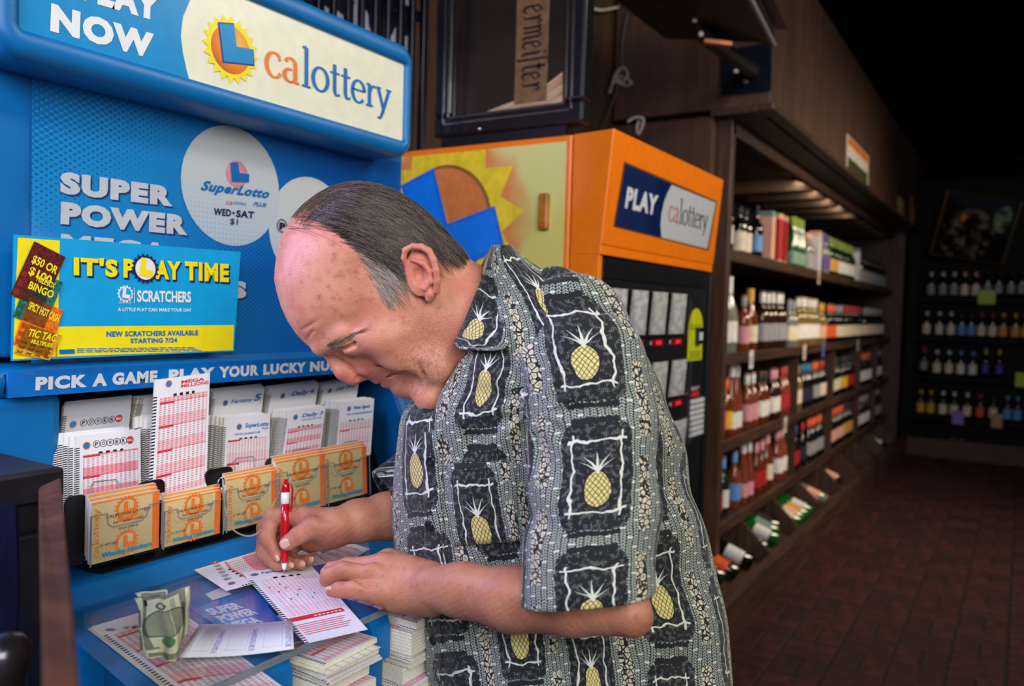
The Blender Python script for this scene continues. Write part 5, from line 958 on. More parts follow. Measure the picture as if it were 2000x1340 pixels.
# tilted corner picture
PQ = at(1905, 445, 8.15); ctr = PQ; exd = np.array([.30, -1., 0]); exd /= np.linalg.norm(exd); up = np.array([-.28, 0, 1.]); up -= exd*(up@exd); up /= np.linalg.norm(up); a_r = math.radians(-9); exd, up = exd*math.cos(a_r)+up*math.sin(a_r), up*math.cos(a_r)-exd*math.sin(a_r); nrm = np.cross(exd, up); nrm = nrm if nrm@CD < 0 else -nrm
root = thing('framed_picture', 'dark framed picture tilted forward high in the far corner', 'picture', tuple(ctr)); hw, hh = .34, .325; brass = plain('tarnished_brass_frame', (92, 74, 44), .35, .6)
g = G('dark_still_life_picture', rough=.12, coat=.5); x, y, z = g.coord('UV'); n = g.noise(g.vec(x*2, y*2), 3, 4, .6); n2 = g.voro(g.vec(x*4, y*4), 1.6, 'F1', 'Color'); d = ((x-.42).sq()*1.4+(y-.36).sq()).sqrt(); c = g.mix((n.ss(.45, .7))*(d.lt(.42)), srgb(14, 13, 13), srgb(150, 130, 106)); c = g.mix((((x-.82).sq()*3+(y-.68).sq()).sqrt()).lt(.2)*n.ss(.35, .6), c, srgb(150, 170, 130)); c = g.mix((((x-.36).sq()+(y-.62).sq()).sqrt()).lt(.09)*n.ss(.4, .55), c, srgb(236, 140, 50)); g.set(color=c)
P4 = [ctr+exd*a*hw+up*b*hh for a, b in ((-1, -1), (1, -1), (1, 1), (-1, 1))]; MB().quad(*P4).build('picture_print', g.m, root)
for i in range(4): a, b = P4[i], P4[(i+1) % 4]; MB().tube([a, b], .014, 6).build('frame_side', brass, root)
MB().obox(P4[0]-nrm*.03, exd*hw*2, up*hh*2, nrm*.025).build('backing', blk, root)
# ================================================================== wall-mounted screen seen from below, its arm and loose cables
tvm = plain('black_tv_shell', (14, 14, 15), .45, var=.1); PT = 3.2
tv = thing('wall_screen', 'black wall-mounted screen seen from below above the orange machine', 'screen', tuple(at(1400, 40, PT)))
tl, tr2, bl2, br2 = at(1140, -45, 2.6), at(1432, -70, 2.5), at(1298, 76, 3.35), at(1512, 86, 3.05); dz = np.array([0, 0, .05])
mb = MB(); mb.hexa([tl, tr2, br2, bl2, tl+dz, tr2+dz, br2+dz, bl2+dz]); mb.build('screen_shell', tvm, tv, bevel=.006)
MB().tube([tr2-np.array([0, 0, .004]), br2-np.array([0, 0, .004])], .011, 6).build('edge_trim', plain('grey_edge_trim', (120, 116, 110), .4), tv)
MB().obox(br2+dz+(tr2-br2)*.02, (tr2-br2)*.96, CR*.05, dz*6).build('screen_bezel', plain('brown_bezel', (56, 42, 36), .4), tv)
wx = SX0-.105; Pw = Plane((wx, 0, 0), (-1, 0, 0)); pl = [Pw(1410, 188), Pw(1506, 178), Pw(1508, 82), Pw(1412, 100)]
arm = thing('screen_bracket', 'dark blue steel wall bracket and arm holding the screen', 'bracket', tuple(pl[0])); st_ = plain('blue_black_steel_plate', (18, 24, 44), .35, .4); MB().prism(pl, np.array([-.008, 0, 0])).build('wall_plate', st_, arm)
pA, pB = at(1465, 135, 3.35), at(1375, 70, 3.0); MB().tube([Pw(1470, 140), pA, pB], .03, 8).build('arm_tube', tvm, arm)
ax_ = at(1372, 88, 2.95); MB().obox(ax_, CR*.10-CU*.012, CU*.014, -CD*.03).build('wooden_wedge', plain('orange_wood', (176, 106, 52), .5), arm)
for u, v in ((1437, 140), (1456, 160)): p = Pw(u, v, .012); MB().lathe([(.0, .01), (.009, .009), (.011, 0), (.011, -.006)], 10).build('bolt_head', M['silver'], arm).location = Vector(tuple(p))
for u, v in ((1357, 38), (1369, 66)): p = at(u, v, 2.9); MB().lathe([(.0, .008), (.008, .006), (.010, -.002), (.006, -.01)], 10).build('screw_head', M['silver'], arm).location = Vector(tuple(p))
def cable(pts, r, m, label): o = MB().tube(spline(pts, 6), r, 6).build('cable', m, smooth=True); _tag(o, label, 'cable')
Wl = lambda u, v, y=1.765: min(onY(u, v, y), onX(u, v, SX0-.112), key=lambda p: p[0])
gc = plain('grey_cable', (150, 140, 130), .6); kc = plain('dark_cable', (62, 58, 58), .6); wc = plain('white_cable', (214, 206, 190), .6)
cable([Wl(1226, 25), Wl(1216, 80), Wl(1214, 130), Wl(1208, 165), Wl(1196, 200), Wl(1182, 235), Wl(1172, 255)], .008, kc, 'dark cable hanging down the brown wall behind the machine')
cable([Wl(1193, 178), Wl(1200, 150), Wl(1215, 132), Wl(1226, 145), Wl(1216, 160), Wl(1200, 150), Wl(1208, 148), Wl(1232, 160), Wl(1222, 168), Wl(1200, 160), Wl(1190, 182)], .008, gc, 'grey cable tied in a knot on the brown wall')
cable([Wl(1140, 10), Wl(1156, 16), Wl(1176, 20), Wl(1208, 14)], .007, wc, 'pale cable end running along the top of the brown wall')
cable([Wl(1226, 238), Wl(1240, 230), Wl(1256, 232), Wl(1254, 248), Wl(1247, 262), Wl(1244, 250), Wl(1248, 236)], .007, wc, 'short frayed white cable loop above the orange machine')
# ================================================================== black cabinet and plank at the left edge
bx1 = at(106, 930, .78); X1, Y1 = bx1[0], bx1[1]; ztop = bx1[2]+.010
cab = thing('black_cabinet', 'black painted cabinet with blue sheen beside the station, cut by the left edge', 'cabinet', (X1-.25, Y1+.1, 0)); cm_ = plain('worn_black_paint', (18, 18, 24), .4, var=.3, scale=15, bump=.3)
MB().box((X1-.45, Y1, 0), (X1, Y1+.30, ztop-.03)).build('cabinet_body', cm_, cab, bevel=.004); MB().box((X1-.46, Y1-.012, ztop-.03), (X1+.004, Y1+.31, ztop)).build('cabinet_lid', cm_, cab, bevel=.004)
MB().box((X1-.060, Y1-.008, .1), (X1-.010, Y1, ztop-.06)).build('door_stile', cm_, cab, bevel=.003)
cl_ = plain('dark_blue_cloth', (12, 15, 36), .95, spec=.05, bump=.6); p0 = at(28, 1000, .85); mb = MB(); q = [at(-60, 985, .70), at(30, 985, .70), at(34, 1150, .66), at(30, 1265, .62), at(-60, 1270, .62)]; mb.loft([[p+CD*(.004 if k else 0) for p in q] for k in range(2)], True, True); cth = mb.build('hanging_cloth', cl_); _tag(cth, 'dark blue cloth hanging in front of the black cabinet at the left edge', 'cloth')
mb = MB(); c0 = at(8, 1275, .58); mb.lathe([(.001, .014), (.012, .011), (.019, .002), (.014, -.02), (.012, -.3)], 16, tuple(c0)); kn = mb.build('metal_stanchion', plain('brushed_dark_steel', (90, 90, 96), .25, .9), smooth=True); _tag(kn, 'dark rounded metal post top at the lower left corner', 'post')
tF, tN = .745, .335; A0, A1, B0, B1 = at(75, 952, tF), at(119, 932, tF), at(84, 1345, tN), at(157, 1345, tN); zt_ = (A0[2]+A1[2]+B0[2]+B1[2])/4; dn_ = np.array([0, 0, -.03])
for p_ in (A0, A1, B0, B1): p_[2] += (zt_-p_[2])*.0
plk = thing('wooden_plank', 'weathered brown plank capping the low partition between the cabinet and the station', 'plank', tuple((A0+B1)/2)); wpm = wood_mat('weathered_brown_plank', (58, 34, 20), (96, 62, 38), 1, 3, .9)
mb = MB(); mb.hexa([A0+dn_, A1+dn_, B1+dn_, B0+dn_, A0, A1, B1, B0]); mb.build('board', wpm, plk, bevel=.002)
C0, C1 = A0+(B0-A0)*.30, A1+(B1-A1)*.30; k_ = (C1-C0)*.25; mb = MB(); lo_ = lambda p_: np.array([p_[0], p_[1], 0.]); q = [C0+k_, C1-k_, B1-k_*.6, B0+k_*.6]; mb.hexa([lo_(p_) for p_ in q]+[p_+dn_*1.02 for p_ in q]); mb.build('partition_panel', wpm, plk)
# ================================================================== the man
# Sculpted in a space that keeps size locally true: (x, y) as seen in the frame, z towards the camera in the same unit (about 0.57 mm).
TM = .90
def warp(P):
    P = np.asarray(P, float); t = TM*np.exp(-P[..., 2]/FPX)
    return CO+(CD+((P[..., 0]-1000)/FPX)[..., None]*CR-((P[..., 1]-670)/FPX)[..., None]*CU)*t[..., None]
def smin(a, b, k):
    if a is None: return b
    if b is None: return a
    h = np.clip(.5+.5*(b-a)/k, 0, 1); return b+(a-b)*h-k*h*(1-h)
def ssub(a, b, k):
    if a is None or b is None: return a
    return -smin(-a, b, k)
class Leaf:
    def ev(s, P, c, D):
        if c is not None and np.linalg.norm(c-s.bc)-s.br > D+46: return None
        return s.f(P)
class RC(Leaf):
    def __init__(s, a, b, r1, r2=None): s.a = np.array(a, float); s.b = np.array(b, float); s.r1 = r1; s.r2 = r1 if r2 is None else r2; s.bc = (s.a+s.b)/2; s.br = np.linalg.norm(s.b-s.a)/2+max(s.r1, s.r2)
    def f(s, P):
        ba = s.b-s.a; q = P-s.a; t = np.clip(q@ba/(ba@ba+1e-9), 0, 1); return np.linalg.norm(q-t[:, None]*ba, axis=1)-(s.r1+(s.r2-s.r1)*t)
class EL(Leaf):
    def __init__(s, c, r, rot=None): s.bc = np.array(c, float); s.r = np.array(r, float); s.br = max(r); s.M = rot
    def f(s, P):
        q = P-s.bc
        if s.M is not None: q = q@s.M
        k0 = np.linalg.norm(q/s.r, axis=1); k1 = np.linalg.norm(q/s.r**2, axis=1)+1e-9; return k0*(k0-1)/k1
class MIR(Leaf):
    """the same on both sides of the face's mid plane"""
    def __init__(s, l): s.l = l; s.bc = l.bc*np.array([1, 1, 0]); s.br = l.br+abs(l.bc[2])
    def f(s, P): Q = P.copy(); Q[:, 2] = np.abs(Q[:, 2]); return s.l.f(Q)
class GR:
    """ops: list of (mode, k, node) folded in order; + joins, - carves"""
    def __init__(s, ops): s.ops = ops
    def ev(s, P, c=None, D=0):
        d = None
        for m, k, n in s.ops:
            e = n.ev(P, c, D); d = smin(d, e, k) if m == '+' else ssub(d, e, k)
        return d
def chain(pts, k=5): return GR([('+', k, RC(a[:3], b[:3], a[3], b[3])) for a, b in zip(pts, pts[1:])])
class DSP:
    def __init__(s, n, fn): s.n = n; s.fn = fn
    def ev(s, P, c=None, D=0): d = s.n.ev(P, c, D); return None if d is None else d+s.fn(P)
# ---- head: outline polygon inflated by a width field
HP = np.array([(537, 520), (535, 545), (540, 570), (549, 600), (562, 628), (578, 652), (596, 671), (614, 683), (632, 687), (650, 693), (670, 708), (690, 724), (708, 736), (722, 743), (741, 746), (747, 752), (760, 756), (776, 767), (795, 775), (815, 773), (832, 763), (858, 752), (880, 738), (905, 700), (922, 640), (930, 580), (925, 530), (903, 490), (884, 471), (858, 441), (825, 410), (785, 382), (740, 362), (690, 357), (640, 370), (600, 397), (570, 426), (551, 457), (541, 490)], float)
hx_, hy_ = np.meshgrid(np.arange(480, 990, 2.0), np.arange(300, 840, 2.0), indexing='ij')
def poly_e(X, Y, V):
    d = np.full(X.shape, 1e9); ins = np.zeros(X.shape, bool)
    for (x0, y0), (x1, y1) in zip(V, np.roll(V, -1, 0)):
        ex, ey = x1-x0, y1-y0; t = np.clip(((X-x0)*ex+(Y-y0)*ey)/(ex*ex+ey*ey), 0, 1); d = np.minimum(d, np.hypot(X-x0-t*ex, Y-y0-t*ey))
        c = (y0 > Y) != (y1 > Y); ins ^= c & (X < (x1-x0)*(Y-y0)/(y1-y0+1e-12)+x0)
    return np.where(ins, d, -d)
def blur(A, n):
    for _ in range(n):
        A = np.pad(A, 1, 'edge'); A = (A[:-2, 1:-1]+A[2:, 1:-1]+A[1:-1, :-2]+A[1:-1, 2:]+2*A[1:-1, 1:-1])/6
    return A
_e0 = poly_e(hx_, hy_, HP); _e1 = blur(_e0, 60); _w = np.clip(_e0/26, 0, 1); HE = _e0*(1-_w)+_e1*_w
def shep(X, Y, pts, s): 
    n = np.zeros(X.shape); w = n+1e-9
    for x, y, v in pts: g = np.exp(-((X-x)**2+(Y-y)**2)/(2*s*s)); n = n+g*v; w = w+g
    return n/w
HW = shep(hx_, hy_, [(720, 450, 142), (620, 440, 134), (560, 540, 122), (600, 610, 118), (680, 560, 126), (640, 640, 108), (735, 630, 126), (800, 520, 136), (870, 470, 128), (850, 640, 120), (800, 690, 108), (770, 740, 78), (735, 735, 82), (690, 700, 92), (840, 740, 88), (905, 600, 116), (900, 690, 96)], 46)
def bil(A, x, y):
    i = np.clip((x-480)/2, 0, A.shape[0]-1.001); j = np.clip((y-300)/2, 0, A.shape[1]-1.001); a, b = i.astype(int), j.astype(int); u, v = i-a, j-b
    return A[a, b]*(1-u)*(1-v)+A[a+1, b]*u*(1-v)+A[a, b+1]*(1-u)*v+A[a+1, b+1]*u*v
RD = 138.0
class HEAD(Leaf):
    bc = np.array([720., 560, 0]); br = 265
    def f(s, P):
        e = np.minimum(bil(HE, P[:, 0], P[:, 1]), RD); w = bil(HW, P[:, 0], P[:, 1]); far = np.maximum(0, np.maximum(480-P[:, 0], P[:, 0]-988))+np.maximum(0, np.maximum(300-P[:, 1], P[:, 1]-838))
        return (np.sqrt((P[:, 2]/w)**2+(1-e/RD)**2)-1)*118+far
def head_z(x, y):
    e = np.clip(bil(HE, x, y), 0, RD); return bil(HW, x, y)*np.sqrt(np.maximum(0, 1-(1-e/RD)**2))
sy = MIR
nose = GR([('+', 10, RC((640, 689, 0), (672, 723, 0), 11, 18)), ('+', 10, RC((672, 723, 0), (688, 734, 0), 19, 19)), ('+', 9, sy(EL((711, 719, 24), (16, 14, 13)))), ('+', 8, RC((690, 738, 0), (707, 737, 0), 11, 8)), ('-', 3, sy(RC((698, 740, 17), (707, 732, 23), 5.2, 4.2)))])
ear = GR([('+', 6, sy(EL((822, 530, 134), (30, 50, 11)))), ('+', 5, sy(RC((842, 574, 137), (839, 582, 134), 12, 9))), ('-', 6, sy(RC((800, 500, 154), (834, 507, 158), 8))), ('-', 6, sy(RC((834, 507, 158), (847, 545, 156), 7, 5))), ('-', 6, sy(EL((819, 539, 152), (15, 21, 17))))])
for a, b in zip(*(lambda h: (h[:-1], h[1:]))([(795, 524, 133, 5), (788, 504, 140, 5.5), (792, 488, 146, 6), (806, 481, 151, 6), (823, 482, 156, 6.5), (838, 490, 160, 6.5), (847, 507, 162, 6.5), (852, 528, 161, 6.5), (854, 550, 157, 6.5), (853, 568, 149, 7)])): ear.ops.append(('+', 3, sy(RC(a[:3], b[:3], a[3], b[3]))))
for a, b in zip(*(lambda h: (h[:-1], h[1:]))([(806, 508, 146, 4), (826, 514, 150, 5.5), (840, 530, 151, 5.5), (841, 550, 149, 5.5), (832, 563, 143, 5.5), (820, 562, 139, 4)])): ear.ops.append(('+', 4, sy(RC(a[:3], b[:3], a[3], b[3]))))
ear.ops.append(('+', 5, sy(RC((796, 529, 131), (803, 543, 133), 6.5, 5.5))))
face = GR([('+', 1, HEAD()), ('+', 22, sy(RC((628, 680, 26), (672, 650, 84), 15, 14))), ('-', 20, sy(EL((682, 694, 66), (19, 13, 22)))), ('+', 16, sy(EL((688, 678, 66), (22, 17, 21)))), ('+', 9, sy(RC((657, 674, 58), (700, 654, 94), 8, 6))),
           ('+', 40, sy(EL((748, 662, 92), (44, 34, 34)))), ('+', 30, sy(EL((785, 700, 82), (40, 26, 22)))), ('+', 30, sy(EL((852, 715, 76), (36, 34, 26)))), ('+', 18, EL((792, 752, 0), (25, 24, 34))),
           ('+', 9, nose), ('-', 5, sy(RC((716, 700, 40), (728, 713, 42), 3))), ('-', 5, sy(RC((728, 713, 42), (724, 728, 30), 2.6))), ('+', 7, RC((735, 741, 0), (742, 741, 0), 8)), ('+', 8, sy(RC((738, 740, 6), (760, 731, 36), 7.5, 6))), ('+', 8, sy(RC((754, 749, 6), (770, 737, 34), 9, 8))),
           ('-', 4, sy(RC((741, 750, 0), (757, 735, 36), 2.2))), ('-', 4, sy(RC((757, 735, 38), (785, 727, 66), 2.4, 2))), ('-', 9, sy(RC((724, 706, 40), (754, 717, 62), 3.0))), ('-', 8, sy(RC((754, 717, 66), (792, 727, 84), 3.0, 2.2))), ('-', 8, sy(RC((811, 708, 106), (827, 733, 88), 3.6))), ('-', 8, sy(RC((827, 733, 88), (834, 757, 62), 3.4))),
           ('-', 5, sy(RC((658, 685, 60), (690, 675, 92), 4.5, 3.6))), ('-', 5, sy(RC((690, 675, 92), (710, 648, 106), 3.2, 2.4))), ('-', 9, sy(RC((585, 648, 44), (628, 622, 100), .2))), ('-', 7, sy(RC((596, 668, 34), (612, 646, 66), .2))), ('+', 4, ear)])
# ---- writing hand (his right) and forearm
def fing(p, k=6): return chain(p, k)
rf = GR([('+', 1.6, fing([(588, 1006, -132, 20), (531, 1010, -140, 17), (522, 1052, -130, 15.5), (541, 1086, -117, 12)])), ('+', 1.6, fing([(585, 1014, -160, 18), (519, 1030, -168, 17.5), (516, 1080, -158, 16), (540, 1101, -142, 13.5), (563, 1103, -128, 11)])),
         ('+', 1.6, fing([(592, 1032, -186, 17), (532, 1055, -194, 16), (540, 1094, -176, 14), (588, 1102, -146, 11)])), ('+', 1.6, fing([(606, 1046, -202, 15), (562, 1076, -208, 13), (575, 1096, -190, 12), (607, 1094, -156, 9.5)]))])
rhand = GR([('+', 14, RC((650, 1030, -122), (598, 1018, -140), 37, 30)), ('+', 16, RC((646, 1042, -140), (606, 1054, -178), 31, 26)), ('+', 14, RC((640, 1034, -112), (612, 1024, -112), 27, 24)), ('+', 9, rf), ('+', 6, fing([(640, 1036, -104, 26), (610, 1030, -93, 22), (584, 1045, -88, 17.5), (561, 1061, -91, 15)])), ('-', 6, RC((560, 1040, -112), (585, 1075, -128), 6))])
rarm = chain([(1040, 760, -200, 66), (890, 1005, -238, 56), (760, 1008, -190, 46), (700, 1018, -155, 41), (650, 1030, -126, 36)], 14)
# ---- resting hand (his left) and forearm
lf = GR([('+', 1.6, fing([(738, 1158, 88, 21), (692, 1152, 84, 18), (662, 1152, 79, 15.5), (648, 1155, 74, 12)])), ('+', 1.6, fing([(724, 1124, 66, 21), (670, 1115, 60, 19), (642, 1125, 52, 16), (636, 1134, 46, 13)])),
         ('+', 1.6, fing([(744, 1104, 46, 21), (680, 1107, 28, 18), (648, 1112, 22, 14.5), (636, 1118, 16, 11)])), ('+', 1.6, fing([(760, 1094, 28, 20), (694, 1110, 2, 17), (660, 1120, -6, 14), (650, 1126, -10, 11)]))])
lhand = GR([('+', 12, RC((838, 1134, 84), (760, 1096, 30), 39, 25)), ('+', 12, RC((836, 1138, 88), (744, 1107, 48), 39, 24)), ('+', 12, RC((836, 1152, 98), (726, 1127, 66), 39, 23)), ('+', 12, RC((838, 1165, 104), (742, 1160, 88), 37, 23)), ('+', 14, RC((842, 1170, 100), (770, 1180, 84), 34, 19)), ('+', 8, lf), ('+', 8, fing([(806, 1125, 34, 26), (752, 1142, 2, 20), (715, 1152, -8, 15), (700, 1158, -10, 12)])),
            ('-', 7, RC((712, 1100, 62), (722, 1106, 68), 2)), ('-', 8, RC((700, 1140, 90), (724, 1148, 104), 2)), ('+', 12, EL((728, 1112, 78), (15, 11, 10))), ('+', 12, EL((750, 1092, 58), (15, 10, 10)))])
larm = chain([(1130, 720, 205, 66), (1238, 1205, 350, 36)], 10)
larm2 = chain([(1234, 1208, 350, 35), (1120, 1188, 296, 55), (1000, 1172, 236, 63), (905, 1153, 168, 53), (845, 1150, 118, 45)], 20)
core = GR([('+', 30, RC((800, 590, 0), (985, 650, -10), 100, 118)), ('+', 30, RC((985, 650, -10), (1080, 780, -50), 112, 110)), ('+', 40, RC((1080, 780, -50), (1130, 1560, -90), 110, 100)), ('+', 40, RC((1040, 740, -10), (1120, 700, 190), 60, 62)), ('+', 40, RC((1040, 740, -10), (1030, 760, -190), 60, 60)), ('+', 20, RC((880, 700, 20), (842, 775, 40), 40, 34))])
def skin_bumps(P):
    x, y, z = P.T; return .55*np.sin(x*.31+y*.17+z*.12)*np.sin(y*.29-z*.21+x*.07)*np.clip((x-480)/100, 0, 1)
BODY = DSP(GR([('+', 1, face), ('+', 26, core), ('+', 12, rarm), ('+', 12, rhand), ('+', 30, larm), ('+', 22, larm2), ('+', 14, lhand)]), lambda P: -.3*np.sin(P[:, 0]*.31+P[:, 1]*.17+P[:, 2]*.12)*np.sin(P[:, 1]*.29-P[:, 2]*.21)*(P[:, 1] > 880))
def surface(node, lo, hi, h, n=24, pad=1.5):
    """surface net of node's zero set, block by block"""
    lo = np.array(lo, float); B = n*h; nb = np.ceil((np.array(hi)-lo)/B).astype(int); D = B*.87+h*2
    idx = np.stack(np.meshgrid(*[np.arange(k) for k in nb], indexing='ij'), -1).reshape(-1, 3); cs = lo+(idx+.5)*B
    dv = node.ev(cs); act = idx[np.abs(dv) < D*pad]; o = np.arange(-1, n+1)
    Lg = np.stack(np.meshgrid(o, o, o, indexing='ij'), -1).reshape(-1, 3); V = {}; ids = []; pos = []; quads = []; S1, S2 = 1 << 20, 1 << 40
    for b in act:
        base = b*n; P = lo+(base+Lg)*h; c = lo+(b+.5)*B; d = node.ev(P, c, D)
        if d is None: continue
        m = n+2; d = d.reshape(m, m, m); s = d < 0
        if s.all() or not s.any(): continue
        cnr = [d[i:i+m-1, j:j+m-1, k:k+m-1] for i in (0, 1) for j in (0, 1) for k in (0, 1)]; sg = sum((q < 0).astype(np.int8) for q in cnr); cell = (sg > 0) & (sg < 8); ci = np.argwhere(cell)
        if not len(ci): continue
        dd = np.stack([q[cell] for q in cnr], 1); off = np.array([(i, j, k) for i in (0, 1) for j in (0, 1) for k in (0, 1)], float); acc = np.zeros((len(ci), 3)); cnt = np.zeros(len(ci))
        for a in range(8):
            for q in range(a+1, 8):
                if np.abs(off[a]-off[q]).sum() != 1: continue
                A_, B_ = dd[:, a], dd[:, q]; x = (A_ < 0) != (B_ < 0); t = A_/(A_-B_+1e-12); pt = off[a]+(off[q]-off[a])*t[:, None]; acc += np.where(x[:, None], pt, 0); cnt += x
        g = base+ci-1; ids.append(g[:, 0]+g[:, 1]*S1+g[:, 2]*S2+(1 << 10)*(1+S1+S2)); pos.append(lo+(g+acc/cnt[:, None])*h)
        for ax in range(3):
            sl0 = [slice(1, m-1)]*3; sl1 = list(sl0); sl1[ax] = slice(2, m); s0, s1 = s[tuple(sl0)], s[tuple(sl1)]; e = np.argwhere(s0 != s1)
            if not len(e): continue
            fl_ = s0[tuple(e.T)]; e = e+base; u, v = [(1, 2), (2, 0), (0, 1)][ax]; q = []
            for du, dv_ in ((0, 0), (-1, 0), (-1, -1), (0, -1)): w = e.copy(); w[:, u] += du; w[:, v] += dv_; q.append(w[:, 0]+w[:, 1]*S1+w[:, 2]*S2+(1 << 10)*(1+S1+S2))
            q = np.stack(q, 1); q[~fl_] = q[~fl_][:, ::-1]; quads.append(q)
    ids = np.concatenate(ids); pos = np.concatenate(pos); quads = np.concatenate(quads); ui, first = np.unique(ids, return_index=True); pos = pos[first]
    loc = np.searchsorted(ui, quads); ok = (loc < len(ui)).all(1); loc = np.clip(loc, 0, len(ui)-1); ok &= (ui[loc] == quads).all(1); return pos, loc[ok]
def relax(pos, quads, n=1, lam=.5):
    e = np.concatenate([quads[:, [0, 1]], quads[:, [1, 2]], quads[:, [2, 3]], quads[:, [3, 0]]]); 
    for _ in range(n):
        s = np.zeros_like(pos); c = np.zeros(len(pos))
        for a, b in ((0, 1), (1, 0)):
            for k in range(3): s[:, k] += np.bincount(e[:, a], pos[e[:, b], k], len(pos))
            c += np.bincount(e[:, a], minlength=len(pos))
        pos = pos+(s/np.maximum(c, 1)[:, None]-pos)*lam
    return pos
def mesh_obj(name, pos, quads, mat, parent, attrs=None, uv=None):
    Wp = warp(pos); o0 = np.array(wmat(parent).translation); me = bpy.data.meshes.new(name); nq = len(quads)
    me.vertices.add(len(pos)); me.vertices.foreach_set('co', (Wp-o0).astype(np.float32).ravel()); me.loops.add(nq*4); me.loops.foreach_set('vertex_index', quads.astype(np.int32).ravel()); me.polygons.add(nq); me.polygons.foreach_set('loop_start', np.arange(0, nq*4, 4, dtype=np.int32)); me.polygons.foreach_set('loop_total', np.full(nq, 4, np.int32)); me.polygons.foreach_set('use_smooth', np.ones(nq, bool)); me.update(calc_edges=True); me.validate()
    if attrs:
        for k, a in attrs.items(): me.attributes.new(k, 'FLOAT', 'POINT').data.foreach_set('value', a.astype(np.float32))
    if uv is not None: me.uv_layers.new(name='UVMap').data.foreach_set('uv', uv.astype(np.float32).ravel())
    me.materials.append(mat); o = bpy.data.objects.new(name, me); COL.objects.link(o); o.parent = parent; return o
foot0 = at(1140, 1500, .92); man = thing('person', 'balding man in a pineapple-print shirt, bent over the counter filling in a slip', 'person', (foot0[0], foot0[1], 0))
def skin_mat():
    g = G('weathered_skin', rough=.42, spec=.42, sss=.12, sssr=(.012, .005, .003)); v = g.objvec(); n1 = g.noise(v, 26, 4, .6); n2 = g.noise(v, 90, 3, .6); n3 = g.noise(v, 420, 2); fine = g.voro(v, 900, 'F1', 'Distance')
    arm, red, hair, lip, spot, beard = [g.attr(k) for k in ('arm', 'red', 'hairmask', 'lip', 'spot', 'beard')]
    c = g.mix(n1.ss(.3, .7), srgb(216, 152, 120), srgb(200, 126, 98)); c = g.mix(n2.ss(.5, .72)*.35, c, srgb(168, 96, 80)); c = g.mix(arm*.75, c, g.mix(n1.ss(.35, .7), srgb(178, 122, 94), srgb(160, 100, 78))); c = g.mix(red*.55, c, srgb(196, 96, 80)); c = g.mix(lip, c, srgb(166, 86, 80))
    c = g.mix(n2.gt(.67)*.25, c, srgb(140, 88, 64)); c = g.mix(spot, c, srgb(122, 74, 54)); c = g.mix(beard*n3.ss(.35, .65), c, srgb(128, 92, 80)); c = g.mix(hair*.5, c, srgb(112, 96, 84)); wr = g.noise(v, 60, 3, .7, 1.5)
    g.set(color=c, normal=g.bump(fine*.5+n3*.9+wr*arm*1.6, .38, .0010), rough=.36+n2*.18+arm*.06); return g.m
t1 = time.time(); pos, quads = surface(BODY, (470, 330, -340), (1310, 1700, 420), 2.0); pos = relax(pos, quads, 2, .5)
x, y, z = pos.T; gs = lambda cx, cy, r, cz=None, rz=60: np.exp(-((x-cx)**2+(y-cy)**2)/(2*r*r))*(1 if cz is None else np.exp(-(np.abs(z)-cz)**2/(2*rz*rz)))
HAIRP = np.array([(552, 450), (575, 415), (605, 388), (650, 355), (720, 346), (790, 370), (840, 405), (880, 450), (908, 490), (884, 508), (862, 500), (845, 484), (820, 470), (795, 476), (782, 500), (776, 522), (752, 524), (722, 512), (690, 490), (648, 462), (608, 438)], float)
hm = np.clip(poly_e(x, y, HAIRP)/40, 0, 1)*(y < 620)*(x < 930)*(x > 500); hm = hm*np.clip((x-560)/120, .25, 1)
spots = np.zeros(len(x))
for sx, sy_, sr, a in ((652, 497, 3.5, .8), (655, 540, 4, .6), (641, 560, 3, .8), (684, 565, 3, .8), (664, 585, 3, .7), (697, 590, 2.6, .7), (655, 607, 2.6, .8), (668, 617, 2.4, .8), (622, 578, 3, .5), (610, 600, 3, .5), (708, 586, 5, .4), (640, 530, 6, .4), (620, 545, 5, .35), (672, 540, 3, .5), (740, 595, 4, .3), (700, 545, 2.5, .6), (716, 558, 2, .6), (690, 612, 4, .35), (735, 1082, 3, .6), (747, 1125, 3, .5), (790, 1110, 3, .5), (765, 1150, 2.5, .6), (805, 1145, 3, .4)): spots = np.maximum(spots, .62*a*np.exp(-((x-sx)**2+(y-sy_)**2)/(1.5*sr*sr)))
attrs = dict(arm=np.clip((y-890)/40, 0, 1), red=np.clip(gs(690, 735, 26)*1.0+gs(822, 520, 38)*.85*(np.abs(z) > 118)+gs(740, 680, 36)*.35+gs(905, 560, 40)*.45+gs(600, 440, 50)*.25+gs(870, 640, 60)*.2+gs(560, 1090, 40)*.35+gs(700, 1160, 40)*.3, 0, 1)*(1.0), hairmask=hm, lip=np.clip(gs(748, 745, 7)*.7+gs(764, 734, 7, 35, 14)*.6, 0, 1), spot=spots, beard=np.clip(gs(795, 742, 34)*.4+gs(735, 735, 14)*.3+gs(855, 705, 38)*.4+gs(830, 650, 40)*.25, 0, .6))
body = mesh_obj('body', pos, quads, skin_mat(), man, attrs); body['label'] = 'ruddy skin of head, neck, forearms and hands'
print('body', len(pos), round(time.time()-t1, 1))
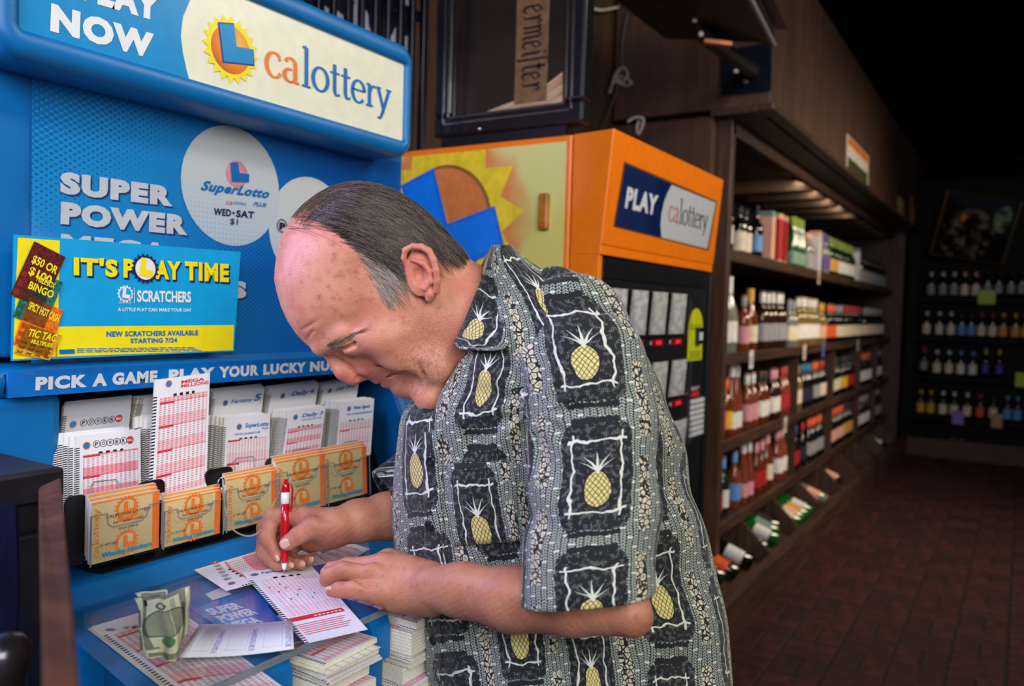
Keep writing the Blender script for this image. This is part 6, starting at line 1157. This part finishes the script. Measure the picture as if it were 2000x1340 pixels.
# ---- hair, brows: fine strands lying on the scalp
def strands(name, roots, length, angf, mat, rad=.00024, lift=3.0, side=1, seed=1, nseg=6, zf=head_z, sag=0.0):
    R = np.random.default_rng(seed); n = len(roots); L = length*(.6+.7*R.random(n)); P = np.array(roots, float); jit = R.normal(0, 5, n); pts = []
    lf_ = lift*(.35+1.0*R.random(n)); 
    for k in range(nseg+1):
        zz = zf(P[:, 0], P[:, 1]); e = np.minimum(bil(HE, P[:, 0], P[:, 1]), 40); out = lf_*(.35+.65*math.sin(math.pi*min(1, (k+.6)/(nseg+.6)))); gx = bil(HE, P[:, 0]+4, P[:, 1])-bil(HE, P[:, 0]-4, P[:, 1]); gy = bil(HE, P[:, 0], P[:, 1]+4)-bil(HE, P[:, 0], P[:, 1]-4); gl = np.hypot(gx, gy)+1e-6; k2 = np.clip(1-e/60, 0, 1)
        pts.append(np.stack([P[:, 0]-gx/gl*out*k2, P[:, 1]-gy/gl*out*k2, (zz+out*(1-k2*.7))*side], 1)); a = np.radians(angf(P[:, 0], P[:, 1])+jit*(1+.25*k)); P = P+np.stack([np.cos(a), np.sin(a)], 1)*(L/nseg)[:, None]; ee = bil(HE, P[:, 0], P[:, 1]); bad = ee < 1.0
        if bad.any(): P[bad] += np.stack([gx/gl, gy/gl], 1)[bad]*(1.0-ee[bad])[:, None]
    return strand_mesh(name, np.stack(pts, 1), rad, nseg, mat, R)
def strand_mesh(name, A, rad, nseg, mat, R):
    n = len(A); Wd = warp(A); o0 = np.array(wmat(man).translation); T = np.gradient(Wd, axis=1); T /= np.linalg.norm(T, axis=2, keepdims=True)+1e-12; V = CO-Wd; a = np.cross(T, V); a /= np.linalg.norm(a, axis=2, keepdims=True)+1e-12; b = np.cross(T, a); rr_ = rad*np.linspace(1, .25, nseg+1)[None, :, None]; vs = np.stack([Wd+a*rr_, Wd-a*rr_*.5+b*rr_*.87, Wd-a*rr_*.5-b*rr_*.87], 2)-o0
    vs = vs.reshape(-1, 3); i = np.arange(n)[:, None, None]*(nseg+1)*3+np.arange(nseg)[None, :, None]*3; j = np.arange(3)[None, None, :]; q = np.stack([i+j, i+(j+1) % 3, i+3+(j+1) % 3, i+3+j], -1).reshape(-1, 4)
    me = bpy.data.meshes.new(name); me.vertices.add(len(vs)); me.vertices.foreach_set('co', vs.astype(np.float32).ravel()); nq = len(q); me.loops.add(nq*4); me.loops.foreach_set('vertex_index', q.astype(np.int32).ravel()); me.polygons.add(nq); me.polygons.foreach_set('loop_start', np.arange(0, nq*4, 4, dtype=np.int32)); me.polygons.foreach_set('loop_total', np.full(nq, 4, np.int32)); me.polygons.foreach_set('use_smooth', np.ones(nq, bool)); me.update(calc_edges=True)
    tone = np.repeat(R.random(n), (nseg+1)*3); me.attributes.new('tone', 'FLOAT', 'POINT').data.foreach_set('value', tone.astype(np.float32)); me.materials.append(mat); o = bpy.data.objects.new(name, me); COL.objects.link(o); o.parent = man; o['kind'] = 'stuff'; return o
def crown_strands(name, n, mat, seed):
    """strands along the top of the head, where the sides meet"""
    R = np.random.default_rng(seed); b = HP[[33, 32, 31]] if False else np.array([(566, 430), (585, 410), (605, 393), (640, 370), (690, 357), (740, 362), (785, 382), (825, 410), (858, 441), (884, 471), (900, 487)], float); b = np.array(spline(list(b), 8)); L = np.concatenate([[0], np.cumsum(np.linalg.norm(np.diff(b, axis=0), axis=1))]); nseg = 6; s0 = R.random(n)**.8*(L[-1]-40); z0 = R.uniform(-95, 95, n); ln = R.uniform(45, 85, n); lift = R.uniform(1, 4.5, n); dr = R.normal(0, 6, n); pts = []
    for k in range(nseg+1):
        s = np.minimum(s0+ln*k/nseg, L[-1]-1); px, py = np.interp(s, L, b[:, 0]), np.interp(s, L, b[:, 1]); tx, ty = np.interp(s+3, L, b[:, 0])-np.interp(s-3, L, b[:, 0]), np.interp(s+3, L, b[:, 1])-np.interp(s-3, L, b[:, 1]); tl = np.hypot(tx, ty); nx, ny = -ty/tl, tx/tl; z = z0+dr*k/nseg; w = 138.; e = RD*(1-np.sqrt(np.maximum(0, 1-(z/w)**2)))-lift*math.sin(math.pi*min(1, (k+.5)/(nseg+.5))); pts.append(np.stack([px+nx*e, py+ny*e, z*1.01], 1))
    return strand_mesh(name, np.stack(pts, 1), .00025, nseg, mat, R)
def hair_mat(name, a, b): g = G(name, rough=.35, spec=.5); t = g.attr('tone'); c = g.mix(t.ss(.1, .95), srgb(*a), srgb(*b)); g.set(color=c); return g.m
def sample(poly, n, seed, dens=None):
    R = np.random.default_rng(seed); lo, hi = poly.min(0), poly.max(0); out = []
    while len(out) < n:
        p = lo+(hi-lo)*R.random((4000, 2)); ok = (poly_e(p[:, 0], p[:, 1], poly) > 0) & (bil(HE, p[:, 0], p[:, 1]) > .8)
        if dens is not None: ok &= R.random(4000) < dens(p[:, 0], p[:, 1])
        out += list(p[ok])
    return np.array(out[:n])
hang = lambda X, Y: np.clip(20+.13*(X-700)+.05*(Y-430), -12, 62)
dens = lambda X, Y: np.clip((X-540)/150, .06, 1)*np.clip(1.15-(Y-500)/150, .3, 1)*np.clip(poly_e(X, Y, HAIRP)/34, .10, 1)
hs = hair_mat('greying_brown_hair', (20, 15, 12), (128, 110, 92))
strands('hair', sample(HAIRP, 5600, 3, dens), 92, hang, hs, .00025, 5.0, 1, 5)
strands('hair', sample(HAIRP, 1800, 4, dens), 78, hang, hs, .00025, 5.0, -1, 6)
crown_strands('hair', 1900, hs, 21)
GREY = np.array([(680, 478), (740, 492), (790, 490), (788, 540), (772, 582), (742, 596), (728, 566), (704, 520)], float); strands('sideburn_hair', sample(GREY, 620, 8, lambda X, Y: np.clip(poly_e(X, Y, GREY)/20, .1, 1)), 40, lambda X, Y: 30+.25*(Y-500), hair_mat('pale_grey_hair', (110, 98, 88), (214, 204, 190)), .0002, 2.5, 1, 9)
zb_ = lambda X, Y: head_z(X, Y)+9-abs(0)
BRW = np.array([(636, 672), (652, 664), (676, 657), (702, 648), (706, 655), (690, 668), (668, 676), (650, 682), (640, 682)], float); strands('eyebrow', sample(BRW, 620, 12), 22, lambda X, Y: -24+0*X, hair_mat('grey_brow_hair', (112, 96, 74), (196, 180, 148)), .00024, 6.0, 1, 13, 4, lambda X, Y: head_z(X, Y)+13)
# ---- nails
nm = plain('fingernail', (214, 168, 148), .25, var=.04, coat=.3)
def nail(c, ax, nr, ln, wd):
    c, ax, nr = np.array(c, float), np.array(ax, float), np.array(nr, float); ax /= np.linalg.norm(ax); nr -= ax*(nr@ax); nr /= np.linalg.norm(nr); sd = np.cross(ax, nr); ps, qs = [], []; N1, N2 = 7, 7
    for i in range(N1):
        for j in range(N2):
            u, v = i/(N1-1)*2-1, j/(N2-1)*2-1; w = wd*math.sqrt(max(.02, 1-(abs(u)**5)*.75)); ps.append(c+ax*u*ln+sd*v*w+nr*(2.4-2.6*v*v-.8*u*u))
    for i in range(N1-1):
        for j in range(N2-1): qs.append((i*N2+j, (i+1)*N2+j, (i+1)*N2+j+1, i*N2+j+1))
    o = mesh_obj('fingernail', np.array(ps), np.array(qs), nm, man); m = o.modifiers.new('nail', 'SOLIDIFY'); m.thickness = .0006; m.offset = -1
nail((557, 1062, -77), (-.80, .58, 0), (-.1, .05, 1), 11, 9.5); nail((541, 1090, -105), (.45, .85, .2), (-.55, .3, .8), 7, 5); nail((568, 1104, -117), (.85, .3, .4), (.1, .35, 1), 7, 6); nail((590, 1102, -134), (.85, .1, .45), (.1, .3, 1), 7, 6); nail((608, 1093, -146), (.8, -.2, .4), (.15, .25, 1), 6, 5.5)
nail((634, 1113, 27), (-.9, .4, -.2), (-.45, -.3, .8), 7, 5.5); nail((642, 1149, 84), (-.95, .15, -.2), (-.35, -.5, .8), 7, 5.5)
# ================================================================== shirt
TS = [(470, 968, 992, 40), (500, 948, 1010, 92), (520, 934, 1050, 128), (550, 922, 1108, 170), (600, 908, 1186, 215), (650, 890, 1236, 240), (720, 858, 1279, 252), (800, 786, 1309, 258), (900, 768, 1341, 258), (1000, 764, 1366, 262), (1100, 774, 1396, 264), (1200, 804, 1420, 266), (1340, 830, 1433, 268), (1500, 850, 1430, 268), (1700, 880, 1400, 250)]
TSy, TSl, TSr, TSz = np.array(TS, float).T
from_y = lambda y: (np.interp(y, TSy, TSl), np.interp(y, TSy, TSr), np.interp(y, TSy, TSz))
def smooth_tab(A): 
    yy = np.arange(440, 1760, 10.0); B = np.interp(yy, TSy, A); k = np.ones(7)/7; B = np.convolve(np.pad(B, 3, 'edge'), k, 'valid'); return yy, B
YT, LT = smooth_tab(TSl); _, RT = smooth_tab(TSr); _, ZT = smooth_tab(TSz)
ZC = lambda y: np.interp(y, [500, 700, 900, 1100, 1700], [0, -34, -70, -92, -92])
class TORSO(Leaf):
    bc = np.array([1100., 1080, 0]); br = 900
    def f(s, P):
        l, r, zz = np.interp(P[:, 1], YT, LT), np.interp(P[:, 1], YT, RT), np.interp(P[:, 1], YT, ZT); c, a = (l+r)/2, (r-l)/2; px, pz = (P[:, 0]-c)/a, (P[:, 2]-ZC(P[:, 1])-.10*(P[:, 0]-c))/zz; rr_ = (np.abs(px)**2.25+np.abs(pz)**2.25)**(1/2.25); d = (rr_-1)*np.minimum(a, zz)*.92; return np.maximum(d, np.maximum(478-P[:, 1], P[:, 1]-1690))
SLV = [(1085, 590, 95, 70), (1120, 640, 130, 108), (1142, 720, 180, 124), (1158, 830, 228, 126), (1163, 940, 262, 126), (1155, 1050, 290, 128), (1150, 1110, 304, 131), (1150, 1176, 320, 133)]
class SLEEVE(Leaf):
    """loose tube around the arm, flatter towards the camera"""
    def __init__(s, tab, zs=.80, cut=None): s.t = np.array(tab, float); s.zs = zs; s.bc = s.t[:, :3].mean(0); s.br = 430; s.cut = cut
    def f(s, P):
        A = s.t; best = None
        for a, b in zip(A[:-1], A[1:]):
            ba = b[:3]-a[:3]; q = P-a[:3]; t = np.clip(q@ba/(ba@ba), 0, 1); d = q-t[:, None]*ba; d = d*np.array([1, 1, 1/s.zs]); e = np.linalg.norm(d, axis=1)-(a[3]+(b[3]-a[3])*t); best = e if best is None else np.minimum(best, e)
        if s.cut is not None: n, k = s.cut; best = np.maximum(best, P@n-k)
        return best*.9
hn = np.array([.10, .96, -.16]); hn /= np.linalg.norm(hn); lsl = SLEEVE(SLV, .80, (hn, hn@np.array([1150, 1176, 330])))
hole = SLEEVE([(1157, 1110, 304, 110), (1150, 1240, 330, 120)], .80)
RS = [(1010, 740, -190, 110), (920, 850, -235, 98), (850, 930, -235, 86), (772, 978, -205, 72)]; rn = np.array([-.82, .56, .12]); rn /= np.linalg.norm(rn); rsl = SLEEVE(RS, .9, (rn, rn@np.array([768, 985, -205]))); rhole = SLEEVE([(820, 955, -222, 62), (700, 1010, -180, 66)], .9)
def folds(P):
    x, y, z = P.T; d = np.zeros(len(x))
    # creases fanning out of the armpit, drape on the belly and back, gathers over the sleeve
    ax, ay = 1045., 800.; r = np.hypot(x-ax, y-ay); th = np.arctan2(y-ay, x-ax); m = np.exp(-(r/170)**2)*np.clip((z+40)/120, 0, 1); d += 7*np.sin(th*9+r*.02)*m*np.clip(r/60, 0, 1)
    m2 = np.clip((y-930)/250, 0, 1)*np.clip((z+60)/200, 0, 1); d += 5.5*np.sin(x*.046+.9*np.sin(y*.011)+z*.012)*m2
    m3 = np.exp(-((x-1310)/70)**2)*np.clip((y-760)/120, 0, 1); d += 7*np.sin(y*.030+x*.022+z*.01)*m3
    m4 = np.exp(-((x-880)/120)**2-((y-900)/190)**2); d += 4.0*np.sin(x*.07-y*.016)*m4
    m5 = np.exp(-((x-1140)/150)**2-((y-900)/200)**2)*np.clip((z-180)/120, 0, 1); d += 4.0*np.sin(y*.028+x*.030+1.2*np.sin(x*.013))*m5
    m6 = np.exp(-((x-1060)/60)**2-((y-1010)/130)**2)*np.clip((z-120)/120, 0, 1); d += 7*np.sin(y*.045-x*.03)*m6
    return d*(1-.85*np.clip((y-1020)/90, 0, 1)*np.clip((z-190)/60, 0, 1))
SH = DSP(GR([('+', 26, TORSO()), ('+', 9, lsl), ('-', 3, hole), ('+', 14, rsl), ('-', 3, rhole), ('-', 10, RC((860, 640, 0), (985, 610, 0), 70, 108)), ('-', 8, RC((900, 690, 60), (836, 800, 80), 40, 12))]), folds)
t1 = time.time(); sp_, sq_ = surface(SH, (720, 450, -420), (1480, 1720, 470), 4.0); sp_ = relax(sp_, sq_, 2, .4)
PXM = .00056
def shirt_uv(C, sl):
    x, y, z = C.T; l, r = np.interp(y, YT, LT), np.interp(y, YT, RT); ph = np.arctan2(z, -(x-(l+r)/2)); u = ph*285*PXM; v = -(y+.10*(x-1000))*PXM
    ay = np.array([s[1] for s in SLV]); cx, cz = np.interp(y, ay, [s[0] for s in SLV]), np.interp(y, ay, [s[2] for s in SLV]); u2 = np.arctan2(x-cx, z-cz+30)*128*PXM+.0375; return np.where(sl, u2, u), np.where(sl, v+.04, v)
fc = sp_[sq_].mean(1); issl = (lsl.f(fc) < 10) & (TORSO().f(fc) > 3) & (fc[:, 2] > 60)
lc = sp_[sq_].reshape(-1, 3); uu, vv = shirt_uv(lc, np.repeat(issl, 4)); print('shirt', len(sp_), round(time.time()-t1, 1))
def shirt_mat():
    g = G('pineapple_print_shirt', rough=.75, spec=.25, sheen=.15); U, V_, _ = g.coord('UV'); v2 = g.vec(U, V_)
    wb = g.noise(v2, 38, 2); wb2 = g.noise(g.vec(U+5.3, V_+1.7), 38, 2); u = U+(wb-.5)*.008; v = V_+(wb2-.5)*.008
    PU, PV = .118, .140; cu = (u/PU).fl(); v = v+cu*.057; cv = (v/PV).fl(); a = (u/PU).fr()*PU; b = (v/PV).fr()*PV   # metres inside one repeat
    BLK, WHT, GRN, YEL, CRM = srgb(19, 22, 28), srgb(214, 218, 204), srgb(128, 140, 124), srgb(214, 196, 96), srgb(206, 200, 172)
    # bamboo ground: vertical canes with hatching and joints
    cane = ((a/.0074).fr()-.5).abs(); hat = ((v/.0030+((a/.0074).fr()-.5).abs()*1.9).fr()); c = g.mix(cane.ss(.16, .48), srgb(86, 95, 88), srgb(34, 39, 37)); c = g.mix(hat.lt(.46)*(.95-cane*.9), c, srgb(196, 205, 190)); c = g.mix(cane.gt(.43), c, BLK); c = g.mix(cane.lt(.05), c, srgb(40, 44, 42))
    jn = ((v/.030+(a/.0074).fl()*.37).fr()).lt(.06); c = g.mix(jn*cane.lt(.44), c, WHT)
    # black block with rounded corners
    def rbox(cx, cy, hx, hy, r):
        dx, dy = ((a-cx).abs()-(hx-r)).mx(0), ((b-cy).abs()-(hy-r)).mx(0); return (dx.sq()+dy.sq()).sqrt()-r
    rough = (g.noise(v2, 260, 2)-.5)*.006; cross = (((u/.0021).fr()).lt(.26)+((v/.0021).fr()).lt(.24)).mn(1)*g.noise(v2, 170, 3).ss(.50, .60)
    blk = rbox(.040, .070, .0375, .058, .013)+rough; inb = blk.lt(0); c = g.mix(inb, c, g.mix(cross*.55, BLK, srgb(150, 154, 146)))
    sm = rbox(.040, .131, .026, .0035, .003)+rough; c = g.mix(sm.lt(0), c, BLK); sm2 = rbox(.040, .008, .028, .003, .002)+rough; c = g.mix(sm2.lt(0), c, BLK)
    # white bamboo-stick frame with over-running ends
    fx, fy = (a-.040+(wb-.5)*.012).abs(), (b-.070+(wb2-.5)*.012).abs(); tw = (g.noise(v2, 140, 1)-.5)*.0014
    fr1 = ((fx-.0245).abs()-.0012+tw).lt(0)*fy.lt(.046); fr2 = ((fy-.0400).abs()-.0012+tw).lt(0)*fx.lt(.031); c = g.mix((fr1+fr2).mn(1), c, WHT)
    # pineapple: flesh with a crossed lattice, crown of leaves
    tilt = (g.noise(g.vec(cu*.37, cv*.53), 9, 0)-.5)*.5; pa = a-.040+(b-.060)*tilt; pb = b-.056; pe = ((pa/.0135).sq()+(pb/.0195).sq()).sqrt(); l1, l2 = ((pa*1.25+pb)/.0072).fr(), ((pa*1.25-pb)/.0072).fr(); lat = (l1.lt(.20)+l2.lt(.20)).mn(1)
    c = g.mix(pe.lt(1.12), c, BLK); c = g.mix(pe.lt(1), c, g.mix(lat*.9, g.mix(g.noise(v2, 120, 2), YEL, srgb(232, 222, 160)), srgb(52, 46, 26)))
    lb = pb-.0195; leaf = None
    for sl, w, h in ((0, .0022, .022), (.55, .0022, .018), (-.55, .0022, .018), (1.25, .0020, .012), (-1.25, .0020, .012)):
        d = ((pa-lb*sl+(lb*lb)*(-22*sl)).abs()-(w*(1.0-lb/h))).lt(0)*lb.inn(-.0015, h); leaf = d if leaf is None else leaf.mx(d)
    c = g.mix(leaf, c, WHT)
    # column of little ringed seeds
    col = ((a-.0955)/.0080).abs(); vo = g.node('ShaderNodeTexVoronoi', feature='DISTANCE_TO_EDGE'); g._in(vo.inputs['Vector'], v2); vo.inputs['Scale'].default_value = 165; ed = S(g, vo.outputs['Distance']); gap = ((v+.03)/.105).fr(); msk = col.lt(1)*gap.lt(.78)
    c = g.mix(msk, c, g.mix(ed.gt(.10), BLK, CRM)); c = g.mix(msk*ed.gt(.30), c, srgb(150, 146, 124))
    weave = g.noise(v2, 900, 1); c = g.mix((weave-.5)*.5+.06, c, srgb(60, 62, 60))
    g.set(color=c, normal=g.bump(g.noise(v2, 30, 3)*1.0+weave*.12, .35, .004)); return g.m
sm_ = shirt_mat(); shirt = mesh_obj('shirt', sp_, sq_, sm_, man, None, np.stack([uu, vv], 1)); shirt['label'] = 'short-sleeved black shirt printed with yellow pineapples and bamboo'
def shirt_z(x, y, z0=460):
    P = np.array([[x, y, z0]], float)
    for _ in range(120):
        d = float(SH.ev(P)[0])
        if d < .4: break
        P[0, 2] -= max(d*.6, .4)
        if P[0, 2] < -400: break
    return P[0, 2]
def patch(name, cs, off, nu=14, nv=14, uvshift=(0, 0), mat=None):
    """cloth piece sewn on: four corners, laid on the shirt's surface"""
    c = np.array(cs, float); ps, qs = [], []
    for i in range(nv+1):
        for j in range(nu+1):
            u, v = j/nu, i/nv; p = (c[0]*(1-u)+c[1]*u)*(1-v)+(c[3]*(1-u)+c[2]*u)*v; ps.append((p[0], p[1], shirt_z(p[0], p[1])+off))
    for i in range(nv):
        for j in range(nu): k = i*(nu+1)+j; qs.append((k, k+1, k+nu+2, k+nu+1))
    ps, qs = np.array(ps), np.array(qs); lc = ps[qs].reshape(-1, 3); a, b = shirt_uv(lc, np.zeros(len(lc), bool)); o = mesh_obj(name, ps, qs, mat or sm_, shirt, None, np.stack([a+uvshift[0], b+uvshift[1]], 1)); m = o.modifiers.new('cloth', 'SOLIDIFY'); m.thickness = .0016; m.offset = 0; return o
patch('chest_pocket', ((872, 905), (1008, 902), (1012, 1058), (884, 1066)), 3.5, 14, 14, (.022, .018))
patch('button_placket', ((826, 846), (862, 838), (866, 1330), (834, 1330)), 2.5, 6, 40, (.004, 0))
# collar: folded leaf around the neck
CI = [(968, 500, -105), (968, 492, -55), (970, 487, 0), (960, 508, 62), (944, 548, 104), (924, 598, 122), (906, 642, 120), (890, 676, 100)]; CO_ = [(1000, 540, -150), (1008, 515, -80), (1012, 503, 0), (1010, 530, 86), (1003, 580, 146), (995, 636, 182), (985, 684, 200), (898, 684, 140)]
ci, co_ = np.array(spline(CI, 4)), np.array(spline(CO_, 4)); ps, qs = [], []; NV = 8
for a, b in zip(ci, co_):
    for j in range(NV+1): t = j/NV; p = a+(b-a)*t; n = np.array([-.15, -.35, .6]); ps.append(p+n*(10*math.sin(math.pi*min(1, t*1.25))*(1-.2*t)+4)*(.3+.7*min(1, max(0, (a[2]+60)/120))))
for i in range(len(ci)-1):
    for j in range(NV): k = i*(NV+1)+j; qs.append((k, k+1, k+NV+2, k+NV+1))
ps, qs = np.array(ps), np.array(qs); L_ = np.concatenate([[0], np.cumsum(np.linalg.norm(np.diff(co_, axis=0), axis=1))]); uvv = np.array([[(.02+j/NV*.066), -(L_[i])*PXM+.03] for i in range(len(ci)) for j in range(NV+1)]); o = mesh_obj('collar', ps, qs, sm_, shirt, None, uvv[qs.reshape(-1)]); m = o.modifiers.new('cloth', 'SOLIDIFY'); m.thickness = .0028; m.offset = -1
bmt = plain('dark_shirt_button', (26, 26, 28), .3)
for bx, by in ((841, 900), (838, 1026), (846, 1250)):
    zc_ = shirt_z(bx, by)+6; c = warp(np.array([[bx, by, zc_]]))[0]; mb = MB(); nrm_ = -CD*.75-CR*.6; nrm_ /= np.linalg.norm(nrm_); a_ = np.cross(nrm_, CU); a_ /= np.linalg.norm(a_); b_ = np.cross(a_, nrm_); mb.loft([[c+nrm_*h+(a_*math.cos(t)+b_*math.sin(t))*r for t in np.linspace(0, 2*math.pi, 13)[:-1]] for r, h in ((.0055, -.001), (.0058, .001), (.0045, .0018), (.003, .0012))], True, True); mb.build('button', bmt, shirt, smooth=True)
# trousers and shoes down to the floor
hip = warp(np.array([[1140, 1600, 0.]]))[0]; fwd = -(CR*1.0); fwd[2] = 0; fwd /= np.linalg.norm(fwd); sd = np.array([-CD[0], -CD[1], 0]); sd /= np.linalg.norm(sd); up = np.array([0, 0, 1.]); jean = plain('blue_denim', (38, 58, 104), .8, var=.12, bump=.4); mb = MB()
def ringw(c, a, b, n=18): return [c+fwd*a*math.cos(2*math.pi*k/n)+sd*b*math.sin(2*math.pi*k/n) for k in range(n)]
gz = hip[2]; base = np.array([hip[0], hip[1], 0]); mb.loft([ringw(base+up*(gz+.06), .155, .165), ringw(base+up*(gz-.04), .155, .175), ringw(base+up*(gz-.14), .145, .18), ringw(base+up*(gz-.17), .10, .15)], True, True)
for s_ in (-1, 1):
    c = lambda h, f=0.0: base+sd*s_*.095+up*h+fwd*f
    mb.loft([ringw(c(gz-.12), .115, .10), ringw(c(gz-.28), .10, .09), ringw(c(gz*.52), .082, .075, ), ringw(c(gz*.28), .078, .07), ringw(c(.07), .072, .066), ringw(c(.05), .07, .064)], True, True)
    sh = MB(); sh.loft([[c(h)+fwd*(.04+L*math.cos(2*math.pi*k/20)*(1.0 if math.cos(2*math.pi*k/20) > 0 else .8)+.03)+sd*w*math.sin(2*math.pi*k/20) for k in range(20)] for h, L, w in ((0, .145, .05), (.025, .147, .052), (.05, .13, .046), (.075, .09, .04), (.1, .06, .036))], True, True); sh.build('shoe', plain('black_leather_shoe', (24, 22, 22), .4), man, smooth=True)
mb.build('trousers', jean, man, smooth=True)
